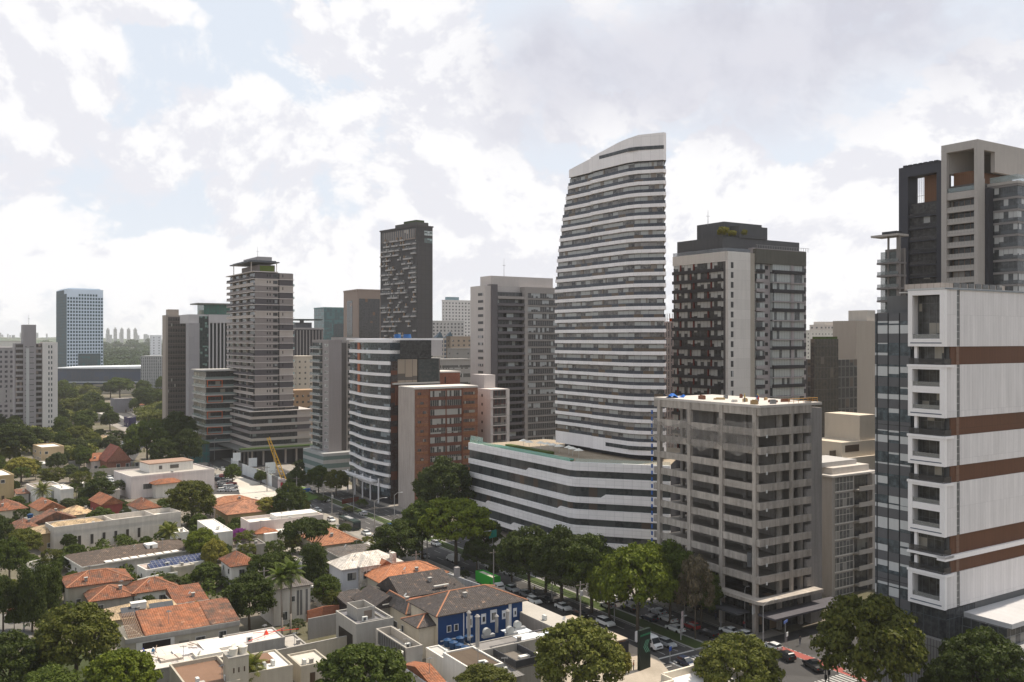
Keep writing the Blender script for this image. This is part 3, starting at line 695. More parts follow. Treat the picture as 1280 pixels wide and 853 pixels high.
# ---- concrete frame tower at the far right with its dark neighbour volume
def frame_tower():
    b = B('apartment_tower', 'tall grey concrete framed tower with recessed balconies behind the white stacked block', 1176.5, 1222, 1281, 250.0, ytop=174)
    L, rt, H = b.L, b.root, b.H; X1 = 26; M1 = plain((.36, .33, .305), .85, .12, .15, key='board_concrete'); W1 = plain((.14, .062, .028), .6, .2, .1, panel=(.6, 9, .06, .3), key='timber')
    zt = lambda y: CAMH+(HY-y)*250/F
    T = 3.2
    f = MB(); f.box(0, T, 0, 1.0, 0, H); f.box(0, 1.4, L-1.6, L, 0, H); f.box(0, 1.6, 1.0, L-1.6, H-2.3, H)          # left portal
    f.box(T, 3.6, .02, 1.0, 0, H-10.5); f.box(T, X1, 0, 1.2, H-2.6, H); f.box(8.6, X1, 0, 1.2, H-8.2, H-2.6)
    f.box(X1-2, X1, 1.2, L, H-8, H-.02); f.box(1.6, X1-2, L-1.6, L, H-8, H-.02); f.box(1.6, X1-2, 1.2, L-1.6, H-.7, H-.04)
    f.build('frame', M1, rt)
    MB().box(2.4, X1-.5, 1.02, L-.2, 0, H-11.5).build('wall', plain((.10, .09, .085), .8), rt)
    MB().box(3.2, X1-2.2, 3.4, L-1.8, H-14, H-7.8).build('penthouse', W1, rt)
    g = glaz(1.7, 3.3, .14, (.02, .02, .02), (.3, .28, .25), .2, (.17, .085, .04), .15, key='timber_windows')
    for i in range(18):
        z = H-19.0-i*3.3
        MB().box(.5, 2.6, 1.0, L-1.6, z-.25, z).build('balcony', M1, rt)
        MB().box(.25, .5, 1.0, L-1.6, z-.35, z+.25).build('balcony_edge', M1, rt)
        MB().box(2.2, 2.38, 1.0, L-1.6, z, z+3.0).build('window', g, rt)
        MB().box(.36, .42, 1.02, L-1.62, z+.2, z+1.25).build('railing', glaz(.9, 9, .12, (.28, .26, .24), (.2, .2, .2), 0, (.42, .39, .36), .3, mid=(.3, .28, .26)), rt)
    MB().box(.3, 2.6, 1.0, L-1.6, H-15.7, H-13.7).build('balcony_front', M1, rt); MB().box(.4, .46, 1.0, L-1.6, H-13.6, H-12.4).build('railing', clearglass((.2, .24, .24), .6), rt)
    # dark slab and glazed bay on the right
    MB().box(3.6, 5.9, -1.1, 1.9, 0, H-13.2).build('dark_pier', MDK, rt)
    MB().box(6.0, 30, -7.6, 1.8, 0, H-12.6).build('bay_wall', plain((.13, .12, .115), .7), rt)
    for i in range(18):
        z = H-12.6-3.4*(i+1)
        MB().box(5.7, 30.2, -7.9, 1.0, z+2.75, z+3.35).build('bay_slab', plain((.21, .195, .19), .8), rt)
        MB().box(5.88, 30.1, -7.72, 1.2, z-.04, z+2.74).build('bay_window', glaz(1.3, 3.4, .08, (.02, .022, .025), (.46, .46, .45), .42, (.06, .065, .065), .12, vs=0), rt)
        MB().box(5.74, 30.15, -7.84, 1.1, z+.02, z+1.0).build('railing', clearglass((.05, .055, .06), .75), rt)
    MB().box(5.5, 30.2, -8.0, .5, H-12.6, H-11.9).build('bay_roof', M1, rt); MB().box(5.7, 5.76, -7.8, -.2, H-11.8, H-10.2).box(5.7, 30, -7.86, -7.8, H-11.8, H-10.2).build('railing', clearglass((.3, .36, .36), .45), rt)
    # dark volume behind, to the left
    d = B('apartment_tower', 'slim dark clad tower volume with an open roof storey, left of the concrete framed tower', 1123.5, 1176.3, 1181, 263.0, ytop=201.5)
    L, rt, H = d.L, d.root, d.H
    M3 = plain((.045, .045, .055), .6, .1, .1, key='dark_render')
    g = MB(); g.box(0, 5, 0, 1.4, 0, H); g.box(0, 5, L-3.0, L, 0, H); g.box(0, 5, 1.4, L-3.0, H-3.0, H-.02); g.box(4.6, 5, 1.4, L-6.5, H-10, H-3); g.build('frame', M3, rt)
    MB().box(1.5, 4.9, 1.4, L-3, 0, H-11).build('wall', plain((.05, .045, .045), .7), rt)
    MB().box(2.8, 3.1, 1.4, L-6.5, H-11, H-3).build('roof_room', W1, rt)
    w_ = MB()
    for i in range(6): w_.box(4.4, 4.55, L-6.4+i*.65, L-6.32+i*.65, H-11, H-3)
    w_.box(4.4, 4.56, L-6.5, L-3, H-8.5, H-8.4); w_.build('window_frame', plain((.3, .3, .3), .5), rt)
    for i in range(18):
        z = H-15-i*3.6
        MB().box(.35, 1.6, 1.4, L-3, z-.3, z).build('floor_slab', M3, rt)
        MB().box(1.2, 1.5, 1.4, L-3, z, z+3.3).build('window', glaz(2.1, 3.6, .1, (.015, .015, .017), (.4, .4, .39), .28, (.05, .045, .04), .15), rt)
        MB().box(.45, .5, 1.4, L-3, z, z+1.05).build('railing', clearglass((.04, .04, .045), .7), rt)
    mb = MB()
    for i in range(7): mb.box(-.2, 5.2, 1+i*(L-2)/7, 1+i*(L-2)/7+1.1, H, H+.5)
    mb.build('roof_panels', MDK, rt)
    # slim glazed balcony stack at its left end
    e = B('apartment_tower', 'narrow stack of glazed balconies sticking out left of the dark tower volume', 1100, 1124, 1130, 258.0, ytop=292)
    L, rt, H = e.L, e.root, e.H
    MB().box(0, .8, 0, .9, 0, H).box(0, .5, L*.55, L*.55+.4, 0, H).box(2.4, 3, 0, L, 0, H-4).build('frame', plain((.2, .18, .17), .8), rt)
    MB().box(-1.2, 4, -.3, L+2.2, H-.6, H).build('roof', M1, rt); MB().box(.2, 3, 1, L-.5, H, H+.9).build('roof_frame', MDK, rt)
    for i in range(16):
        z = H-8.5-i*3.6
        MB().box(-.7, 3.2, -.1, L+.6, z, z+.55).build('balcony', plain((.17, .155, .15), .8), rt)
        MB().box(-.65, -.6, 0, L+.5, z+.55, z+1.5).build('railing', clearglass((.2, .22, .22), .5), rt)
        MB().box(.3, .38, .9, L, z+.55, z+3.6).build('window', clearglass((.1, .12, .12), .5), rt)
frame_tower()
# ---- residential tower with red panels and white end wall
def redtower():
    b = B('apartment_tower', 'apartment tower with dark balconies, red panels and a blank white end wall', 842, 910, 1011, 276.0, ytop=314)
    L, rt, H = b.L, b.root, b.H; r1, r2 = b.sr(938), b.sr(944.5); r3 = b.sr(966); r4 = b.sr(1005); RR = b.Rr; X1 = RR
    MWH = plain((.58, .545, .51), .8, .08, .16, panel=(60, 3.0, .07, .18), key='pale_render'); MGY = plain((.33, .295, .295), .8, .1, .2, key='grey_render'); MD = plain((.035, .032, .035), .6, .1, .15, key='dark_band'); MRED = plain((.12, .02, .015), .6, .15, .1, key='red_panel')
    MB().box(0, r2, 1.0, L, 0, H-3).build('wall', plain((.1, .09, .09), .8), rt)
    MB().box(0, r1, 0, 1.0, 0, H-.02).box(.02, .98, 1.0, 1.9, 0, H-.05).build('end_wall', MWH, rt); MB().box(r1, r2, .35, 5, 0, H-.1).build('return_wall', plain((.36, .32, .27), .8), rt)
    MB().box(-.25, .8, 1.0, L+.2, H-3.0, H).build('parapet_band', MWH, rt)
    MB().box(r2, RR, 1.1, L-4, 0, H+1.8).build('rear_wall', MGY, rt)
    pit = 3.0; n = 26
    gl = glaz(1.45, 3.0, .09, (.02, .02, .022), (.55, .55, .53), .72, (.06, .06, .06), .15)
    for i in range(n):
        z = H-3.0-pit*(i+1)
        if z < 8: break
        MB().box(-.7, .3, 1.9, L, z, z+.35).box(-.7, -.58, 1.9, L, z+.35, z+1.0).build('balcony', MD, rt)
        MB().box(-.02, .12, 1.9, L, z+.36, z+pit-.02).build('window_band', gl, rt)
        k = [(L*.30, 0), (L*.62, 0), (L*.87, 0)]
        for j, (s, _) in enumerate(k):
            s2 = s+((i % 2)*1.3)-.6
            MB().box(-.35, -.02, s2, s2+.5, z+.36, z+pit).build('red_panel', MRED, rt)
        MB().box(1.2, 2.3, -.06, .05, z+.9, z+2.7).build('window', glaz(.55, 9, .06, (.03, .03, .035), (.4, .4, .4), .15, (.3, .28, .26), .15), rt)
        # right wing: windows and balcony boxes
        gw_ = glaz(1.2, 3.0, .08, (.025, .025, .028), (.46, .48, .46), .7, (.08, .08, .08), .15, mid=(.12, .13, .13), drop=False)
        MB().box(r2+.8, r3-3.2, .5, 1.12, z+.3, z+2.7).build('window', gw_, rt); MB().box(r2+.8, r3-3.2, .2, .5, z+.1, z+1.1).build('balcony', MGY if i % 3 else MD, rt)
        MB().box(r3-2.3, r3-1.1, 1.0, 1.13, z+1.2, z+2.3).build('window', plain((.02, .02, .022), .2), rt)
        MB().box(r3, r4, .05, 1.12, z+.05, z+2.95).build('window_band', gw_, rt)
        MB().box(r3-.1, r4+.1, -.55, .2, z, z+(1.05 if i % 2 == 0 else .3)).build('balcony', MD if i % 2 == 0 else MGY, rt)
        MB().box(r4+.7, r4+2.3, 1.0, 1.14, z+.8, z+2.2).build('window', plain((.05, .045, .05), .3), rt)
        MB().box(r3+(r4-r3)*.57, r3+(r4-r3)*.66, -.2, 0.04, z, z+2.95).build('pier', MGY, rt)
    MDG = plain((.085, .085, .09), .8, .15, .3, key='charcoal_render'); MDM = plain((.105, .10, .085), .9, .35, .3, key='mossy_render')
    MB().box(r2, RR-1.6, -.3, 1.08, H-3.1, H+1.4).build('wing_top', MDM, rt)
    MB().box(1.0, RR-1, 3, L-.6, H-.5, H+4.8).build('penthouse', MDG, rt); MB().box(r1-2, RR*.55, 2.6, L-3, H+4.8, H+8.6).build('penthouse', MDG, rt)
    MB().box(5, 22, 6.5, L-5.5, H+4.7, H+10).build('tank_room', MDG, rt)
    MB().box(-.3, r1, .05, .12, H, H+1.0).box(-.25, -.2, .1, L, H, H+1.1).build('railing', clearglass((.25, .27, .3), .55), rt)
    rl = MB()
    for i in range(22): rl.box(r2+.5+i*(RR-r2)/22, r2+.58+i*(RR-r2)/22, -.2, -.12, H+1.4, H+2.6)
    rl.box(r2, RR, -.2, -.12, H+2.55, H+2.65); rl.build('railing', plain((.25, .25, .25), .5), rt)
    return b
RT = redtower()
# ---- grey tower in the middle
def greymid():
    b = B('apartment_tower', 'grey tower with pale side and long dark balconies, just left of the curved tower', 588, 606, 703, 378.0, ytop=357)
    L, rt, H = b.L, b.root, b.H; a, c, d = b.sr(618.5), b.sr(655), b.sr(659)
    MP = plain((.46, .42, .395), .85, .08, .12, key='pale_grey_render'); MDG = plain((.115, .105, .11), .8, .1, .1, key='dark_grey_render'); MG = plain((.29, .265, .25), .85, .1, .12, key='mid_grey_render')
    MB().box(0, a*.62, 0, L, 0, H).box(a*.62, b.Rr, 3, L, 0, H-.05).build('wall', MP, rt)
    MB().box(a*.62, a+1.1, -.5, 3, 0, H+.6).build('dark_pier', MDG, rt); MB().box(c, d, -.5, 3, 12, H).build('pier', MG, rt); MB().box(d, b.Rr, -.3, 3.05, H-2.6, H).build('parapet_band', MG, rt)
    gl = glaz(1.6, 2.95, .1, (.018, .018, .02), (.42, .44, .42), .22, (.1, .1, .1), .15); gs = glaz(1.15, 2.95, .16, (.035, .035, .038), (.40, .42, .42), .42, (.26, .24, .23), .2)
    for i in range(24):
        z = H-2.4-2.95*(i+1)
        if z < 4: break
        MB().box(-.12, .02, 1.3, L*.45, z+1.2, z+2.3).build('window', glaz(1, 9, .08, (.04, .04, .045), (.4, .4, .4), .4, (.2, .2, .2)), rt)
        MB().box(a+1.1, c, 1.6, 1.75, z, z+2.95).build('window_band', gl, rt)
        MB().box(a+1.1, c, -.7, 1.6, z, z+.22).box(a+1.1, c, -.8, -.68, z, z+1.15).build('balcony', MDG if i > 0 else MG, rt)
        MB().box(d+.01, b.Rr-.4, -.15, .1, z+.75, z+2.75).build('window_band', gs, rt); MB().box(d, b.Rr-.3, -.35, .05, z+.02, z+.45).build('sill_band', MG, rt)
        MB().box(d, b.Rr-.35, .11, 3.04, z-.2, z+2.96).build('wall_panel', MG, rt) if i % 8 == 0 and False else None
        if rnd.random() < .45: s = rnd.uniform(a+2, c-5); MB().box(s, s+rnd.uniform(2, 4.5), .2, .3, z+1.15, z+2.8).build('balcony_screen', plain((.36, .38, .37), .4), rt)
    MB().box(d, b.Rr-.35, .11, 3.04, 14, H-2.6).build('wall_panel', MG, rt)
    MB().box(a, b.Rr-3, 3, L, H, H+4.4).build('tank_room', MP, rt)
    MB().box(a-.5, b.Rr, -.9, 3, 9, 14).build('base_floor', MG, rt)
    MB().box(a+1, b.Rr, -6, 3, 0, 7).build('base_hall', glaz(2.4, 3, .3, (.03, .03, .03), (.3, .3, .3), .2, (.33, .31, .29)), rt)
    return b
greymid()
# ---- striped residential tower in the left middle
def striped():
    b = B('apartment_tower', 'striped grey and beige apartment tower with a flat flying roof, standing behind the yellow crane', 286, 319.5, 366.5, 433.0, ytop=340)
    L, rt, H = b.L, b.root, b.H; x1, x2 = b.sr(347.5), b.sr(349.5); RR = b.Rr; RP = b.sr(388)
    cb, cm, cd = plain((.40, .35, .315), .85, .08, .1, key='beige_render'), plain((.235, .205, .195), .85, .08, .1, key='taupe_render'), plain((.085, .075, .08), .7, .1, .1, key='plum_render')
    msl = plain((.50, .45, .42), .8, .1, .2, key='slab_edge')
    MB().box(.5, RR-.2, .6, L-1, 0, H-.1).build('wall', plain((.06, .055, .055), .8), rt)
    gl = glaz(1.9, 3.07, .12, (.018, .018, .018), (.22, .24, .23), .2, (.05, .05, .05), .15)
    for i in range(21):
        z = H-3.07*(i+1); c = [cd, cb, cb, cm, cd, cd, cb, cd, cb, cm, cd, cm, cd, cb, cm, cd, cm, cd, cb, cd, cm][i]; c2 = [cm, cd, cb, cd, cm, cd, cb, cm, cd, cb, cm, cd, cb, cm, cd, cb, cm, cd, cb, cm, cd][i]
        c = c if rnd.random() < .8 else cm
        MB().box(-1.3, RR+.5, -.25, L, z-.32, z).build('floor_slab', msl, rt)
        MB().box(-1.2, -1.08, 0, L-.3, z+.02, z+1.1).build('railing', cb if c is cb else (cd if c is cd else cm), rt)
        MB().box(.3, .49, .8, L-1.2, z+.0, z+2.74).build('window_band', gl, rt)
        for j in (L*.28, L*.55, L*.8): MB().box(-.6, .3, j, j+.5, z, z+2.74).build('pier', cb, rt)
        MB().box(-.3, x1, 0, .59, z, z+2.75).build('wall_panel', c, rt); MB().box(x2, RR, .05, .59, z, z+2.75).build('wall_panel', c2, rt)
        MB().box(x1*.78, x1-.2, -.05, .02, z+.7, z+2.2).build('window', glaz(1.3, 9, .1, (.02, .02, .02), (.3, .3, .3), .2, (.05, .05, .05)), rt)
        for s in (x1*.5, x1*.62): MB().box(s, s+.5, -.04, .02, z+1.0, z+2.1).build('window', plain((.025, .025, .025), .2), rt)
        MB().box(x2+1.4, x2+1.8, 0.0, .07, z+.9, z+2.3).build('window', plain((.025, .025, .025), .2), rt) if i % 2 == 0 else None
        if i % 2: MB().box(RR-.1, RR+1.2, 1.5, 4.5, z, z+1.0).build('balcony', clearglass((.4, .55, .55), .6), rt)
    MB().box(-1.5, x1, -.4, L, H, H+.4).build('roof', msl, rt)
    MB().box(2, x1-1, 1.5, L-16, H+.4, H+3.6).build('penthouse', cm, rt); MB().box(2.5, x1-1.5, 1.2, 1.5, H+.5, H+3.2).build('roof_garden', foliage((.11, .15, .03), 'hedge_leaves'), rt)
    mb = MB(); mb.box(-3.5, x1+.6, -.6, L-14, H+4.6, H+5.1); mb.box(-2.5, x1-.8, .2, L-16, H+5.1, H+5.6); mb.build('flying_roof', plain((.10, .105, .115), .6), rt)
    MB().box(2, x1-2, 3, L-19, H+5.6, H+7.6).build('tank_room', plain((.3, .28, .28), .8), rt)
    for p in ((-2, .3), (x1-.6, .3), (-2, L-16)): MB().cyl(p[0], p[1], H+.3, H+4.7, .2).build('post', msl, rt)
    # podium floors
    for i in range(5):
        z = 8.6+3.45*i
        MB().box(-3, RP, -1.6, L, z-.4, z+.85).build('floor_slab', cb if i != 2 else cm, rt)
        MB().box(-2.2, RP-7, -.9, L-1, z+.85, z+3.05).build('window_band', gl, rt); MB().box(RP-7, RP-.2, -1.2, 8, z+.86, z+3.04).build('wall_panel', [cm, cb, cd, cm, cb][i], rt)
    MB().box(-3.2, RP+.2, -1.8, L, 25.45, 25.8).build('terrace', msl, rt)
    MB().box(-.5, RP-6, .0, L, 25.8, H-3.07*21-.3).build('sky_lobby', glaz(3.6, 5, .25, (.02, .02, .02), (.25, .2, .15), .15, (.1, .09, .09), .15), rt)
    MB().box(0, RP-3, 2, L, 0, 8.2).build('lobby', plain((.03, .03, .032), .4), rt)
    for i in range(5): MB().box(-2.4+i*5.4, -1.6+i*5.4, -1.4, -.6, 0, 8.2).build('column', cb, rt)
    for i in range(6): MB().box(-2.6, -1.9, 4+i*6, 4.8+i*6, 0, 8.2).build('column', cb, rt)
    MB().box(-9, RP+10, -6, L-4, 7.4, 8.1).build('canopy', plain((.13, .13, .12), .8), rt); MB().box(-8.5, RP+9.5, -5.6, -2, 8.1, 8.8).build('roof_garden', foliage((.05, .08, .025), 'hedge_leaves'), rt)
striped()
# low striped block with orange frames, left of it
def low_striped():
    b = B('apartment_block', 'low block of thin white floor bands with small orange frames, left of the striped tower', 250, 257, 300, 452.0, H=42)
    rt = b.root; L, RR = 25, b.Rr; MB().box(.6, RR, .6, L, 0, 41).build('wall', plain((.07, .065, .06), .7), rt)
    ms = plain((.42, .40, .37), .8, .1, .2); mo = plain((.55, .11, .02), .5, key='orange_frame')
    for i in range(10):
        z = 5+i*3.9; MB().box(-.6, RR, -.8, L, z-.45, z+.1).build('floor_slab', ms, rt)
        MB().box(-.3, RR, -.5, L, z+.1, z+1.1).build('railing', clearglass((.35, .42, .4), .55), rt)
        MB().box(.3, RR-.1, .3, L, z+.1, z+3.4).build('window_band', glaz(2.4, 3.9, .1, (.025, .025, .022), (.3, .27, .22), .25, (.07, .06, .05)), rt)
        if i in (2, 4, 6, 8):
            f = MB(); f.box(.5, 8, -1.0, -.8, z+3.1, z+3.35); f.box(.5, 8, -1.0, -.8, z, z+.2); f.box(.5, .8, -1.0, -.8, z+.2, z+3.1); f.box(7.7, 8, -1, -.8, z+.2, z+3.1); f.build('orange_frame', mo, rt)
    MB().box(-1, RR, -1, L, 44, 44.5).build('roof', ms, rt)
    t = B('shop_pavilion', 'small teal glass pavilion at the foot of the low striped block', 229, 240, 262, 440.0, H=9)
    MB().box(0, t.Rr, 0, t.L, 0, 9).build('wall', glaz(2.2, 4.5, .2, (.02, .12, .12), (.1, .3, .3), .4, (.02, .18, .16), .3), t.root); MB().box(-.4, t.Rr, -.4, t.L, 9, 9.7).build('roof', foliage((.08, .12, .03), 'hedge_leaves'), t.root)
low_striped()
# ---- dark towers left of it
def leftoffices():
    b = B('office_tower', 'brown office tower with beige edge and dark gridded windows behind the darkest trees', 203.5, 207, 233, 545.0, ytop=393)
    rt, RR, H = b.root, b.Rr, b.H
    mbe = plain((.34, .29, .25), .8, .1, .1, key='beige_stone')
    MB().box(0, RR, 0, 9, 0, H-.5).build('wall', mbe, rt)
    g = glaz(.95, 3.3, .26, (.018, .015, .014), (.35, .33, .30), .07, (.15, .12, .10), .2)
    for i in range(21):
        z = 4+i*3.3
        if z+3.3 > H-1: break
        MB().box(1.4, RR-.1, -.12, .05, z+.9, z+3.3).build('window_band', g, rt); MB().box(1.4, RR-.1, -.1, .05, z, z+.9).build('spandrel', plain((.13, .105, .09), .7), rt)
    MB().box(2, RR-4, 2, 8.5, H-.5, H+3).build('roof_plant', mbe, rt)
    c = B('office_tower', 'grey blank ended office tower with white vertical ribs and a green glass penthouse', 232.5, 236, 290, 520.0, ytop=404)
    rt, H = c.root, c.H; s1, s2 = c.sr(249.5), c.sr(261); RR = c.Rr
    mg = plain((.30, .285, .29), .8, .06, .08, panel=(3, 3.4, .06, .15), key='grey_stone'); ml = plain((.44, .42, .42), .8, .08, .1)
    MB().box(0, s1, 0, 7, 0, H).build('blank_wall', mg, rt); MB().box(s1, s2, .8, 22, 0, H+4).build('glass_strip', glaz(1.3, 1.7, .1, (.02, .035, .03), (.2, .3, .26), .35, (.05, .06, .06), .12), rt)
    MB().box(max(.2, s1-9), RR, 1.2, 22.5, H, H+5).build('wall', ml, rt); MB().box(s2, RR, .6, 22.2, 0, H-.05).build('wall', plain((.03, .035, .035), .3), rt)
    for i in range(15):
        s = s2+i*2.1
        if s < RR-1: MB().box(s, s+.75, -.1, .6, 14, H+5).build('rib', ml, rt)
    MB().box(s2, RR, -.15, 1.15, H+.3, H+5.05).build('cornice', ml, rt)
    MB().box(s2-2, RR, 3, 18, H+5, H+11).build('penthouse', glaz(3, 6, .12, (.05, .16, .12), (.15, .3, .25), .3, (.08, .12, .11), .12), rt); MB().box(s2-6, RR+1, 1.5, 19, H+11, H+11.7).build('roof', plain((.2, .2, .18), .7), rt)
    # ribbed slab and flying roof right of the striped tower
    d = B('office_tower', 'ribbed dark office slab with a flying saucer roof, peeking out right of the striped tower', 350, 369, 404, 640.0, ytop=412)
    rt, H = d.root, d.H; RR = d.Rr; MB().box(0, RR, 0, 20, 0, H).build('wall', plain((.05, .045, .05), .6), rt)
    for i in range(14): MB().box(1+i*2.3, 1.7+i*2.3, -.4, 0, 0, H-.5).build('rib', plain((.33, .3, .29), .7), rt) if 1.7+i*2.3 < RR else None
    MB().box(-.4, RR+.4, -.5, 20, H, H+1.2).build('cornice', plain((.4, .37, .36), .7), rt)
    MB().box(2, 14, 5, 15, H+1.2, H+5).build('penthouse', plain((.2, .2, .22), .6), rt); MB().cyl(8, 9, H+6.6, H+7.3, 14, 15, 24).build('flying_roof', plain((.05, .09, .10), .5), rt); MB().cyl(8, 9, H+5, H+6.6, 1.5).build('roof_post', plain((.3, .3, .3), .6), rt)
    e = B('office_tower', 'teal glass office tower mirroring its neighbours, left of the brown block', 404, 405, 430, 820.0, ytop=385.5)
    MB().box(0, e.Rr, 0, 25, 0, e.H).build('wall', glaz(2.5, 3.5, .12, (.03, .10, .11), (.07, .16, .17), .5, (.05, .13, .14), .08, wav=.05), e.root); MB().box(9, e.Rr-.5, -.3, 0.02, 10, e.H-14).build('glass_bay', glaz(2.5, 7, .2, (.015, .035, .045), (.1, .14, .15), .3, (.03, .06, .07), .08), e.root); MB().box(-.3, e.Rr, -.3, 25, e.H, e.H+1).build('cornice', plain((.1, .2, .2), .6), e.root)
    # brown block
    f = B('office_tower', 'brown stone office block with tall dark glass panels, left of the tallest dark tower', 429.5, 447, 477, 690.0, ytop=363.5, th=30)
    rt, H = f.root, f.H; mb_ = plain((.27, .205, .17), .8, .06, .08, key='brown_stone'); mdg = glaz(2.0, 3.5, .12, (.018, .014, .016), (.2, .1, .05), .06, (.045, .035, .035), .12)
    MB().box(0, f.Rr, 0, f.L, 0, H).build('wall', mb_, rt); MB().box(-.15, .02, f.L*.35, f.L*.75, 6, H-7).build('window_band', mdg, rt); MB().box(1.2, f.Rr-1.5, -.15, .02, 6, H-6).build('window_band', mdg, rt); MB().box(-.3, f.Rr+.3, -.3, f.L, H, H+1.2).build('parapet', mb_, rt)
leftoffices()
# ---- tall dark tower with scattered balconies
def darktower():
    b = B('apartment_tower', 'tallest dark brown tower, its front dotted with scattered pale balconies', 475.5, 521.5, 540.8, 600.0, ytop=283, th=41)
    L, rt, H, RR = b.L, b.root, b.H, b.Rr; mk = plain((.048, .044, .046), .6, .12, .1, panel=(3.3, 3.2, .16, .35), key='bronze_panels')
    MB().box(0, RR, 0, L, 0, H).build('wall', mk, rt)
    rects = []; wins = []; r2 = random.Random(5); gl = []
    for i in range(45):
        z = H-8.5-3.2*i
        if z < 25: break
        s = 1.0
        while s < L-3:
            w_ = r2.choice([2.4, 2.4, 4.6, 6.8])
            if r2.random() < .62 and s+w_ < L-.5:
                rects.append(('L', s, s+w_, z, z+1.0, -.1, 1.5)); gl.append(('L', s+.2, s+w_-.2, z+1.0, z+2.6, -.2, .06))
                if r2.random() < .5: wins.append(('L', s+w_-.5, s+w_-.05, z+1.0, z+2.85, 0, .9))
            s += w_+r2.choice([.6, 1.4, 2.4])
    for q in range(len(rects)//95+1): pass
    b.parts('balcony', plain((.36, .34, .33), .7, .2), rects)
    b.parts('window', glaz(1.1, 3, .1, (.02, .02, .022), (.45, .44, .40), .35, (.05, .045, .045), .15), gl)
    b.part('screen', plain((.30, .20, .13), .7), wins)
    b.part('window_band', glaz(2.6, 9, .9, (.03, .03, .03), (.35, .33, .3), .2, (.20, .15, .12)), [('L', 2, L-3, H-8, H-1.2, -.1, .1)])
    b.part('window', glaz(2.0, 2.5, .2, (.15, .2, .2), (.5, .55, .55), .9, (.08, .08, .08)), [('R', RR*.45, RR-.1, H-5.5, H-2.5, -.1, .1)])
    b.part('window', glaz(2.0, 2.5, .2, (.1, .15, .15), (.3, .4, .4), .6, (.08, .08, .08)), [('R', RR*.45, RR-.1, H-10.5, H-7.5, -.1, .1)])
    MB().box(-.6, RR+.4, -.5, L+.3, H, H+.9).build('roof', plain((.06, .05, .05), .7), rt); MB().box(1, RR-2, 2, L*.62, H+.9, H+3.2).build('roof_plant', plain((.07, .065, .06), .8), rt); MB().box(2, RR-4, 4, L*.42, H+3.2, H+4.8).build('roof_garden', foliage((.035, .05, .02), 'hedge_leaves'), rt)
darktower()
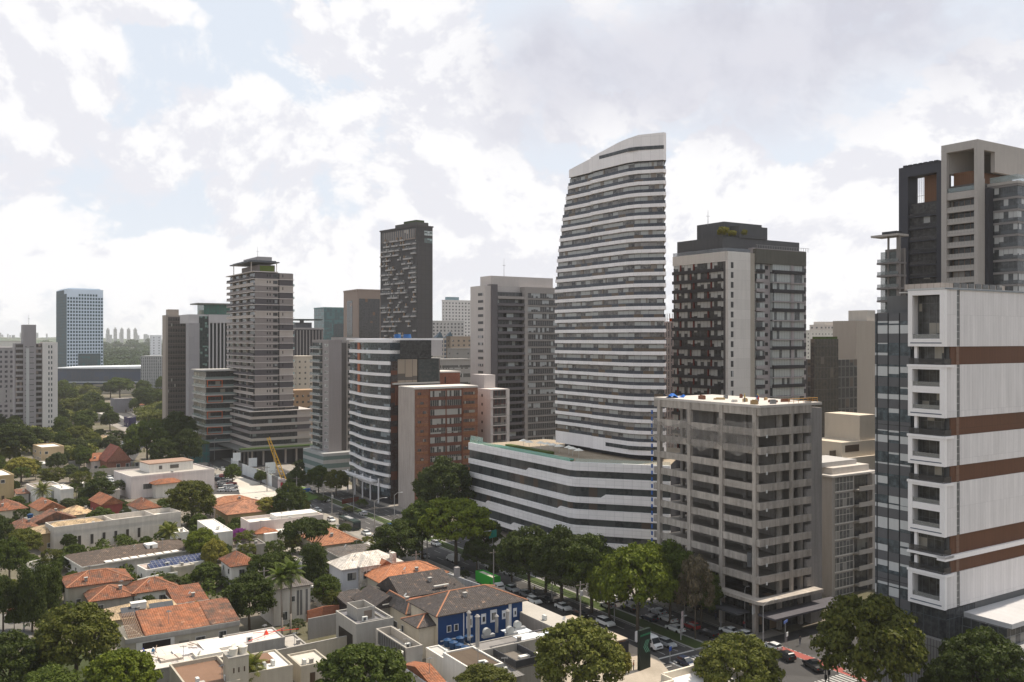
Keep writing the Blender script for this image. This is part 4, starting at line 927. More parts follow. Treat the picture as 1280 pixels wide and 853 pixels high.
# ---- slim grey tower with balconies, curved glass office, brick block
def midrow():
    b = B('apartment_tower', 'slim grey tower with blank wall and glazed balconies, left of the curved glass office', 390.5, 411, 427, 395.0, ytop=427.5)
    L, rt, H, RR = b.L, b.root, b.H, b.Rr; mg = plain((.275, .25, .245), .85, .08, .12, key='grey_plaster'); ml = plain((.40, .37, .35), .85)
    MB().box(0, RR, 0, L, 0, H).build('wall', mg, rt); MB().box(RR, RR+3, 2, L, 0, H-.5).build('recess', plain((.12, .11, .105), .85), rt); MB().box(RR+3, RR+9, 1.5, L, 0, H+2).build('rear_wall', plain((.33, .3, .28), .85), rt)
    wn, bl, rl, rw = [], [], [], []
    for i in range(17):
        z = H-3.2-2.95*i
        wn.append(('L', L*.10, L*.24, z+1.1, z+2.3, -.02, .12)); wn.append(('L', L*.03, L*.08, z+1.2, z+2.2, -.02, .1))
        bl.append(('L', L*.36, L-.3, z-.05, z+.3, 0, 1.5)); rl.append(('L', L*.36, L-.35, z+.3, z+1.25, 1.35, 1.42)); rw.append(('L', L*.38, L-.4, z+.3, z+2.8, -.1, .05))
    b.parts('window', glaz(1, 3, .12, (.3, .3, .29), (.6, .6, .58), .5, (.5, .5, .48)), wn); b.parts('balcony', ml, bl); b.parts('railing', clearglass((.40, .44, .43), .45), rl); b.parts('window_band', glaz(2, 3, .1, (.05, .06, .06), (.4, .42, .4), .3, (.2, .2, .2)), rw)
    for i in range(16):
        z = H-3.2-2.95*i; MB().box(RR+3.5, RR+8, 1.3, 1.55, z+.4, z+2.3).build('window', glaz(1.5, 3, .1, (.05, .05, .05), (.4, .4, .38), .3, (.25, .24, .22)), rt)
    MB().box(-.2, RR+.2, -.2, L, H, H+.9).build('parapet', mg, rt)
    p0, p1 = plain((.12, .17, .16), .5), plain((.34, .34, .33), .6)
    for i, (z0, z1, m_) in enumerate(((-.3, 3, p0), (3, 4.6, p1), (4.6, 6.6, p0), (6.6, 8.2, p1), (8.2, 9.8, p0), (9.8, 11, p1))): MB().box(-4.2+.01*i, RR+8+.01*i, -4.5+.01*i, L+.5, z0, z1).build('podium_band', m_, rt)
    # curved glass office
    c = B('office_building', 'curved glass office with wavy white floor bands, left of the brick building', 433, 487, 500, 329.0, ytop=424)
    L, rt, H, RR = c.L, c.root, c.H, c.Rr
    def ptsf(off, n=14):
        o = []
        for k in range(n+1):
            s = L*k/n; q = 1.7*math.sin(math.pi*min(1, k/n*1.15))-1.5*(k/n)**2; o.append((-q-off, s))
        return o
    def band(name, mat, z0, z1, off):
        a = ptsf(off); poly = a[::-1]+[(RR, 0), (RR+6, L*.9)]
        poly = [(a[-1][0], a[-1][1])]+a[-2::-1]+[(RR+(off > 0)*.001, a[0][1]), (RR+3, L)]
        return MB().prism(poly, z0, z1).build(name, mat, rt)
    mwb = plain((.70, .68, .68), .5, .06, .08, key='white_band'); gl = glaz(2.0, 4.05, .10, (.018, .024, .03), (.24, .28, .31), .26, (.03, .035, .04), .06, mid=(.085, .10, .115), key='office_glass', wav=.03)
    band('wall', plain((.03, .03, .035), .5), 0, H-.5, -.9)
    for i in range(14):
        z = H-1.2-4.05*i
        if z < 2: break
        band('floor_band', mwb, z-.1, z+(.95 if i not in (1, 2) else 1.2), .35)
        if z > 6: band('window_band', gl, z-3.0, z-.12, -.1)
    so_ = L*.62
    for i in range(5):
        z = H-1.2-4.05*i; q = 1.7*math.sin(math.pi*min(1, .62*1.15))-1.5*.62**2; MB().box(-q-.22, -q+.3, so_, so_+1.9, z-2.95, z-.15).build('orange_panel', plain((.32, .11, .05), .5, .1), rt)
    b2 = MB().box(.4, RR+.3, -.15, .9, 2, H-8).build('side_glass', glaz(3, 4.05, .22, (.035, .018, .014), (.14, .06, .04), .4, (.03, .02, .018), .08), rt)
    MB().box(0, 22, .2, L, H-.4, H+.3).build('roof', mwb, rt); MB().box(.5, 17, .1, .8, H-7.2, H-.4).build('roof_window', glaz(4, 7, .2, (.02, .02, .02), (.2, .15, .1), .15, (.03, .03, .03), .1), rt)
    MB().box(17, 21.6, .1, 14, H-6.2, H-.4).build('wall_panel', plain((.38, .36, .36), .8), rt); MB().box(RR+.5, 21, .85, 18, H-24, H-7.3).build('wall_rear', plain((.13, .115, .105), .5), rt)
    MB().box(1, 20, -1.2, 1, H-16.5, H-15.9).build('terrace', plain((.4, .38, .36), .8), rt); MB().box(3, 11, -.2, .84, H-15.8, H-7.4).build('terrace_window', glaz(3, 9, .15, (.10, .08, .065), (.3, .25, .2), .6, (.03, .03, .03), .15), rt); MB().box(11.5, 20, -.1, .84, H-15.8, H-7.4).build('terrace_window', glaz(2.4, 9, .12, (.02, .03, .03), (.1, .1, .1), .1, (.02, .02, .02), .08), rt)
    MB().box(2, 20, -.6, .8, H-24, H-17).build('terrace_floor', plain((.14, .055, .035), .8), rt)
    MB().cyl(10, 6, H+.3, H+1.8, 1.6, 1.3).build('water_tank', plain((.02, .08, .22), .4, key='blue_plastic'), rt); MB().cyl(6, 6, H+.3, H+1.8, 1.4, 1.1).build('water_tank', plain((.02, .08, .22), .4, key='blue_plastic'), rt)
    MB().box(-3.4, -1.2, L*.2, L*.96, 7.5, 8.1).build('entrance_canopy', mwb, rt)
    for k in range(5): MB().cyl(-1.6, L*(.15+.18*k), 0, 9, .3).build('column', mwb, rt)
    # brick block
    d = B('brick_building', 'orange brick apartment block with a blank grey end wall, beside the curved glass office', 498.5, 518.5, 597.5, 317.0, ytop=487)
    L, rt, H, RR = d.L, d.root, d.H, d.Rr; s1, s2, s3 = d.sr(537.5), d.sr(557.5), d.sr(577)
    mbr = brickm((.21, .085, .052), (.28, .12, .07)); mend = plain((.36, .315, .285), .9, .25, .4, key='stained_render')
    MB().box(0, RR, .15, L, 0, H).build('wall', mbr, rt); MB().box(-.2, -.001, 0, L, 0, H+.4).build('end_wall', mend, rt)
    MB().box(-.2, RR, -.15, L, H, H+.7).build('roof', plain((.62, .58, .54), .8), rt)
    mbp = plain((.30, .135, .07), .8, .3, .2, panel=(1.7, 2.0, .12, .4), key='orange_panel'); mpl = plain((.17, .075, .055), .85, .1, .1)
    MB().box(s1-.4, s1-.1, -.12, .14, 0, H).build('pilaster', plain((.2, .07, .04), .8), rt); MB().box(s3, s3+.3, -.12, .14, 0, H).build('pilaster', plain((.2, .07, .04), .8), rt); MB().box(s2-.15, s2+.15, -.12, .14, 0, H).build('pilaster', plain((.2, .07, .04), .8), rt)
    wn = []
    for i in range(13):
        z = H-3.4-3.27*i
        if z < 1: break
        for a, e_ in ((s1+.1, s2-.25), (s2+.25, s3-.1)): MB().box(a, e_, -.1, .14, z+.55, z+2.6).build('window', glaz(.85, 9, .12, (.03, .03, .03), (.50, .48, .44), .62, (.4, .37, .33), .3, mid=(.12, .11, .1)), rt); MB().box(a, e_, -.06, .13, z-.6, z+.54).build('spandrel', mpl, rt)
        MB().box(.6, s1-.6, -.05, .13, z+.2, z+1.2).build('brick_panel', mbp, rt); MB().box(s3+.5, RR-.2, -.05, .13, z-.5, z+.7).build('brick_panel', mbp, rt)
        MB().box(s3+.9, RR-1.4, -.06, .13, z+.9, z+1.9).build('window', glaz(.6, 9, .1, (.05, .04, .04), (.4, .36, .3), .5, (.35, .25, .2)), rt)
        MB().box(1.2+(i % 3), 2.4+(i % 3), -.06, .13, z+1.3, z+2.2).build('window', glaz(.6, 9, .1, (.04, .03, .03), (.4, .36, .3), .3, (.35, .28, .25)), rt)
    e = B('brick_building', 'plain brick upper block with two vertical slots, behind the brick apartment block', 517, 518, 575, 345.0, ytop=467); 
    MB().box(0, e.Rr, 0, 14, 0, e.H).build('wall', brickm((.25, .07, .04), (.3, .1, .05)), e.root); MB().box(-.2, e.Rr+.2, -.2, 14, e.H, e.H+.5).build('roof', plain((.6, .55, .5), .8), e.root); b_ = [MB().box(s, s+.5, -.05, .05, e.H-4, e.H-1.5).build('slot_window', plain((.03, .02, .02), .5), e.root) for s in (6, 13)]
    MB().box(-13, 0, 2, 12, 0, e.H-4).build('side_wing', plain((.12, .05, .035), .8), e.root)
    f = B('apartment_block', 'pale pink block with recessed balconies, between the brick block and the pool terrace', 597, 613.5, 636, 335.0, ytop=487)
    mp = plain((.64, .57, .53), .85, .1, .2, key='pink_render'); MB().box(0, f.Rr, 0, f.L, 0, f.H).build('wall', mp, f.root); MB().box(2, f.Rr-1, 8, f.L+8, f.H, f.H+5).build('roof_plant', plain((.5, .46, .44), .85), f.root)
    for i in range(11):
        z = f.H-3.4-3.3*i; MB().box(f.Rr*.13, f.Rr*.82, -.1, .06, z+.1, z+3.0).build('window_band', glaz(1.4, 9, .15, (.04, .03, .025), (.35, .3, .26), .35, (.16, .05, .035)), f.root); MB().box(0, f.Rr, -.5, .05, z-.2, z+.1).build('floor_slab', mp, f.root); MB().box(f.Rr*.15, f.Rr*.8, -.5, -.45, z+.1, z+1.0).build('railing', clearglass((.3, .28, .25), .5), f.root)
    MB().box(f.Rr*.85, f.Rr, -.5, .05, 0, f.H).build('pier', mp, f.root); [MB().box(-.06, .02, f.L*.6, f.L*.7, f.H-3-3.3*i, f.H-2-3.3*i).build('window', plain((.08, .06, .05), .4), f.root) for i in range(10)]
midrow()
# ---- simple far blocks, each with rows of windows
def block(name, label, pl, pc, pr, Y, ytop, col, fl=3.2, ww=1.5, gap=1.4, wh=1.4, wcol=(.04, .045, .05), th=TH, L=None, bands=False, top=None, lite=.3, cat='building', glassp=None, group=None, Hd=None):
    b = B(name, label, pl, pc, pr, Y, ytop=ytop, th=th, cat=cat, group=group); L = L or max(6, b.L); RR, H = b.Rr, b.H
    wall = plain(col, .85, .10, .15); MB().box(0, RR, 0, L, -.3, H).build('wall', wall, b.root)
    g = glaz(ww/2 if ww < 4 else 1.8, 9, .1, wcol, (.45, .44, .42), lite, tuple(c*.8 for c in col), .15)
    rr = []; z = H-fl-.6
    while z > max(1, Hd or 1):
        for face, ln in (('R', RR), ('L', L)):
            if face == 'L' and pc-pl < 2: continue
            if bands: rr.append((face, .4, ln-.4, z+.6, z+.6+wh, -.04, .06))
            else:
                n = max(1, int((ln-gap)/(ww+gap))); st = ln/n
                for k in range(n): s = st*(k+.5)-ww/2; rr.append((face, s, s+ww, z+.7, z+.7+wh, -.04, .06))
        z -= fl
    if bands: 
        for r in rr[:90]: MB().box(*((-r[6], -r[5], r[1], r[2]) if r[0] == 'L' else (r[1], r[2], -r[6], -r[5])), r[3], r[4]).build('window_band', g, b.root)
    else: b.parts('window', g, rr)
    MB().box(-.2, RR+.2, -.2, L+.2, H, H+.8).build('parapet', wall, b.root)
    if top:
        for (x0, x1, y0, y1, h_, cc) in top: MB().box(x0*RR, x1*RR, y0*L, y1*L, H+.8, H+.8+h_).build('roof_plant', plain(cc, .8), b.root)
    return b
def faroffices():
    # blue and white office tower
    b = B('office_tower', 'white gridded office tower with a blue glass end, standing far left', 70.5, 83.5, 129, 1150.0, ytop=361.5, th=38)
    L, rt, H, RR = b.L, b.root, b.H, b.Rr; mw = plain((.52, .60, .70), .6, .04, .04, key='pale_grid'); mbg = glaz(3, 3.9, .25, (.015, .055, .08), (.04, .10, .14), .35, (.025, .07, .09), .5, spec=.1)
    MB().box(0, RR, 0, L, 0, H).build('wall', mw, rt)
    MB().box(-.3, 0, .5, L, 0, H-6).build('glass_wall', mbg, rt); MB().box(-.25, 0, L*.25, L, H-6, H-1).build('glass_wall', mbg, rt)
    rr = []
    nc = 13; stx = RR/nc
    for i in range(26):
        z = H-8.5-4.25*i
        for k in range(nc):
            if i >= 18 and 3 < k < 12: continue
            if i == 0 and not 3 < k < 11: continue
            if z > 5: rr.append(('R', stx*(k+.2), stx*(k+.82), z-.1, z+2.5, -.1, .25))
    b.parts('window', plain((.015, .05, .07), .5, .3, spec=.1), rr)
    MB().box(stx*4, stx*12, -.6, 0.02, 0, H-8.5-4.25*17.2).build('glass_block', glaz(3, 4.2, .25, (.015, .06, .075), (.04, .12, .14), .4, (.03, .07, .08), .1), rt); MB().box(3, RR-3, 2, L-2, H, H+1.5).build('roof_plant', mw, rt)
    # long blue hall
    h = B('exhibition_hall', 'long low blue glass hall with a beige base behind the far left treetops', 66, 72, 205, 1000.0, H=28.5, th=3)
    mb2 = glaz(5, 12, .15, (.035, .055, .10), (.06, .08, .13), .5, (.04, .06, .10), .2, key='blue_cladding'); rt = h.root; RR = h.Rr
    MB().box(0, RR, 0, 60, 0, 10.5).build('base', plain((.42, .37, .29), .8), rt); MB().box(-1, RR, -1, 60, 10.5, 27.5).build('glass_wall', mb2, rt); MB().box(-1.3, RR, -1.6, 60, 12.3, 13.2).build('white_line', plain((.5, .52, .55), .6), rt)
    MB().prism([(-2, -2), (RR, -2), (RR, 60), (-2, 60)], 27.5, [28.6, 30.5, 30.5, 28.6]).build('roof', plain((.72, .74, .76), .5), rt)
    for s in (28, 40, RR*.75, RR*.85): MB().box(s, s+8, -.3, .1, 3, 4.8).box(s, s+8, -.3, .1, 6.5, 8).build('window', plain((.02, .03, .04), .3), rt)
    g_ = random.Random(9)
    for i in range(26):
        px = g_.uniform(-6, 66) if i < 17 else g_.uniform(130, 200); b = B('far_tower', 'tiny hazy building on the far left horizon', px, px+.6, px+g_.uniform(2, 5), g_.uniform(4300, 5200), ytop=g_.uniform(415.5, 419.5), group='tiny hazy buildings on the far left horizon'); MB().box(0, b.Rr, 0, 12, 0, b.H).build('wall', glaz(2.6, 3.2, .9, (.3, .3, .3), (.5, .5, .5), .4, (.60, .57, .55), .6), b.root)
    block('office_block', 'white and grey block with vertical fins behind the long blue hall', 174, 176, 204, 960, 446, (.34, .34, .34), ww=.9, gap=.9, wh=2.6, th=5, L=20)
    block('office_block', 'white slab with one dark windowed side, right of the far wooded hill', 182, 189, 202, 1120, 420, (.62, .63, .65), ww=1.2, gap=2.5, L=14, th=28)
    for i, px in enumerate((132, 141.3, 149.5, 158, 166.3)):
        b = B('far_tower', ['leftmost', 'second from the left', 'middle one', 'second from the right', 'rightmost'][i]+' of the five hazy pale towers on the horizon', px, px+1.2, px+5, 3600, ytop=412+[0, -.6, -.3, -.2, -.2][i], group='five hazy towers on the horizon')
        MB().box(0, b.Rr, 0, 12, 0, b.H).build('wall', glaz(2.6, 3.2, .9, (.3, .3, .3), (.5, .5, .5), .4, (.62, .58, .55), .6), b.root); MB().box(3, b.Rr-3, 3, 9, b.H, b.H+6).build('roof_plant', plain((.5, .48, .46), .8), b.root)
faroffices()
def leftresid():
    # slender residential block, left edge
    b = B('apartment_tower', 'slender apartment tower with blank grey lift core and white side, near left edge', 17.5, 18.5, 72, 560.0, ytop=429.5, th=33)
    rt, H, RR = b.root, b.H, b.Rr; s = [b.sr(p) for p in (29, 45, 53, 71.8)]
    mw = plain((.62, .585, .56), .85, .06, .12, key='off_white'); mg = plain((.29, .27, .275), .85, .06, .1); md = plain((.33, .31, .31), .8)
    MB().box(0, s[2], 1.6, 16, 0, H).build('wall', mg, rt); MB().box(s[2], RR, -.4, 16, 0, H+.7).build('white_side', mw, rt); MB().box(s[0], s[1], -.8, 14, 0, CAMH+(HY-406)*.4912).build('lift_core', mg, rt)
    MB().box(s[0]+(s[1]-s[0])*.22, s[0]+(s[1]-s[0])*.45, -1.0, -.79, 0, H-3).build('core_strip', plain((.45, .45, .44), .8), rt); MB().box(s[0]+.5, s[1]-.5, -.86, -.79, H+9.8, H+11.4).build('wall_text_band', plain((.12, .12, .13), .8), rt) if False else None
    ww = []; w2 = []
    for i in range(19):
        z = H-3.6-3.35*i
        if z < 3: break
        for a, e in ((.6, s[0]), (s[1], s[2]-.2)):
            MB().box(a, e, .6, 1.6, z-.1, z+.2).box(a, e, .55, .62, z+.2, z+1.1).build('balcony', md, rt); MB().box(a, e, 1.5, 1.62, z+.2, z+3.0).build('window_band', glaz(1.3, 9, .1, (.06, .04, .035), (.35, .28, .25), .35, (.12, .09, .08)), rt)
        for q in (.42, .60): ww.append(('R', s[2]+(RR-s[2])*q-.3, s[2]+(RR-s[2])*q+.35, z+.6, z+2.4, .38, .46))
        w2.append(('R', s[0]+.8, s[0]+2.0, z+1.3, z+1.65, .78, .85)); w2.append(('R', s[1]-3.6, s[1]-1.2, z+1.3, z+1.65, .78, .85))
    b.parts('window', plain((.045, .06, .065), .3), ww); b.parts('slot_window', plain((.05, .05, .055), .3), w2)
    c = block('apartment_block', 'checkered grey block with protruding white window boxes, cut off at the left edge', -14, -10, 18, 590, 436, (.33, .31, .31), ww=1.7, gap=1.1, wh=1.7, wcol=(.05, .04, .06), th=33, lite=.5)
    d = B('apartment_block', 'plain off white block behind the left edge towers', -16, -12, 29, 700, ytop=427, th=33); MB().box(0, d.Rr, 0, 20, 0, d.H).build('wall', plain((.62, .60, .56), .8, .04, .1), d.root); MB().box(-.3, d.Rr, -.3, 20, d.H, d.H+.5).build('parapet', plain((.5, .48, .45), .8), d.root)
    # cream blocks between the striped tower and the slim grey one
    block('apartment_block', 'cream block with small square windows, right of the striped tower', 366, 371, 392, 520, 447, (.52, .46, .38), ww=1.0, gap=1.6, wh=1.1, L=14)
    block('apartment_block', 'stepped cream block with tan lower floors, between the striped tower and the slim grey tower', 364, 368, 396, 490, 490, (.36, .24, .15), ww=1.2, gap=1.4, wh=1.3, L=12, lite=.6)
    block('apartment_block', 'taller cream block with stepped top in front of the ribbed slab', 364, 367, 382, 535, 452, (.56, .50, .42), ww=.9, gap=2, wh=1.1, L=10)
    # cluster between the dark tower and the middle grey tower
    block('apartment_block', 'distant white block with a blue green corner between the dark and grey towers', 553, 556, 592, 900, 376, (.60, .57, .55), ww=1.6, gap=1.6, wh=1.5, top=[(.1, .5, .1, .9, 3, (.2, .28, .32))], Hd=40)
    block('office_block', 'grey block with round window dots behind the cluster', 534, 540, 580, 850, 402, (.42, .40, .39), ww=1.8, gap=1.5, wh=1.8, lite=.55, Hd=40)
    g = block('office_block', 'stone coloured office block with triangular glass gables in the middle distance', 536, 541, 572, 700, 424, (.40, .36, .32), ww=2.0, gap=.9, wh=2.2, wcol=(.03, .06, .12), lite=.1, Hd=20)
    for s_ in (3, 12): MB().face([(s_, -.6, g.H+.9), (s_+6, -.6, g.H+.9), (s_+3, -.6, g.H+6)]).face([(s_+3, -.6, g.H+6), (s_+6, 5, g.H+.9), (s_, 5, g.H+.9)]).face([(s_+6, -.6, g.H+.9), (s_+6, 5, g.H+.9), (s_+3, -.6, g.H+6)]).face([(s_, 5, g.H+.9), (s_, -.6, g.H+.9), (s_+3, -.6, g.H+6)]).build('glass_gable', plain((.06, .10, .13), .15), g.root)
    block('office_block', 'tan low block beside the blue windowed office', 561, 563, 590, 640, 422, (.33, .26, .20), ww=1.4, gap=1.8, wh=1.4, Hd=20)
    block('office_block', 'grey plain topped block left of the middle grey tower', 562, 565, 592, 560, 437, (.24, .225, .21), ww=1.2, gap=4, wh=1.0, Hd=20)
    block('office_block', 'grey office block with open parking like floors, above the brick building', 541, 552, 589, 470, 451, (.30, .28, .26), bands=True, wh=1.9, fl=4.4, wcol=(.05, .045, .04), lite=.5)
    block('office_block', 'pale side block left of the grey office block above the brick building', 536, 540, 553, 480, 449, (.42, .39, .35), ww=1, gap=3, wh=1)
    # right distance
    block('apartment_block', 'pale distant block with square windows, right of the red panelled tower', 1012, 1030, 1062, 900, 407, (.50, .44, .40), ww=2.2, gap=2.0, wh=1.8, top=[(.1, .9, .1, .9, 3, (.5, .45, .4))])
    block('apartment_block', 'second pale distant block in front of the hills on the right', 1008, 1014, 1042, 760, 414, (.55, .52, .47), ww=1.2, gap=2.2, wh=1.2)
    block('apartment_block', 'small cream distant block beside the tan slab', 1040, 1048, 1075, 820, 412, (.48, .42, .36), ww=1.4, gap=2.0)
    t = B('apartment_block', 'tall blank tan slab between the dark glass office and the glass wing', 1064, 1070, 1100, 330, ytop=401); mt = plain((.38, .33, .28), .9, .06, .12, key='tan_render'); MB().box(0, t.Rr, 0, 10, 0, t.H).build('wall', mt, t.root); MB().box(9, t.Rr, 2, 10, t.H, t.H+4).build('roof_plant', plain((.45, .42, .38), .9), t.root)
    q = B('office_building', 'dark mirrored glass office with thin vertical mullions, behind the concrete frame', 1013, 1018, 1076, 300, ytop=424); md = glaz(1.6, 3.6, .14, (.02, .022, .024), (.15, .13, .11), .25, (.06, .055, .05), .05, mid=(.09, .075, .06), wav=.05)
    MB().box(0, q.sr(1048), 0, q.L, 0, q.H).build('glass_wall', md, q.root); MB().box(q.sr(1048), q.Rr, 1.5, 14, 0, q.H-7).build('glass_wall', glaz(2.2, 3.6, .5, (.02, .02, .022), (.15, .12, .1), .3, (.10, .095, .09), .05), q.root); MB().box(q.sr(1040), q.sr(1053), 2, 8, q.H, q.H+.8).build('roof_garden', foliage((.07, .11, .03), 'hedge_leaves'), q.root)
    # cream terraces and the balcony building
    z = B('apartment_block', 'cream stepped terrace block with a balcony, above the grey balcony building', 1038, 1042, 1100, 262, ytop=575); mc = plain((.60, .52, .42), .85, .08, .1, key='cream_render')
    MB().box(0, z.Rr, 0, 14, 0, z.H).build('wall', mc, z.root); MB().box(z.sr(1056), z.Rr, 1, 14, z.H, z.H+4.5).build('upper_floor', mc, z.root); MB().box(z.sr(1080), z.Rr, 1.5, 14, z.H+4.5, z.H+12).build('upper_floor', mc, z.root); MB().box(2, z.sr(1054), 2.5, 3, z.H, z.H+2.2).build('window', plain((.1, .08, .06), .3), z.root); MB().box(z.sr(1060), z.sr(1077), .85, 1.05, z.H+1.6, z.H+3.6).build('window', plain((.1, .07, .05), .3), z.root)
    v = B('apartment_block', 'small grey balcony building with white window grid, between the concrete frame and the glass wing', 1028, 1040, 1097, 212, ytop=597); rt = v.root; H = v.H; RR = v.Rr
    mgr = plain((.34, .31, .28), .85, .12, .2); mwh = plain((.52, .49, .45), .8)
    MB().box(0, RR, 0, 12, -.3, H).build('wall', mgr, rt); MB().box(v.sr(1086), RR, -1.0, .0, -.3, H).build('side_wall', mgr, rt)
    for i in range(8):
        z_ = H-3.75*(i+1)
        MB().box(1.0, v.sr(1066), -.1, .05, z_+.4, z_+3.5).build('window_band', glaz(1.25, 3.75, .14, (.05, .05, .05), (.30, .29, .27), .3, (.42, .40, .37), .3, mid=(.13, .13, .13)), rt)
        MB().box(.8, v.sr(1067), -.18, .04, z_+.1, z_+.38).build('floor_band', mwh, rt); MB().box(v.sr(1067), v.sr(1085), -1.6, 0, z_, z_+.35).box(v.sr(1067), v.sr(1085), -1.6, -1.5, z_+.35, z_+1.1).build('balcony', mgr, rt); MB().box(v.sr(1068), v.sr(1084), -.1, .04, z_+.4, z_+3.4).build('balcony_window', glaz(1.5, 9, .1, (.02, .02, .02), (.2, .2, .18), .2, (.05, .05, .05)), rt)
    MB().box(-.5, RR, -.6, 12, H, H+.4).build('roof', plain((.5, .46, .42), .85), rt); MB().box(1.5, RR-2, 1.0, 11, H+.4, H+1.9).build('roof_parapet', plain((.52, .47, .42), .85), rt); MB().box(0, 13, 3, 12, H+1.9, H+3).build('roof_plant', plain((.42, .40, .38), .8), rt)
    # lattice mast between the curved tower and the red panelled one
    m = B('scaffold_tower', 'thin hoist mast with orange bands, squeezed between the curved tower and the red panelled tower', 836, 837, 842, 300, ytop=392, cat='hoist mast')
    f = MB()
    for x in (0, 1.2):
        for y in (0, 1.2): f.box(x, x+.14, y, y+.14, 0, m.H)
    for i in range(36): f.box(0, 1.34, 0, .1, i*1.9, i*1.9+.12).box(0, .1, 0, 1.34, i*1.9, i*1.9+.12)
    f.build('mast', plain((.42, .36, .33), .7), m.root); MB().box(-.1, 1.5, -.15, 0, m.z(402), m.z(398)).build('orange_band', plain((.7, .12, .03), .6), m.root)
    g2 = B('apartment_block', 'sliver of pinkish grey building between the curved tower and the red panelled tower', 833, 834, 842, 340, ytop=402); MB().box(0, g2.Rr, 0, 8, 0, g2.H).build('wall', glaz(1.4, 3, .5, (.1, .08, .08), (.4, .35, .33), .3, (.42, .33, .30), .5), g2.root)
leftresid()
# ================================================================ the low houses
TO = roof_tile((.30, .118, .060)); TOR = roof_tile((.235, .092, .050), dirt=.75); TB = roof_tile((.22, .10, .062), dirt=.9); TT = roof_tile((.46, .34, .21), dirt=.55); TG = roof_tile((.14, .125, .115), dirt=.5); TK = roof_tile((.075, .065, .062), dirt=.4); TW = roof_tile((.66, .60, .53), dirt=.3)
WH = plain((.66, .63, .58), .85, .12, .3, key='white_wall'); WD = plain((.50, .46, .41), .9, .25, .55, key='stained_wall'); WC = plain((.56, .50, .40), .85, .15, .3, key='cream_wall'); WG = plain((.33, .31, .28), .9, .2, .45, key='grey_wall'); WO = plain((.34, .26, .14), .85, .15, .2, key='ochre_wall'); WP = plain((.60, .52, .48), .85, .1, .3, key='pinkish_wall'); WB = plain((.40, .36, .29), .9, .15, .3, key='beige_wall')
RW = plain((.72, .68, .62), .8, .18, .1, key='white_roof'); RC = plain((.40, .37, .33), .9, .3, .1, key='concrete_roof'); RDK = plain((.13, .11, .10), .9, .4, .1, key='felt_roof'); RBR = plain((.20, .12, .08), .9, .4, .1, key='brown_roof')
FRM = plain((.6, .58, .55), .6); PAN = glaz(.6, 9, .06, (.02, .022, .025), (.3, .28, .25), .25, (.25, .24, .22), .15); DOOR = plain((.07, .045, .03), .5)
def roof(b, kind, rh, mat, o=.6, x0=0, x1=None, y0=0, y1=None, z=None, name='roof', caps=None, fascia=None, parent=None):
    x1 = b.Rr if x1 is None else x1; y1 = b.L if y1 is None else y1; z = b.H if z is None else z
    X0, X1, Y0, Y1 = x0-o, x1+o, y0-o, y1+o; w_, d = X1-X0, Y1-Y0; mb = MB(); e = z+.02; t_ = .16; E = e+t_
    if kind == 'hip':
        k = min(w_, d)/2
        if w_ >= d: A, Bp = (X0+k, (Y0+Y1)/2, E+rh), (X1-k, (Y0+Y1)/2, E+rh)
        else: A, Bp = ((X0+X1)/2, Y0+k, E+rh), ((X0+X1)/2, Y1-k, E+rh)
        c = [(X0, Y0, E), (X1, Y0, E), (X1, Y1, E), (X0, Y1, E)]
        if w_ >= d: fs = [[c[0], c[1], Bp, A], [c[1], c[2], Bp], [c[2], c[3], A, Bp], [c[3], c[0], A]]; rd = [(c[0], A), (c[3], A), (c[1], Bp), (c[2], Bp), (A, Bp)]
        else: fs = [[c[0], c[1], A], [c[1], c[2], Bp, A], [c[2], c[3], Bp], [c[3], c[0], A, Bp]]; rd = [(c[0], A), (c[1], A), (c[2], Bp), (c[3], Bp), (A, Bp)]
    elif kind == 'gx':   # ridge along x
        m_ = (Y0+Y1)/2; c = [(X0, Y0, E), (X1, Y0, E), (X1, Y1, E), (X0, Y1, E)]; A, Bp = (X0, m_, E+rh), (X1, m_, E+rh)
        fs = [[c[0], c[1], Bp, A], [c[2], c[3], A, Bp], [c[1], c[2], Bp], [c[3], c[0], A]]; rd = [(A, Bp)]
    elif kind == 'gy':
        m_ = (X0+X1)/2; c = [(X0, Y0, E), (X1, Y0, E), (X1, Y1, E), (X0, Y1, E)]; A, Bp = (m_, Y0, E+rh), (m_, Y1, E+rh)
        fs = [[c[0], c[1], A], [c[1], c[2], Bp, A], [c[2], c[3], Bp], [c[3], c[0], A, Bp]]; rd = [(A, Bp)]
    elif kind == 'shx':  # single slope, high at the back
        c = [(X0, Y0, E), (X1, Y0, E), (X1, Y1, E+rh), (X0, Y1, E+rh)]; fs = [c, [(X1, Y0, E), (X1, Y1, e), (X1, Y1, E+rh)], [(X0, Y1, e), (X0, Y0, E), (X0, Y1, E+rh)], [(X1, Y1, e), (X0, Y1, e), c[3], c[2]]]; rd = []
    for f in fs: mb.face(f)
    q = [(X0, Y0), (X1, Y0), (X1, Y1), (X0, Y1)]
    for i in range(4):
        j = (i+1) % 4; mb.face([(*q[i], e), (*q[j], e), (*q[j], E), (*q[i], E)])
    mb.face([(*q[3], e), (*q[2], e), (*q[1], e), (*q[0], e)])
    r = mb.build(name, mat, parent or b.root)
    if caps and rd:
        m2 = MB()
        for p, s_ in rd: m2.tube(p, s_, .16, n=6)
        m2.build('ridge', caps, r)
    if fascia: 
        m3 = MB(); m3.box(X0-.06, X1+.06, Y0-.06, Y0-.005, e-.12, E+.02).box(X0-.06, X0-.005, Y0, Y1, e-.12, E+.02); m3.build('fascia', fascia, r)
    return r
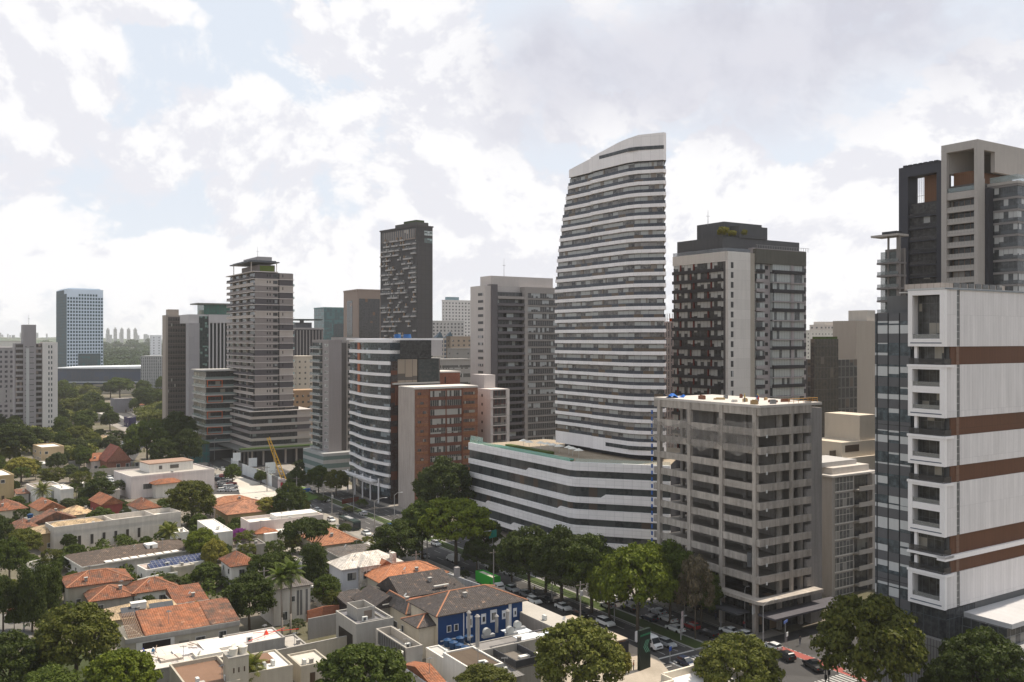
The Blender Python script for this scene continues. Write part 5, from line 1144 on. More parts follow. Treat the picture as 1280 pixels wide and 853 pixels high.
def win(b, face, s, z, w_=1.2, h_=1.2, pane=None, frame=None, name='window', arch=False, d=.0):
    fr = MB(); k = .09
    for a in ((s-k, s+w_+k, z-k, z), (s-k, s+w_+k, z+h_, z+h_+k), (s-k, s, z, z+h_), (s+w_, s+w_+k, z, z+h_)): b.fb(fr, face, a[0], a[1], a[2], a[3], -.02+d, .10+d)
    p = MB(); b.fb(p, face, s, s+w_, z, z+h_, -.02+d, .035+d); po = p.build(name, pane or PAN, b.root)
    fr.build('frame', frame or FRM, po); return po
def autowin(b, seed, floors=1, z0=1.0, sides='LR', frame=None, w_=1.3, h_=1.2, door=True):
    r_ = random.Random(seed); used = False
    for f in sides:
        ln = b.L if f == 'L' else b.Rr; n = max(0, int(ln/3.6))
        for fl in range(floors):
            for k in range(n):
                s = ln*(k+.5)/n-w_/2+r_.uniform(-.4, .4)
                if r_.random() < .2: continue
                if fl == 0 and door and not used and f == 'R' and k >= n//2:
                    MB_ = MB(); b.fb(MB_, f, s, s+.95, .02, 2.15, -.02, .05); MB_.build('door', DOOR, b.root); used = True; continue
                ww = w_*r_.choice([.7, 1, 1, 1.4]); win(b, f, s, z0+fl*2.9, ww, h_, frame=frame)
def house(label, pl, pxc, pyc, pr, h, kind='hip', rh=2.0, wall=WH, rm=TO, th=TH, o=.6, seed=1, floors=1, caps=None, fascia=None, aw=True, name='house', Lm=None, frame=None, cat='house', rn='roof'):
    Y = (CAMH-h)*F/(pyc-HY); b = B(name, label, pl, pxc, pr, Y, H=h, th=th, cat=cat)
    if Lm: b.L = Lm
    b.L = max(3.0, min(b.L, 40)); MB().box(0, b.Rr, 0, b.L, -.3, h).build('wall', wall, b.root)
    if kind == 'flat':
        MB().box(.25, b.Rr-.25, .25, b.L-.25, h, h+.06).build('roof', rm, b.root); b.parapet(wall, rh, .25)
    elif kind:
        roof(b, kind, rh, rm, o, caps=caps, fascia=fascia, name=rn)
        if kind in ('gx', 'gy'):
            g = MB(); t_ = h+.15
            # gable triangle wall just inside the roof ends is closed by the roof solid itself
    if aw: autowin(b, seed, floors, frame=frame)
    return b
CAPO = plain((.36, .17, .10), .8, .3, key='ridge_tiles'); CAPW = plain((.6, .55, .5), .8, .3)
# 1 long raw concrete house with slot windows
b = house('long pale concrete building with a row of narrow slot windows and an open roof well', 59, 67.5, 666, 226, 5.8, None, wall=plain((.50, .46, .41), .9, .16, .35, panel=(2.4, 1.3, .03, .1), key='cast_wall'), th=41, aw=False, Lm=9)
for p in (83.6, 99.4, 115, 130, 144.8, 159.4, 173.8):
    s = b.sr(p); MB().box(s-.4, s+.4, -.04, .1, 1.2, 4.0).build('slot_window', plain((.05, .045, .04), .3), b.root)
wc = [c for c in b.root.children if c.name.startswith('wall')][0].data.materials[0]; b.parapet(wc, 1.5, .25); xm = b.sr(141)
MB().box(.3, xm, .3, b.L-.3, 5.8, 5.95).box(xm+12, b.Rr-.3, .3, b.L-.3, 5.8, 5.95).build('roof', RW, b.root); MB().box(xm, xm+.3, .3, b.L-.3, 5.8, 7.28).box(xm+12, xm+12.3, .3, b.L-.3, 5.8, 7.28).build('roof_wall', wc, b.root)
# its neighbours
house('tan tiled house behind the long concrete building', 41, 52, 668, 142, 5.0, 'hip', 2.0, WO, TT, th=41, seed=2)
b = house('low white trimmed house with a wide dark brown hipped roof and a white skylight box', 89, 106, 708, 243, 3.9, 'hip', 1.9, WH, roof_tile((.105, .08, .065), dirt=.5), th=41.5, o=1.0, seed=3, fascia=plain((.7, .68, .62), .7), Lm=14)
MB().box(b.sr(190), b.sr(203), 3.2, 6.2, 4.2, 6.1).build('skylight', plain((.72, .7, .66), .7), b.root); MB().box(b.sr(193), b.sr(196), 3.1, 3.25, 4.9, 5.8).build('skylight_window', PAN, b.root)
pg = MB()
for i in range(9): pg.box(b.sr(130)+i*2.1, b.sr(130)+i*2.1+1.7, -1.6, .8, 4.3, 4.42)
pg.box(b.sr(130)-.2, b.sr(130)+19, -1.8, -1.6, 4.15, 4.45); pg.build('pergola', plain((.7, .66, .6), .7), b.root)
b = house('flat roofed annex carrying rows of blue solar panels', 178, 183, 714, 264, 3.4, 'flat', .25, WH, plain((.42, .34, .29), .9, .3), th=41.5, aw=True, Lm=6.5, seed=5)
SOL = glaz(1.0, 1.7, .07, (.025, .035, .085), (.04, .06, .12), .3, (.30, .31, .34), .35, spec=.15, mid=(.03, .04, .09), key='solar_cells')
def solar_part(bb, x, y, z, w_, d, tilt):
    mb = MB(); mb.face([(0, 0, .15), (w_, 0, .15), (w_, d*math.cos(tilt), .15+d*math.sin(tilt)), (0, d*math.cos(tilt), .15+d*math.sin(tilt))]); o = link('solar_panel', mb.mesh('solar_panel', SOL), bb.root, (x, y, z))
    MB().box(-.02, w_+.02, -.04, 0, .08, .17).box(0, w_, d*math.cos(tilt), d*math.cos(tilt)+.04, .0, .15+d*math.sin(tilt)).build('frame', plain((.5, .5, .52), .4), o)
bpy.context.view_layer.update()
for r_ in range(2):
    for i in range(10 if r_ == 0 else 8):
        solar_part(b, 1.2+i*1.95+(1.6 if r_ else 0), .5+r_*2.7, 3.5, 1.8, 2.5, .3)
house('small beige box building in front of the solar panel annex', 212, 218, 711, 243, 3.4, 'flat', .3, WB, RC, th=41.5, seed=6, aw=False, Lm=5)
b = house('two storey house with a broad reddish orange hipped roof, left of the white walled one', 76, 86, 735, 163, 5.0, 'hip', 2.0, WB, TOR, seed=7, caps=CAPO, Lm=9)
b = house('low wing with a square orange hipped roof in front of the broad roofed house', 100, 114, 752.5, 166, 3.2, 'hip', 1.9, WG, TOR, seed=8, caps=CAPO, Lm=8)
b = house('white walled house with brown red tiles, a window and a dark door', 160, 168, 742.5, 222, 3.6, 'hip', 1.9, WH, TOR, aw=False, caps=CAPO, Lm=8)
win(b, 'R', b.sr(199), 1.2, 1.7, 1.3); win(b, 'R', b.sr(171), .7, 1.2, 1.2); MB().box(b.sr(212), b.sr(216.5), -.05, .05, 0, 2.3).build('door', DOOR, b.root)
house('small low house with orange tiles and white fascia, right of the white walled house', 214, 222, 755.5, 257, 3.4, 'shx', 1.6, WG, TOR, seed=10, fascia=plain((.66, .62, .56), .7), Lm=8)
b = house('tan roofed house with solar water collectors and a white tank on top', 132, 141, 776, 223, 4.4, 'hip', 1.7, WB, TT, seed=11, Lm=8)
for i, (px, w_) in enumerate(((152, 3.2), (188, 4.6))):
    x = b.sr(px); o = empty('solar_collector', b.root.matrix_basis @ Vector((x, -.3, 5.0)), b.root.rotation_euler.z, ['left grey solar water collector on the tan tiled roof', 'right, wider grey solar water collector on the tan tiled roof'][i], 'solar collector', 'solar water collectors')
    MB().face([(0, 0, 0), (w_, 0, 0), (w_, 2.0, 1.2), (0, 2.0, 1.2)]).box(0, w_, -.08, -.01, -.2, .02).build('collector_sheet', plain((.055, .06, .07), .5, .1, .1, panel=(1.5, 3, .08, .4)), o); MB().box(.1, .2, 1.8, 1.9, -.3, 1.1).box(w_-.2, w_-.1, 1.8, 1.9, -.3, 1.1).build('stand', FRM, o)
x = b.sr(166); o = empty('roof_tank', b.root.matrix_basis @ Vector((x, 1.2, 5.5)), b.root.rotation_euler.z, 'white box tank between the two solar water collectors', 'tank'); MB().box(0, 2.8, 0, 1.6, 0, 1.2).build('tank_body', plain((.7, .68, .64), .6), o); MB().box(-.1, 2.9, -.1, 1.7, 1.2, 1.35).build('lid', FRM, o)
# house with half stripped roof
b = house('house under repair with orange tiles, bare rafters and a long dark window', 146, 157, 800, 299, 5.9, None, wall=WB, aw=False, Lm=9)
L = b.L; x1 = b.sr(182); x2 = b.sr(262)
MB().box(-.1, b.Rr+.1, -.25, 0, 5.1, 6.0).build('cornice', WG, b.root)
roof(b, 'shx', 2.2, TO, .1, x0=x1, x1=x2, z=5.9); roof(b, 'shx', 2.2, TB, .1, x0=x2+.3, x1=b.Rr, z=5.92)
rf = MB()
for i in range(9):
    s = .6+i*(x1-.8)/9; rf.tube((s, 0, 6.0), (s, L, 8.2), .09, n=4)
for i in range(8): rf.tube((.3, .6+i*L/8, 6.15+2.2*(i/8)), (x1-.2, .6+i*L/8, 6.15+2.2*(i/8)), .05, n=4)
rf.build('rafters', plain((.2, .13, .09), .8), b.root)
MB().box(b.sr(170), b.sr(218), -.12, .03, 0, 5.0).build('white_bay', WH, b.root); MB().box(b.sr(178), b.sr(213), -.2, -.1, 3.3, 4.8).build('window_band', plain((.03, .022, .018), .25), b.root)
win(b, 'R', b.sr(245), 3.4, 1.7, .75); win(b, 'R', b.sr(274), 2.9, 1.3, 1.6); MB().box(b.sr(224), b.sr(236), -.16, .0, 1.6, 4.0).build('louvre', plain((.2, .19, .17), .7, panel=(9, .9, .12, .5)), b.root)
# worksite roofs in front of it
b = house('flat worksite roof of pale sheets and boards where two workers crouch', 181, 193, 838, 294, 4.6, None, wall=WG, aw=False, Lm=11, name='low_building', cat='building')
MB().box(-.2, b.Rr, -.2, b.L, 4.6, 4.8).build('roof', plain((.55, .50, .45), .85, .3, .2, panel=(3.1, 2.3, .07, .4)), b.root); WR = b
for i, (px, y, w_, d, c) in enumerate(((226, 3.6, 6.6, 3.6, (.62, .6, .6)), (205, 2.2, 3.6, 2.5, (.52, .46, .40)), (262, 3.2, 6.2, 5.2, (.70, .67, .61)), (246, .6, 4.5, 2.6, (.6, .57, .5)))):
    MB().box(b.sr(px), b.sr(px)+w_, y, y+d, 4.85, 5.1+.1*i).build('roof_sheet', corr(c, pitch=.6, dirt=.3) if i in (0,) else plain(c, .8, .25, .1), b.root)
pb = MB()
for i in range(12): x = b.sr(200)+rnd.uniform(0, 13); y = rnd.uniform(.5, 8); pb.tube((x, y, 5.2), (x+rnd.uniform(-1.5, 1.5), y+rnd.uniform(.8, 3), 5.25), .07, n=4)
pb.build('board', plain((.24, .17, .12), .8), b.root)
b = house('low flat roof of white sheet with red pipework, right of the worksite roof', 284, 292, 810, 356, 4.6, 'flat', .3, WG, plain((.66, .58, .54), .8, .3), aw=False, Lm=7, name='low_building', cat='building')
MB().tube((3, 1, 5.0), (11, 4.6, 5.1), .06).tube((5, 5, 5.0), (13, 2.5, 5.1), .06).build('pipe', plain((.6, .06, .04), .5), b.root); MB().cyl(b.Rr-2.2, 4, 4.7, 5.5, .5, .05, 8).build('red_cover', plain((.7, .06, .03), .5), b.root)
b = house('beige building with a brown flat roof and air conditioners, at the bottom edge', 212, 236, 868, 300, 5.2, 'flat', .7, WB, RBR, aw=False, name='low_building', cat='building'); BRB = b
b = house('small square water tank tower on the brown flat roof', 280, 286, 824, 311, 9.4, None, wall=WB, aw=False, name='tank_tower', cat='tank tower', Lm=3.4); TTW = b
MB().box(-.1, b.Rr+.1, -.1, b.L+.1, 9.4, 9.55).build('roof', WG, b.root); [MB().box(b.Rr*f-.1, b.Rr*f+.1, -.04, .02, 7, 7.8).build('slot', DOOR, b.root) for f in (.25, .5, .78)]
b = house('beige building with a bright white flat roof, right of the tank tower', 296, 309, 845, 366, 5.2, 'flat', .35, WB, RW, aw=False, name='low_building', cat='building', Lm=9); WRB = b
MB().box(b.Rr*.45, b.Rr*.75, 3.5, 7.5, 5.3, 5.75).build('rubble', RBR, b.root)
# grey cube house
b = house('raw concrete cube house with a second small box on its grey flat roof', 420, 445.6, 783.7, 491.5, 6.6, 'flat', .5, plain((.34, .32, .29), .9, .14, .3, key='fair_concrete'), plain((.15, .145, .155), .7, .35), aw=False)
cw = b.root.children[0].data.materials[0]; L, Rr = b.L, b.Rr
MB().box(-.06, .05, L*.18, L*.85, .5, 4.6).build('opening', plain((.03, .025, .02), .8), b.root)
x0, x1, y0, y1 = Rr*.18, Rr*.66, L*.28, L*.78
m_ = MB(); m_.box(x0, x1, y0, y0+.2, 6.6, 9.0).box(x0, x0+.2, y0+.2, y1, 6.6, 9.0).box(x1-.2, x1, y0+.2, y1, 6.6, 9.0).box(x0+.2, x1-.2, y1-.2, y1, 6.6, 9); m_.build('roof_box', cw, b.root); MB().box(x0+.22, x1-.22, y0+.22, y1-.22, 6.7, 7.4).build('roof_box_floor', RC, b.root); MB().box(x1-2.2, x1-.6, y0-.05, y0+.03, 6.9, 8.4).build('window', plain((.2, .16, .13), .4), b.root)
MB().box(Rr*.78, Rr*.8, 1, L*.5, 6.6, 7.0).box(Rr*.3, Rr*.98, L*.12, L*.14, 6.6, 6.95).build('kerb', cw, b.root)
# white house with pale hips
b = house('white rendered villa with pale peaked roofs and arched windows', 414, 428, 713, 501, 7.4, 'hip', 2.4, plain((.52, .52, .54), .85, .08, .15, key='cool_white_wall'), TW, aw=False, o=.5, Lm=8)
MW_ = b.root.children[0].data.materials[0]
e_ = MB().box(b.sr(448), b.sr(487), -1.2, 0, -.3, 7.7).build('bay', MW_, b.root); roof(b, 'hip', 1.9, TW, .35, x0=b.sr(448), x1=b.sr(470), y0=-1.2, y1=6, z=7.7); roof(b, 'gy', 1.1, TO, .2, x0=b.sr(473), x1=b.sr(487), y0=-1.3, y1=2, z=7.3)
for p in (451.5, 456, 460.5, 476, 480.5): win(b, 'R', b.sr(p), 5.0, .75, 1.7, d=1.2)
win(b, 'R', b.sr(434), 4.8, 2.2, 1.7); win(b, 'R', b.sr(433), .9, 1.6, 1.8); win(b, 'R', b.sr(452), .9, 1.4, 1.8, d=1.2); MB().box(b.sr(489), b.sr(494), -.6, 1.0, 0, 9.8).build('chimney', MW_, b.root)
b = house('cream house with a bright orange hipped roof, behind the dark roofed cluster', 457, 477, 728.5, 555, 5.8, 'hip', 2.3, WC, roof_tile((.42, .17, .085), dirt=.25), seed=21, o=.9, Lm=9, caps=CAPO)
# dark roofed cluster
b = house('cluster house with charcoal gable roofs stepping down, in front of the orange hip roof', 484, 503, 748, 566, 6.2, 'gx', 3.2, plain((.05, .05, .05), .8, .2, .2, key='black_wall'), TK, seed=22, aw=False, Lm=11)
roof(b, 'gy', 2.2, TK, .3, x0=-6.5, x1=1.5, y0=1, y1=11, z=4.5); MB().box(-6.2, -.02, 1.2, 10.8, -.3, 4.5).build('wall', WG, b.root); MB().box(-4.2, -1.2, .6, 3.6, 5.2, 5.4).build('skylight', plain((.7, .67, .6), .5), b.root); MB().box(7.5, 11, -.1, .5, 7.4, 7.6).build('skylight', plain((.5, .48, .44), .5), b.root); MB().box(15, 16.0, 4, 5.0, 7.5, 9.6).build('chimney', plain((.3, .28, .27), .8), b.root)
roof(b, 'shx', 1.0, TK, .2, x0=b.Rr-3, x1=b.Rr+4.5, y0=1, y1=8, z=5.2)
b = house('small cream house with a grey tiled gable, between the cube house and the blue house', 476, 509, 768, 519, 5.0, 'hip', 2.1, WC, TG, seed=23, caps=CAPO, Lm=11)
MB().box(b.Rr, b.Rr+3.2, .5, 3.6, -.3, 7.0).build('brick_annex', brickm(), b.root)
# blue house
MBL = plain((.014, .050, .155), .7, .12, .15, key='blue_wall')
b = house('bright blue house with ornate white windows and a charcoal hipped roof', 514, 547.5, 770.5, 653, 7.9, 'hip', 2.5, MBL, TK, aw=False, o=.8, caps=CAPO, Lm=11)
MB().box(-.08, -.001, 0, b.L, 0, 7.85).build('end_wall', WC, b.root)
MWT = plain((.72, .72, .74), .6, .05, .1)
for p0, p1, zc in ((558, 564, 4.6), (567, 573, 4.6), (583.5, 590, 5.0), (602, 607, 5.2), (613.5, 620.5, 5.2), (628, 631.5, 5.4), (642, 645.5, 5.4)):
    s, e = b.sr(p0), b.sr(p1); w_ = e-s; wo = win(b, 'R', s+.15, zc, w_-.3, w_*1.1 if p0 > 580 else 1.1, frame=MWT, d=.05)
    if p0 > 580: MB().box(s-.1, e+.1, -.02, -.001, zc-.45, zc+w_*1.1+.55).build('surround', MWT, wo); MB().cyl((s+e)/2, -.1, zc+w_*1.1+.3, zc+w_*1.1+.31, .1).v
MB().box(b.sr(635.5), b.sr(639), -.12, .0, 0, 7.8).build('pilaster', MWT, b.root); MB().box(b.sr(579), b.sr(580), -.08, .0, 1.5, 7.8).build('pilaster', MWT, b.root); MB().box(.5, b.sr(574), -.08, 0, 3.0, 3.2).build('string_course', MWT, b.root)
for s_ in (2.5, 5.5): win(b, 'L', s_, 4.5, 1.1, 1.2, d=.08)
roof(b, 'hip', 1.3, TK, .5, x0=-3.6, x1=3.8, y0=1.0, y1=7, z=6.0, name='porch_roof', caps=CAPO); MB().box(-3.4, -.1, 1.2, 6.8, -.3, 6.0).build('porch', WC, b.root)
# kitchen roofs with ducts
b = house('grey flat kitchen roof with ducts and shiny membrane beside the blue house', 588, 602.6, 815, 709.5, 4.6, 'flat', .25, WG, plain((.22, .205, .195), .8, .35, .1, panel=(3, 5, .06, .3)), aw=False, name='low_building', cat='building'); KR = b
mb = MB(); mb.box(b.sr(655), b.Rr-.5, 1.0, 2.4, 4.68, 4.74).box(b.sr(655), b.sr(682), 2.4, 8, 4.68, 4.76); mb.build('roof_membrane', plain((.72, .76, .80), .25, .1, .05, key='foil'), b.root)
MB().box(b.sr(676), b.Rr-.4, 4, b.L-.5, 4.68, 4.9).build('wet_roof', plain((.09, .085, .095), .2, .3), b.root)
b = house('long bare concrete wall block behind the kitchen roof, along the avenue', 700-36, 700, 789, 729, 5.6, None, wall=plain((.27, .24, .215), .9, .2, .4, panel=(1.0, 9, .04, .2)), aw=False, Lm=22, name='low_building', cat='building')
MB().box(0, b.Rr, 0, b.L, 5.6, 5.75).build('roof', RC, b.root)
b = house('narrow shop with a tan lean-to roof and brick red wall beside the avenue', 722, 770, 802, 782, 4.2, None, wall=plain((.36, .12, .05), .85, .15, .2), aw=False, Lm=17, name='shop', cat='shop')
MB().box(-.4, b.Rr+.3, -.3, b.L, 4.2, 4.4).build('roof', plain((.44, .37, .29), .85, .2, .2), b.root); MB().box(-5.5, b.Rr+.4, -.4, -.3, .2, 4.0).build('dark_drape', plain((.03, .03, .035), .8, .3, .4), b.root)
b = house('white walled building with a mossy brown flat roof, at the bottom centre', 554, 590.5, 840, 629, 5.4, 'flat', .3, WH, plain((.10, .075, .055), .95, .4, .2, panel=(1.2, 60, .05, .3)), aw=False, name='low_building', cat='building')
MB().box(b.Rr*.62, b.Rr*.72, 2, 3.2, 5.5, 5.7).build('skylight', RW, b.root)
b = house('roofless yard with black framed walls and pale debris, left of the round tree', 612, 645, 836, 676, 3.4, None, wall=WG, aw=False, name='yard_building', cat='building'); MB().box(-.1, b.Rr, -.1, b.L, 3.4, 3.5).build('roof', plain((.16, .14, .12), .9, .4), b.root); b.parapet(plain((.05, .05, .055), .8), 1.2, .2, H=3.5); MB().box(3, 7, 3, 4, 3.5, 3.9).build('debris', RW, b.root)
# terrace box, walls and small roofs around the bottom centre
b = house('open topped terrace box with a dark railing and a small tank', 470, 508, 822, 528, 5.0, 'flat', 1.6, plain((.36, .33, .29), .9, .2, .3), RC, aw=False, name='terrace_house')
MB().box(-.2, -.14, .5, b.L*.9, 4.2, 6.5).build('railing', glaz(1, 9, .1, (.06, .06, .06), (.1, .1, .1), 0, (.2, .2, .2), .2), b.root)
b = house('small house with a fan of orange tiles and white edge, at the bottom edge', 517, 541, 856, 552, 5.0, 'gx', 1.3, WH, TO, aw=False, Lm=10, fascia=MWT)
house('grey blue metal roofed shed beside the small orange roof at the bottom edge', 492, 528, 850, 541, 3.6, 'shx', .5, WG, corr((.42, .44, .46)), aw=False, Lm=16, name='shed', cat='shed')
b = house('grey roofed shed with a ribbed metal roof left of the blue house', 519, 540, 795, 562, 3.0, 'shx', .6, WG, corr((.15, .14, .14), dirt=.2), aw=False, Lm=12, name='shed', cat='shed'); MB().box(-1, 2.2, 1, 3.2, 3.4, 3.6).build('skylight', corr((.7, .68, .62), dirt=.1), b.root)
# white roofed block at the bottom right
fc = gp(891, 825, 7.0); Yn = None
nc = fc-D1*16-D2*15; bb = B('low_building', 'white building corner with a bright flat roof and cream parapet, cut by the bottom edge', 0, CX+F*nc.x/nc.y, 1000, nc.y, H=6.0); bb.L = 16; bb.Rr = 15
MB().box(0, 15, 0, 16, -.3, 5.8).build('wall', plain((.62, .56, .46), .85, .1, .2, key='cream_parapet'), bb.root); cwp = bb.root.children[0].data.materials[0]
mb = MB(); mb.box(4, 15.1, 15.7, 16.1, 5.6, 7.0).box(14.7, 15.1, 0, 15.7, 5.6, 7.0).box(-3, 4, 13.4, 13.8, 5.6, 6.7).box(3.7, 4.0, 13.8, 16.1, 5.6, 6.9); mb.build('parapet', cwp, bb.root); MB().box(4.0, 14.7, .2, 15.7, 5.8, 5.95).box(-3, 4, 0, 13.4, 5.7, 5.85).build('roof', plain((.72, .68, .64), .8, .06, .05), bb.root)
# white building with the bougainvillea, and long white walls
b = house('low white angular building with the magenta bougainvillea on its roof edge', 246.6, 269.5, 667, 291, 5.2, 'flat', .25, WH, RW, aw=False, name='low_building', cat='building'); BG = b
b = house('long low white building with sunlit parapets, in front of the big orange roof', 287, 312, 657, 404, 5.2, 'flat', .9, WP, plain((.62, .58, .52), .9, .25), aw=False, Lm=9, name='low_building', cat='building'); MB().box(3, b.Rr-6, -5, 0, -.3, 3.2).build('lower_wing', WH, b.root); MB().box(b.Rr-14, b.Rr-1, 2, 8, 5.3, 6.6).build('roof_hall', RW, b.root)
b = house('big house with a wide weathered orange hipped roof, behind the white parapets', 262, 285, 644, 351, 4.2, 'hip', 3.0, WO, roof_tile((.38, .175, .105), dirt=.6), th=TH, seed=31, caps=CAPO, Lm=15)
house('orange roofed house tucked left behind the big weathered orange roof', 256, 268, 633, 320, 4.2, 'hip', 2.2, WP, roof_tile((.35, .155, .085), dirt=.3), seed=32, Lm=9)
house('house with a pale orange tiled roof beside the avenue, right of the spreading tree', 382, 401, 683, 449, 4.4, 'hip', 2.9, WC, roof_tile((.35, .155, .085), dirt=.35), seed=33, Lm=15, caps=CAPO)
b = house('dark grey hipped roof house in front of the pale orange roof', 404, 424.5, 696, 474, 4.4, 'hip', 1.4, WG, TG, seed=34, Lm=9, fascia=plain((.5, .47, .43), .8))
b = house('small two storey house with brown orange roof among trees, left of the palms', 278, 289.5, 709, 319, 6.0, 'hip', 2.2, WH, TOR, seed=35, floors=2, Lm=9)
b = house('stained white house with a grey roof standing behind the tall palms', 322, 342, 738, 388, 7.6, 'hip', 2.2, WD, TG, seed=36, aw=False, Lm=9)
win(b, 'R', b.sr(352), 1.0, 1.2, 1.7); win(b, 'R', b.sr(362), 4.6, 1.1, 1.1); [MB().box(b.sr(p), b.sr(p)+.5, -.03, .02, 1.5, 6.8).build('dark_strip', plain((.16, .15, .14), .9, .5, .5), b.root) for p in (371, 375, 382)]  # narrow dark upright strips on the right part of the wall
# upper left quarter
b = house('large plain white walled building with a set back upper box, left of the parking', 160, 164, 597.5, 268, 8.0, 'flat', .5, plain((.60, .54, .52), .85, .08, .25, panel=(6, 60, .08, .12)), RC, th=41, aw=False, Lm=20, name='low_building', cat='building')
MB().box(b.sr(195), b.sr(250), 7, 18, 8, 11.4).build('upper_box', WH, b.root); MB().box(b.sr(195)-.3, b.sr(250)+.3, 6.8, 18, 11.4, 11.7).build('upper_roof', plain((.3, .2, .15), .9), b.root); [MB().box(b.sr(p), b.sr(p)+w_, 6.9, 7.05, 9.2, 10.6).build('window', plain((.12, .11, .1), .4), b.root) for p, w_ in ((207, 1.2), (221, 3.4))]; win(b, 'R', b.sr(179), 3.2, 3.2, 2.0)
MB().box(b.sr(190), b.sr(222), -4.5, 0, -.3, 5.2).build('porch', WH, b.root); roof(b, 'hip', 1.5, TO, .5, x0=b.sr(188), x1=b.sr(222), y0=-5, y1=0, z=5.2, name='porch_roof')
house('gabled house with red end wall and orange tiles above the long concrete building', 110, 128, 632, 153, 4.6, 'gy', 2.4, plain((.28, .07, .06), .85), TO, th=41, seed=41, Lm=13)
b = house('white house with brown orange hipped roof, directly below the large white walled building', 159, 175, 637.5, 199, 4.6, 'hip', 2.6, WH, TOR, th=41, seed=42, Lm=11)
house('ochre block of flats cut off by the left edge, upper one', -20, -8, 597, 17.5, 9.2, 'flat', .5, plain((.38, .29, .16), .85, .1, .2), RW, th=41, seed=43, floors=3, Lm=18, name='apartment_block', cat='building')
b = house('modern white house with a tall glazed front, upper left', 38, 44, 612, 78, 5.6, 'flat', .5, WH, plain((.24, .20, .17), .9), th=41, aw=False, Lm=13); MB().box(b.sr(64), b.sr(74), -.06, .05, .4, 4.4).build('glazed_front', glaz(.8, 9, .1, (.25, .27, .27), (.5, .5, .5), .4, (.55, .55, .53)), b.root)
house('white gabled wing at the right end of the modern white house', 74, 76, 613, 92, 5.8, 'flat', .3, WH, RW, th=41, aw=False, Lm=13)
house('orange roofed house at the left edge beside the blue water tank', -18, -6, 640, 33, 4.6, 'hip', 2.6, WC, TOR, th=41, seed=44, Lm=12)
b = house('orange tiled house with a white patch and a rough grey gable end', 36, 50, 639, 80, 4.6, 'gy', 2.4, WC, TO, th=41, seed=45, Lm=12)
b = house('bare blockwork house with a triangular grey gable, in front of the patched orange roof', 43, 45, 654, 94, 4.2, 'gy', 2.6, plain((.20, .17, .15), .95, .25, .5, key='blockwork'), TB, th=41, aw=False, Lm=6)
MB().face([(-.35, -.66, 4.2), (b.Rr+.35, -.66, 4.2), (b.Rr/2, -.66, 6.9)]).build('gable_wall', b.root.children[0].data.materials[0], b.root)
house('low tan roofed house with crumbling tiles, right of the grey gable', 79, 88, 645, 117, 3.8, 'hip', 2.0, WC, roof_tile((.58, .40, .23), dirt=.8), th=41, seed=46, Lm=10)
house('small red roofed house under the trees, left of the grey gable', 14, 22, 662, 47, 3.8, 'hip', 2.0, WG, TB, th=41, seed=47, Lm=9)
b = house('brown brick house with steep red brown gables in front of the dark trees', 112, 134, 578, 163, 5.0, 'gy', 6.5, brickm((.20, .07, .045), (.26, .10, .06)), roof_tile((.22, .065, .045), dirt=.4), th=38, seed=48, aw=False, Lm=14); MB().face([(-.4, -.66, 5), (b.Rr+.4, -.66, 5), (b.Rr/2, -.66, 11.5)]).build('gable_wall', brickm((.20, .07, .045), (.26, .10, .06)), b.root)
for s_ in (4, 8, 12): win(b, 'R', s_, 2, 1.4, 1.8)
house('orange low wing left of the brown brick house', 108, 114, 577, 136, 4.4, 'gx', 3, WP, TO, th=38, seed=49, Lm=10)
b = house('beige three storey building with a white rooftop frame, behind the left trees', 45, 52, 561, 80, 9.5, 'flat', .6, plain((.46, .35, .22), .85, .12, .2), RW, th=41, seed=50, floors=3, Lm=16, name='apartment_block', cat='building')
for i, a in enumerate((('low white flat building with a grey side, upper left', 35, 42, 582, 64, 4, WH, RW), ('low white flat building beside the heart shaped tree', 64, 67, 579, 80, 4, WD, RW), ('small tan house among the far left trees', 82, 85, 547, 100, 4, WC, TT), ('grey block at the head of the far street', 140, 143, 499.5, 166, 11, plain((.17, .165, .18), .8), RC), ('white box house left of the far street', 122, 126, 518, 139, 6, WH, RW), ('white long low house beyond the white box house', 118, 121, 509, 140, 5, WP, RW), ('small pinkish house right of the grey block', 165, 167, 507, 180, 5, WP, TO), ('pale house at the right side of the far street', 176, 178, 514, 192, 5, WH, TT), ('dark purple shop front at the end of the far street', 158, 161, 523, 170, 6, plain((.05, .04, .10), .6), RC), ('pale tiled house between the trees at the far street', 126, 128, 550, 140, 4, WC, TT), ('tiny orange roofed house at the foot of the pale slab', 163, 165, 486, 176, 5, WP, TO))):
    house(a[0], a[1], a[2], a[3], a[4], a[5], 'flat' if a[7] in (RW, RC) else 'hip', .4 if a[7] in (RW, RC) else 2, a[6], a[7], th=41, seed=60+i, Lm=10)
# ---------------------------------------------------------------- free standing walls
def wallseg(label, pix, h, mat, t=.25, name='boundary_wall', cap=None):
    pts = [gp(x, y) for x, y in pix]; p0 = pts[0]; o = empty(name, p0, 0, label, 'wall')
    for a, b_ in zip(pts[:-1], pts[1:]):
        d = (b_-a); ln = d.length; d.normalize(); n_ = Vector((-d.y, d.x, 0))*t/2; A = a-p0; Bq = b_-p0
        poly = [(A-n_).xy[:], (Bq-n_).xy[:], (Bq+n_).xy[:], (A+n_).xy[:]]
        MB().prism(poly, -.2, h).build('wall_panel', mat, o)
        if cap: n2 = n_*1.4; MB().prism([(A-n2).xy[:], (Bq-n2).xy[:], (Bq+n2).xy[:], (A+n2).xy[:]], h, h+.12).build('coping', cap, o)
wallseg('long dark grey wall in front of the brown brick house', [(92, 598), (150, 594), (178, 592)], 3.4, WG)
wallseg('low white wall left of the dark hipped roof house', [(33, 718), (78, 706), (92, 716)], 3.0, WH)
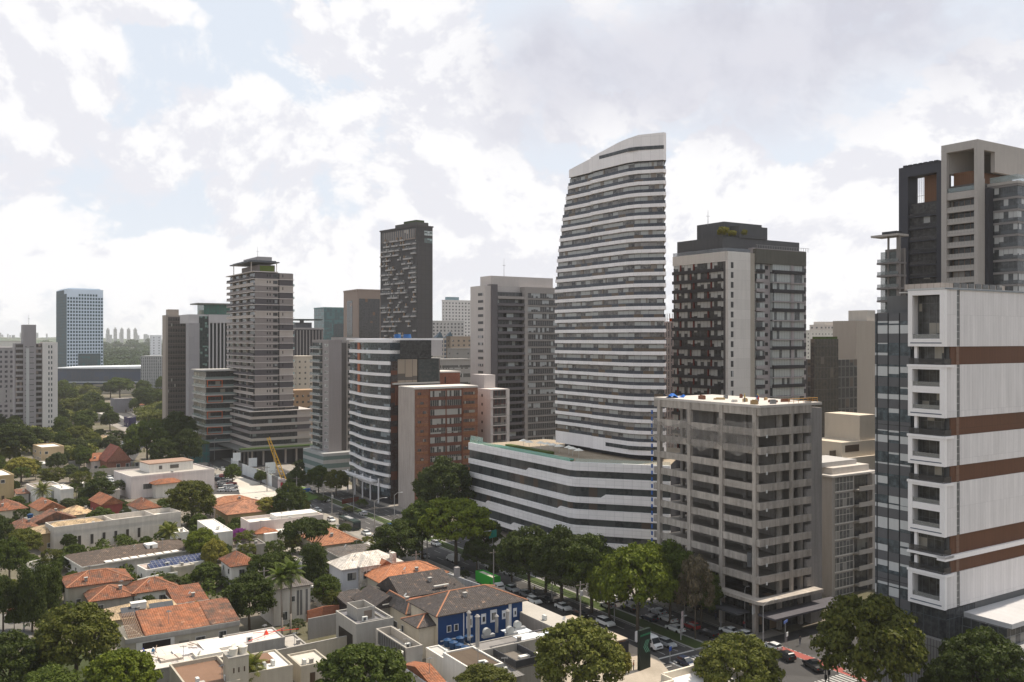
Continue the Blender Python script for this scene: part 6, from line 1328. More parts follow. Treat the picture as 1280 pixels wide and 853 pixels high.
wallseg('tall beige wall running right of the worksite to the terrace box', [(330, 842), (420, 822), (470, 812)], 3.6, WB, cap=WG)
wallseg('grey concrete wall left of the cube house', [(385, 800), (424, 792)], 4.2, plain((.3, .28, .26), .9, .15, .3))
wallseg('white garden wall in front of the solar panel annex', [(172, 738), (200, 731), (222, 728)], 2.6, WH)
wallseg('brick red garden wall behind the cube house', [(384, 778), (404, 772), (424, 770)], 2.4, brickm())
wallseg('pale parapet wall along the avenue car yard', [(322, 645), (395, 668), (440, 692)], 1.6, WD)
wallseg('avenue side wall from the orange roof house to the villa', [(470, 690), (505, 712)], 2.2, WD)
wallseg('grey sheet fence right of the charcoal roofs', [(560, 740), (600, 755)], 4.4, plain((.33, .34, .36), .6, panel=(1.2, 9, .1, .4)), name='sheet_fence')
wallseg('low white wall below the modern white house', [(92, 640), (118, 634)], 2.4, WH)
wallseg('grey wall segment beside the heart shaped tree', [(86, 589), (100, 588)], 4.4, plain((.24, .235, .225), .9))
# ================================================================ trees
def leaves(seed, lobes, n, leaf, fill=.35, flat=.0):
    """crown of leaf clumps: lobes = (x, y, z, rx, ry, rz)"""
    g = np.random.default_rng(seed); lb = np.array(lobes, float); wgt = (lb[:, 3]*lb[:, 4]+lb[:, 3]*lb[:, 5]); wgt[0] *= (.25 if lb[0, 3] < 2 else 1); wgt /= wgt.sum()
    idx = g.choice(len(lb), n, p=wgt); d = g.normal(size=(n, 3)); d[:, 2] = np.where(d[:, 2] < -.6, -d[:, 2]*.6, d[:, 2]); d /= np.linalg.norm(d, axis=1)[:, None]
    bump = 1+.16*np.sin(d[:, 0]*7+idx*1.3)*np.cos(d[:, 1]*6+idx)+.12*np.sin(d[:, 2]*9+idx*2.1)
    r = (1-np.abs(g.normal(0, fill*.55, n))).clip(.15, 1)*bump
    c = lb[idx, :3]+d*lb[idx, 3:]*r[:, None]
    nrm = d*.9+g.normal(size=(n, 3))*.55; nrm[:, 2] += .35+flat; nrm /= np.linalg.norm(nrm, axis=1)[:, None]
    t = np.cross(nrm, g.normal(size=(n, 3))); t /= np.linalg.norm(t, axis=1)[:, None]; b = np.cross(nrm, t)
    s = leaf*g.uniform(.55, 1.35, n)[:, None]; a = g.uniform(.55, 1.0, n)[:, None]
    v = np.stack([c-t*s, c-b*s*a+nrm*s*.15, c+t*s, c+b*s*a], 1).reshape(-1, 3)
    me = bpy.data.meshes.new('crown'); me.vertices.add(n*4); me.vertices.foreach_set('co', v.ravel()); me.loops.add(n*4); me.loops.foreach_set('vertex_index', np.arange(n*4)); me.polygons.add(n)
    me.polygons.foreach_set('loop_start', np.arange(0, n*4, 4)); me.polygons.foreach_set('loop_total', np.full(n, 4)); me.update(calc_edges=True); me.validate(); return me
def trunkmesh(seed, h, r, spread, nl=5, split=.45):
    g = random.Random(seed); mb = MB(); x = y = 0; pts = [(0, 0, -.2)]; zs = split*h
    mb.tube((0, 0, -.2), (g.uniform(-.1, .1)*h*.2, g.uniform(-.1, .1)*h*.2, zs), r, r*.7, 8); top = Vector((0, 0, zs*.95))
    for i in range(nl):
        a = i*2*math.pi/nl+g.uniform(-.4, .4); q = top+Vector((math.cos(a)*spread*.45, math.sin(a)*spread*.45, h*.22)); e = q+Vector((math.cos(a)*spread*.35, math.sin(a)*spread*.35, h*.2))
        mb.tube(top, q, r*.5, r*.3, 6); mb.tube(q, e, r*.3, r*.1, 5); mb.tube(q, q+Vector((math.cos(a+1)*spread*.25, math.sin(a+1)*spread*.25, h*.22)), r*.24, r*.08, 5)
    return mb.mesh('trunk', BARK, True)
bm_, t_ = newmat('bark'); uvn = t_.n('ShaderNodeUVMap').outputs[0]; finish(t_, t_.mix(t_.noise(uvn, 3, 5), (.05, .04, .03), (.15, .12, .09)), .95, spec=.1); BARK = bm_
def rlobes(seed, n, R_, rz, zc, r0, r1, zlo=-.55):
    """lobes spread over the skin of an ellipsoid, from low on its sides to the top"""
    g = random.Random(seed); L = [(0, 0, zc, R_*.68, R_*.68, rz*.72)]
    for i in range(n):
        a = i*2.399+g.uniform(-.3, .3); t = zlo+(1-zlo)*((i+.5)/n); q = math.sqrt(max(.02, 1-t*t)); s = g.uniform(r0, r1); k = g.uniform(.66, .86)
        L.append((math.cos(a)*q*R_*k, math.sin(a)*q*R_*k, zc+rz*t*k+g.uniform(-.05, .05), s, s*g.uniform(.8, 1.1), s*g.uniform(.6, .85)*(.6+.4*min(1, rz))))
    return L
# archetypes of unit size: crown radius about 1, total height about 2 (scaled per tree)
ARC = {}
def arch(k, lob, n, leaf, tr, **kw): ARC[k] = (leaves(hash(k) % 999 if False else len(ARC)*7+3, lob, n, leaf, **kw), tr)
arch('round', rlobes(1, 70, 1, .86, 1.04, .14, .27), 17000, .034, trunkmesh(1, 1.5, .06, .8))
arch('round2', rlobes(5, 95, 1, .84, 1.02, .11, .23), 18000, .032, trunkmesh(2, 1.5, .06, .8))
arch('broad', rlobes(9, 90, 1, .66, .90, .11, .22, -.35), 18000, .032, trunkmesh(3, 1.4, .05, .9, 6))
arch('umbrella', rlobes(12, 36, 1, .34, 1.42, .15, .25, -.3), 11000, .034, trunkmesh(4, 1.65, .055, 1.1, 6, .5), flat=.3)
arch('tall', [(0, 0, 1.0, .5, .5, .8)]+[(.45*math.cos(i*2.4), .45*math.sin(i*2.4), .35+i*.06, .33, .33, .28) for i in range(26)], 14000, .036, trunkmesh(6, 1.5, .06, .6))
arch('loose', rlobes(21, 26, 1, .78, 1.15, .16, .30), 6500, .036, trunkmesh(7, 1.7, .04, 1.0, 6), fill=.6)
arch('bush', rlobes(30, 22, 1, .55, .42, .22, .36, -.2), 6000, .045, None)
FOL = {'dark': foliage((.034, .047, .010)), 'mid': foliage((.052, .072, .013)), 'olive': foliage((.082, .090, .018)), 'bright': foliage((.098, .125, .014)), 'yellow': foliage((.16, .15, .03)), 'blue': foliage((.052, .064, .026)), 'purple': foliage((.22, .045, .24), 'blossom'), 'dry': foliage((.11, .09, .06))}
TREES = {}
def tree(label, px, py, rpx, hpx, kind='round', col='mid', cat='tree', name=None, group=None, rz=None):
    """px, py: where the trunk meets the ground; rpx: crown radius, hpx: total height, in photo pixels"""
    p = gp(px, py); k = p.y/F; r = rpx*k; h = hpx*k
    crown, tr = ARC[kind]; key = (kind, col)
    if key not in TREES: c = crown.copy(); c.materials.clear(); c.materials.append(FOL[col]); TREES[key] = c
    zt = {'round': 1.9, 'round2': 1.85, 'broad': 1.55, 'umbrella': 1.78, 'tall': 2.1, 'loose': 1.95, 'bush': 1.0}[kind]
    o = empty(name or {'bush': 'shrub'}.get(kind, 'tree'), p, rnd.uniform(0, 6.28) if rz is None else rz, label, 'shrub' if kind == 'bush' else cat, group)
    sc = (r*.86, r*.86, h/zt)
    link('crown', TREES[key], o, scale=sc)
    if tr: link('trunk', tr, o, scale=sc)
    return o
def palm(label, px, py, hpx, fr=15, col='olive', kind='feather', L_=3.6, group=None):
    p = gp(px, py); h = hpx*p.y/F; g = random.Random(int(px)); o = empty('palm_tree', p, 0, label, 'palm', group)
    mb = MB(); bx = g.uniform(-.3, .3); mb.path([(0, 0, -.2), (bx*.3, 0, h*.4), (bx, 0, h*.8), (bx, 0, h)], .2, 7); mb.build('trunk', plain((.22, .19, .16), .9, .3), o, True)
    mb = MB()
    for i in range(30):
        a = i*2.4; el = 1.25-(i/30)*1.9; pts = []; q = Vector((bx, 0, h)); d = Vector((math.cos(a)*math.cos(el), math.sin(a)*math.cos(el), math.sin(el)))
        side = Vector((-math.sin(a), math.cos(a), 0)); n = 9; st = L_/n
        for k in range(n):
            q2 = q+d*st; d = (d+Vector((0, 0, -.14))).normalized()
            lw = .75*math.sin(math.pi*(k+.8)/(n+.8))
            for s_ in (-1, 1):
                for m_ in (0, .5):
                    b0 = q+(q2-q)*m_; mb.face([b0, b0+(q2-q)*.35, b0+(q2-q)*.6+side*s_*lw+Vector((0, 0, -.35*lw)), b0+(q2-q)*.15+side*s_*lw*.9+Vector((0, 0, -.4*lw))])
            q = q2
    mb.build('crown', FOL[col], o)
T_ = [
# right and avenue
('large olive tree with sunlit left side, in front of the glass wing', 1088, 895, 80, 158, 'round2', 'olive'),
('dark tree cut off at the bottom right corner', 1228, 905, 66, 118, 'round', 'dark'),
('lower dark tree right behind the corner tree, before the plank screen', 1180, 905, 34, 85, 'round2', 'dark'),
('olive rounded tree behind the white roofed corner building', 924, 898, 66, 108, 'round2', 'olive'),
('bright green tree on the median in front of the concrete frame', 797, 796, 60, 116, 'broad', 'bright'),
('taller dark tree on the far pavement behind the bright median tree', 838, 780, 44, 104, 'round', 'mid'),
('thin bare branched tree on the median before the concrete frame', 869, 800, 30, 112, 'loose', 'dry'),
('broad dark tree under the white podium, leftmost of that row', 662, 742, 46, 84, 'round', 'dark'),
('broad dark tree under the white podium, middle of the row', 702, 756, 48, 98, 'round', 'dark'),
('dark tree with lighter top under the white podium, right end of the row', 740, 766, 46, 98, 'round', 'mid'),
('wide yellow green tree at the foot of the brick building forecourt', 570, 706, 58, 84, 'broad', 'bright'),
('second wide yellow green tree, overlapping it on the left', 528, 700, 36, 74, 'broad', 'mid'),
('dark leafy tree on the verge between the two podium row trees', 682, 741, 36, 76, 'round2', 'mid'),
('dark tree filling the pavement below the podium corner', 722, 752, 36, 80, 'round2', 'dark'),
('green tree between the slim median tree and the podium row', 640, 728, 24, 60, 'round', 'mid'),
('dark tree under the left edge of the podium', 606, 692, 26, 46, 'round', 'dark'),
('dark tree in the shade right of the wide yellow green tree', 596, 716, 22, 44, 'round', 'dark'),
('bright tree crown overlapping the bright median tree on its left', 762, 776, 34, 78, 'round', 'bright'),
('dark spreading tree behind the bare branched tree', 876, 782, 32, 76, 'round2', 'mid'),
('huge dark tree leaning on the brick building', 556, 655, 46, 84, 'round', 'dark'),
('round bushy olive tree at the bottom centre', 722, 884, 70, 112, 'round2', 'olive'),
('lighter small crown right beside the round bushy tree', 768, 862, 26, 58, 'round', 'yellow'),
('low dark dome of a tree at the bottom, right of the worksite', 455, 905, 72, 98, 'broad', 'mid'),
('small olive tree at the bottom edge below the brown roof', 606, 888, 48, 56, 'round', 'olive'),
('slim dark tree on the median left of the podium row', 617, 722, 11, 40, 'tall', 'dark'),
('dark bushy tree behind the cream villa', 497, 712, 38, 62, 'round', 'dark'),
('dark slim tree in front of the grey slim tower', 371, 622, 16, 38, 'round', 'dark'),
('green street tree right of the slim tower podium', 398, 618, 20, 36, 'round', 'mid'),
('olive street tree beside the curved glass office entrance', 420, 620, 20, 34, 'round2', 'olive'),
('round dark tree at the avenue bend with a bare lower trunk', 362, 655, 24, 52, 'round', 'dark'),
('small round tree in the sunny plaza', 291, 606, 13, 27, 'round2', 'mid'),
('tiny tree beside the plaza hoarding', 326, 606, 10, 18, 'round', 'mid'),
('light green willow like tree next to the big weathered orange roof', 338, 652, 26, 32, 'round2', 'yellow'),
# centre of the houses
('spreading umbrella tree in the middle of the houses', 384, 725, 36, 76, 'umbrella', 'dark'),
('dark leafy tree right under the spreading umbrella tree', 393, 742, 24, 64, 'tall', 'dark'),
('round tree between the stained house and the villa', 408, 762, 22, 44, 'round', 'mid'),
('dense dark tree left of the tall palms', 312, 790, 40, 74, 'round', 'dark'),
('olive tree right of the small brown roofed house', 330, 742, 26, 52, 'round2', 'mid'),
('feathery green tree behind the tall palms', 348, 735, 28, 50, 'loose', 'mid'),
('big round tree with sunlit top beside the large white walled building', 239, 660, 37, 62, 'round2', 'olive'),
('bright clipped tree right of the dark hipped roof', 252, 706, 26, 46, 'round', 'bright'),
('yellowish tree in front of the bright clipped tree', 268, 716, 20, 44, 'round2', 'yellow'),
('dark shrubby tree right of the solar panel annex', 258, 735, 22, 32, 'round', 'mid'),
('rounded dark shrub tree before the solar panel annex', 214, 748, 18, 30, 'round', 'blue'),
('small tree behind the white angular building', 248, 668, 14, 26, 'round', 'mid'),
('small mixed tree above the small brown roofed house', 306, 690, 18, 28, 'loose', 'olive'),
# left foreground
('huge broad tree in the left foreground', 95, 862, 62, 112, 'round2', 'olive'),
('bright green tree top at the bottom left', 152, 900, 54, 88, 'broad', 'bright'),
('dark tree at the lower left corner', 10, 880, 48, 90, 'round', 'dark'),
('second dark tree by the lower left corner, lower', 62, 895, 44, 62, 'round', 'mid'),
('tall dark tree beside the left side street', 40, 790, 26, 84, 'tall', 'dark'),
('pointed dark tree between the side street and the orange roofs', 62, 770, 22, 68, 'tall', 'mid'),
('yellow green tree at the left edge, upper', 12, 735, 28, 66, 'round2', 'mid'),
('dark edge tree below it on the left side', 4, 790, 26, 70, 'round', 'dark'),
('olive tree at the left edge beside the small red roof', 34, 700, 22, 38, 'round', 'olive'),
('light green small tree left of the broad orange roof', 66, 752, 12, 36, 'tall', 'bright'),
('hedge like row of dark bushes left of the dark hipped roof', 78, 714, 16, 22, 'bush', 'mid'),
('dark round tree left of the small red roofed house', -2, 690, 22, 46, 'round', 'dark'),
('rounded tree in front of the tan crumbling roof', 126, 660, 20, 26, 'round', 'mid'),
('tree right of the modern white house', 124, 634, 24, 38, 'round2', 'dark'),
('palm like ragged tree beside the car park', 102, 622, 16, 36, 'loose', 'olive'),
('pale shrub in front of the large white walled building', 150, 640, 10, 16, 'bush', 'mid'),
('yellow green tree above the ochre block', 26, 604, 24, 34, 'round2', 'yellow'),
('hazy loose tree left of the car park', 64, 612, 20, 30, 'loose', 'olive'),
('dark bush below the modern white house', 104, 640, 14, 18, 'bush', 'dark'),
('low bush filling the gap below the huge broad tree', 60, 846, 22, 22, 'bush', 'mid'),
('low bush between the huge broad tree and the bright tree top', 128, 850, 20, 22, 'bush', 'dark'),
('leafy undergrowth bush left of the worksite', 172, 842, 14, 20, 'bush', 'olive'),
('dark low tree under the left side of the huge broad tree', 30, 850, 22, 34, 'round', 'dark'),
# woods around the far street
('very large dark tree under the left apartment tower', 18, 582, 32, 52, 'broad', 'dark'),
('second large dark tree at the far left, behind it', 44, 566, 22, 32, 'broad', 'dark'),
('heart shaped dark green tree in the middle left', 101, 582, 13, 26, 'round', 'mid'),
('wide olive tree left of the far street, lowest', 96, 560, 20, 28, 'broad', 'olive'),
('wide olive tree left of the far street, second up', 106, 540, 20, 27, 'broad', 'mid'),
('wide olive tree left of the far street, third up', 90, 524, 20, 26, 'broad', 'olive'),
('dark tree at the upper left of the far street', 116, 514, 16, 24, 'round', 'dark'),
('broad tree beside the white slab side', 84, 508, 16, 25, 'broad', 'mid'),
('pale green crown nearer the long blue hall, left', 112, 499, 16, 17, 'broad', 'olive'),
('bluish small tree just below the hall, left', 92, 494, 10, 16, 'round', 'blue'),
('big dome shaped tree right before the long blue hall', 150, 499, 22, 27, 'broad', 'mid'),
('dark trees mass right of the dome shaped tree', 180, 506, 18, 24, 'round2', 'mid'),
('small round tree at the right side of the far street', 168, 516, 8, 18, 'round', 'mid'),
('tree behind the brown tower, left side', 192, 490, 12, 16, 'round', 'blue'),
('yellow green spreading tree left of the brown tower', 196, 545, 24, 30, 'broad', 'olive'),
('very large domed tree in front of the brown tower', 184, 585, 34, 60, 'broad', 'mid'),
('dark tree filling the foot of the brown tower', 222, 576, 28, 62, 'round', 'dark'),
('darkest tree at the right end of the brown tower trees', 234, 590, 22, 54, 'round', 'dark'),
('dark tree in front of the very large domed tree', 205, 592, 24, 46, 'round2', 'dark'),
('thin tree in the far street with sparse crown', 146, 560, 14, 24, 'loose', 'dark'),
('low tree at the end of the far street', 140, 530, 8, 14, 'round', 'mid'),
('small tree right of the far street crossing', 160, 576, 18, 24, 'round', 'dark'),
('dark tree behind the brown brick house', 118, 568, 14, 20, 'round', 'dark'),
('tree crown left of the brown brick house', 84, 572, 12, 22, 'round', 'dark'),
('narrow tree at the foot of the white slab side', 76, 552, 12, 32, 'tall', 'mid'),
('hedge tree beside the striped tower lobby', 380, 590, 14, 16, 'bush', 'dark'),
]
for a in T_: tree(*a)
# shrubs and hedges
SH = [('leafy shrub by the office entrance', 404, 628, 9, 8, 'mid'), ('low hedge shrub along the avenue verge', 436, 640, 10, 7, 'olive'), ('shrub at the curved office corner', 452, 634, 9, 10, 'mid'), ('green shrub beside the podium corner', 600, 700, 8, 9, 'mid'), ('dark shrub behind the green truck', 592, 740, 8, 12, 'dark'),
      ('shrub next to the cream villa garden', 520, 735, 12, 14, 'mid'), ('shrub in the yard of the orange hip roof', 466, 752, 12, 13, 'mid'), ('bush between cube house and villa', 458, 748, 10, 12, 'olive'), ('small bush in the palm yard', 392, 790, 8, 10, 'olive'), ('shrub left of the small brown roofed house', 276, 722, 10, 14, 'mid'),
      ('bush by the avenue car yard', 500, 700, 8, 12, 'bright'), ('plaza shrub by the blue barrier', 384, 604, 7, 8, 'mid'), ('shrub before the parking cars', 172, 596, 8, 8, 'yellow'), ('round shrub at the forecourt, bottom', 835, 865, 12, 14, 'bright'), ('shrub by the banner', 824, 868, 10, 12, 'mid'),
      ('yellow shrub on the white building roof side', 186, 592, 6, 8, 'yellow'), ('shrub beside the ochre block', 22, 632, 10, 12, 'mid'), ('shrub under the modern white house', 60, 634, 12, 12, 'blue')]
for s in SH: tree(s[0], s[1], s[2], s[3], s[4], 'bush', s[5])
o = tree('magenta bougainvillea over the wall of the white angular building', 300, 682, 12, 22, 'bush', 'purple', name='bougainvillea')
for a in (('tall feathery palm, left one of the pair before the stained house', 353, 806, 86), ('tall feathery palm, right one of the pair before the stained house', 363, 803, 90)): palm(*a, L_=3.3, col='mid')
palm('small palm beside the long concrete building', 211, 694, 30, L_=3.6); palm('short palm at the bottom, left one by the tank tower', 300, 880, 42, L_=3.0); palm('short palm at the bottom, right one by the tank tower', 316, 878, 46, L_=3.0); palm('small palm by the modern white house', 52, 640, 28, L_=4); palm('small palm left of the curved road bend', 470, 712, 22, L_=3)
# small garden trees that nothing tells apart, zone by zone
ULAB = set()
def autolabel(x, y, c_, r):
    hs = []
    for mt_, o in HB:
        q = mt_.translation; hx, hy = CX+F*q.x/q.y, HY+CAMH*F/q.y; hs.append((math.hypot(hx-x, (hy-y)*1.5), hx, hy, o['label']))
    hs.sort(key=lambda t: t[0]); cn = {'dark': 'dark', 'mid': 'green', 'olive': 'olive', 'blue': 'bluish green'}[c_]
    for d, hx, hy, l in hs[:12]:
        l = l.split(',')[0].split(' with ')[0]; l = ' '.join(l.split()[:9])
        for ps in (['left of', 'behind', 'in front of'] if x < hx else ['right of', 'behind', 'in front of']):
            if (ps == 'behind' and y > hy-3) or (ps == 'in front of' and y < hy+2): continue
            lab = '%s %s tree %s the %s' % ('small' if r < 11 else 'rounded', cn, ps, l)
            if lab not in ULAB and len(lab.split()) <= 16: ULAB.add(lab); return lab
    lab = '%s tree among the roofs, number %d' % (cn, len(ULAB)); ULAB.add(lab); return lab
def zone(label, group, x0, x1, y0, y1, n, r0, r1, kinds=('round', 'round2', 'broad', 'loose'), seed=1):
    g = random.Random(seed); out = []; t_ = 0
    while len(out) < n and t_ < 900:
        t_ += 1; x, y = g.uniform(x0, x1), g.uniform(y0, y1)
        if any(math.hypot(x-a, (y-b)*1.6) < (r0+r1)*.8 for a, b in out) or not free(x, y): continue
        out.append((x, y)); r = g.uniform(r0, r1); c_ = g.choice(['dark', 'mid', 'olive', 'mid', 'blue']); tree(autolabel(x, y, c_, r), x, y, r, r*g.uniform(1.5, 2.2), g.choice(kinds), c_, group=group)
HB = [(o.matrix_basis.copy(), o) for o in SC.objects if o.parent is None and o.get('category') in ('house', 'building', 'outbuilding', 'shop', 'shed', 'tank tower')]
HR = []
for mt_, o in HB:
    xs = [c for ch in o.children if ch.name.split('.')[0] == 'wall' for c in [(v.co.x, v.co.y) for v in ch.data.vertices]]
    if xs: HR.append((mt_.inverted(), min(a for a, _ in xs), max(a for a, _ in xs), min(b for _, b in xs), max(b for _, b in xs)))
def free(px, py, m_=1.2):
    p = gp(px, py)
    u_, v_ = uv(p)
    if 112 < u_ < 147 or (106 < v_ < 126 and u_ > 40): return False
    for im, a, b, c, d in HR:
        q = im @ p
        if a-m_ < q.x < b+m_ and c-m_ < q.y < d+m_: return False
    return True
zone('small garden tree between the far left houses', 'garden trees of the upper left houses', -5, 165, 588, 660, 26, 7, 13, seed=1)
zone('dark tree of the wooded blocks left of the far street', 'wooded blocks left of the far street', 74, 142, 492, 585, 30, 9, 15, ('broad', 'round', 'round2'), seed=2)
zone('tree of the wooded strip right of the far street', 'wooded strip right of the far street', 172, 204, 490, 560, 9, 8, 13, ('broad', 'round'), seed=3)
zone('small tree in the gardens around the orange roofed houses', 'garden trees of the orange roofed houses', 10, 130, 665, 800, 14, 10, 17, seed=4)
zone('small tree in the gardens around the palms', 'garden trees around the palms', 180, 420, 680, 800, 24, 9, 15, seed=5)
zone('tree around the foot of the left apartment tower', 'trees by the left apartment tower', -10, 78, 545, 600, 12, 10, 17, ('broad', 'round'), seed=6)
zone('small tree behind the plaza parking', 'trees behind the plaza parking', 268, 440, 640, 690, 9, 8, 13, seed=7)
zone('small garden tree near the villa and the charcoal roofs', 'garden trees near the villa', 400, 600, 690, 790, 12, 7, 12, seed=8)
for i, (px, y, r) in enumerate(((893, 3.4, 1.5), (906, 3.0, 1.8), (917, 3.2, 1.3), (928, 3.4, 1.7))):
    q = RT.root.location+RT.d2*max(1, RT.sr(px)*.55-.5+i*2.2)+RT.d1*y; o = empty('roof_shrub', Vector((q.x, q.y, RT.H+4.8)), 0, 'yellow green shrub on the dark penthouse of the red panelled tower, %s from the left' % ['first', 'second', 'third', 'fourth'][i], 'shrub', 'roof shrubs of the red panelled tower')
    c = ARC['bush'][0].copy(); c.materials.clear(); c.materials.append(FOL['yellow']); link('crown', c, o, scale=(r, r, r*1.7))
# far woods: one mass of crowns nobody could count
def woods(name, label, spots, n, leaf, mat):
    g = np.random.default_rng(4); lob = []
    for (x0, x1, Y0, Y1, m_, r0, r1) in spots:
        for i in range(m_):
            Y = g.uniform(Y0, Y1); px = g.uniform(x0, x1); p = at(px, Y); r = g.uniform(r0, r1); lob.append((p.x, p.y, terrain(p.x, p.y)+r*.75, r, r, r*g.uniform(.55, .9)))
    me = leaves(5, lob, n, leaf, fill=.25); me.materials.append(mat); o = link(name, me, label=label, cat='woods', kind='stuff')
woods('distant_woods', 'far belt of dark woods behind the towers', [(60, 215, 1230, 1700, 150, 8, 14), (-20, 300, 1700, 2500, 220, 9, 16), (-30, 310, 2500, 3600, 150, 10, 18), (1005, 1070, 1200, 2600, 60, 9, 15)], 60000, 3.2, foliage((.03, .05, .022), 'far_leaves'))
woods('treetops', 'mass of low treetops filling the gaps between the far street gardens', [(74, 120, 640, 1000, 90, 4, 7), (176, 203, 620, 960, 40, 4, 7), (-10, 60, 470, 560, 40, 3.5, 6), (60, 110, 430, 600, 40, 3, 5)], 60000, .75, FOL['olive'])
woods('garden_shrubs', 'low greenery filling the gardens between the houses', [(-10, 270, 190, 330, 190, 1.3, 2.4), (230, 420, 205, 290, 60, 1.3, 2.3), (560, 690, 128, 135, 14, 1.2, 2)], 50000, .32, FOL['mid'])
# ================================================================ vehicles
TYR = plain((.02, .02, .02), .8); CGL = plain((.025, .03, .035), .08, .1, 0, spec=.8, key='car_glass'); HLT = plain((.75, .75, .72), .15, .05, 0, key='lamp_glass'); TLT = plain((.35, .01, .01), .2, .05, 0, key='tail_lamp')
CARC = {'white': (.70, .70, .68), 'silver': (.38, .39, .40), 'grey': (.14, .145, .15), 'black': (.014, .014, .016), 'dark blue': (.02, .03, .06), 'red': (.28, .015, .015), 'blue': (.02, .09, .28), 'beige': (.4, .37, .3)}
CM = {}
def extr(mb, prof, w0, w1=None, zt=None):
    """side profile (x, z) extruded to half width w0, narrowing to w1 at the top"""
    w1 = w0 if w1 is None else w1; zs = [p[1] for p in prof]; za, zb = min(zs), max(zs); n = len(prof); b = len(mb.v)
    for sgn in (-1, 1):
        for x, z in prof: mb.v.append((x, sgn*(w0+(w1-w0)*(z-za)/max(.01, zb-za)), z))
    for i in range(n):
        j = (i+1) % n; mb.f.append((b+i, b+j, b+n+j, b+n+i))
    mb.f.append(tuple(b+n-1-i for i in range(n))); mb.f.append(tuple(b+n+i for i in range(n)))
    return mb
SHAPES = {  # lower body profile, glass profile, roof profile, half width, wheel stations
 'sedan': ([(-2.2, .35), (-2.2, .75), (-2.1, .95), (-1.3, 1.0), (.7, .97), (1.7, .85), (2.15, .68), (2.2, .35)], [(-1.75, .97), (-1.05, 1.38), (.25, 1.40), (1.05, .95)], [(-1.08, 1.37), (-.9, 1.44), (.15, 1.46), (.3, 1.38)], .88, (-1.35, 1.35)),
 'hatch': ([(-1.9, .35), (-1.93, .8), (-1.88, 1.0), (.6, .98), (1.5, .86), (1.9, .66), (1.95, .35)], [(-1.85, .98), (-1.5, 1.42), (.15, 1.44), (.95, .96)], [(-1.6, 1.40), (-1.4, 1.49), (.05, 1.5), (.2, 1.42)], .85, (-1.2, 1.25)),
 'suv': ([(-2.15, .42), (-2.2, .9), (-2.15, 1.12), (.7, 1.1), (1.8, 1.0), (2.15, .8), (2.2, .42)], [(-2.08, 1.1), (-1.8, 1.58), (.15, 1.6), (.95, 1.08)], [(-1.9, 1.56), (-1.7, 1.67), (.05, 1.68), (.22, 1.58)], .93, (-1.35, 1.38)),
 'pickup': ([(-2.6, .5), (-2.62, 1.05), (-.75, 1.08), (.9, 1.05), (1.9, .98), (2.4, .8), (2.45, .5)], [(-.85, 1.05), (-.65, 1.62), (.35, 1.63), (1.1, 1.04)], [(-.68, 1.6), (-.55, 1.72), (.25, 1.73), (.42, 1.6)], .95, (-1.6, 1.55))}
def carmesh(kind, col):
    k = (kind, col)
    if k in CM: return CM[k]
    lo, gl, rf, hw, ws = SHAPES[kind]; pm = plain(CARC[col], .28, .04, .0, spec=.6, coat=.6, key='car_paint')
    body = extr(MB(), lo, hw, hw*.96).mesh('body', pm); g = extr(MB(), gl, hw*.9, hw*.72).mesh('window', CGL); r = extr(MB(), rf, hw*.74, hw*.66).mesh('roof', pm)
    w_ = MB(); n = 14; b = 0
    w_.v = [(.33*math.cos(2*math.pi*i/n), -.11, .33*math.sin(2*math.pi*i/n)) for i in range(n)]+[(.33*math.cos(2*math.pi*i/n), .11, .33*math.sin(2*math.pi*i/n)) for i in range(n)]
    w_.f = [(i, (i+1) % n, n+(i+1) % n, n+i) for i in range(n)]+[tuple(range(n-1, -1, -1)), tuple(range(n, 2*n))]
    CM[k] = (body, g, r, w_.mesh('wheel', TYR), MB().box(-.04, .04, -.17, .17, 0, .16).mesh('headlight', HLT), MB().box(-.04, .04, -.13, .13, 0, .2).mesh('taillight', TLT), hw, ws, lo)
    return CM[k]
def car(label, px, py, col='white', kind='hatch', head=0, group=None, z=.03, cat='car', scl=1.0):
    """head 0: driving towards us down the avenue, 180: away, others in degrees of the street grid"""
    body, g, r, wh, hl, tl, hw, ws, lo = carmesh(kind, col)
    o = empty('car' if kind != 'pickup' else 'pickup_truck', gp(px, py, z), R(TH-90+head), label, cat, group)
    link('body', body, o); link('window', g, o); link('roof', r, o)
    for x in ws:
        for y in (-hw+.08, hw-.08): link('wheel', wh, o, (x, y, .33))
    fx, bx = max(p[0] for p in lo), min(p[0] for p in lo)
    for y in (-hw+.25, hw-.25): link('headlight', hl, o, (fx-.05, y, .62)); link('taillight', tl, o, (bx+.01, y, .72))
    return o
NG, FG, PG, QG, SG = 'cars in the near carriageway', 'cars in the far carriageway', 'cars parked in the avenue car park', 'cars parked in the dusty car park', 'cars along the far side street'
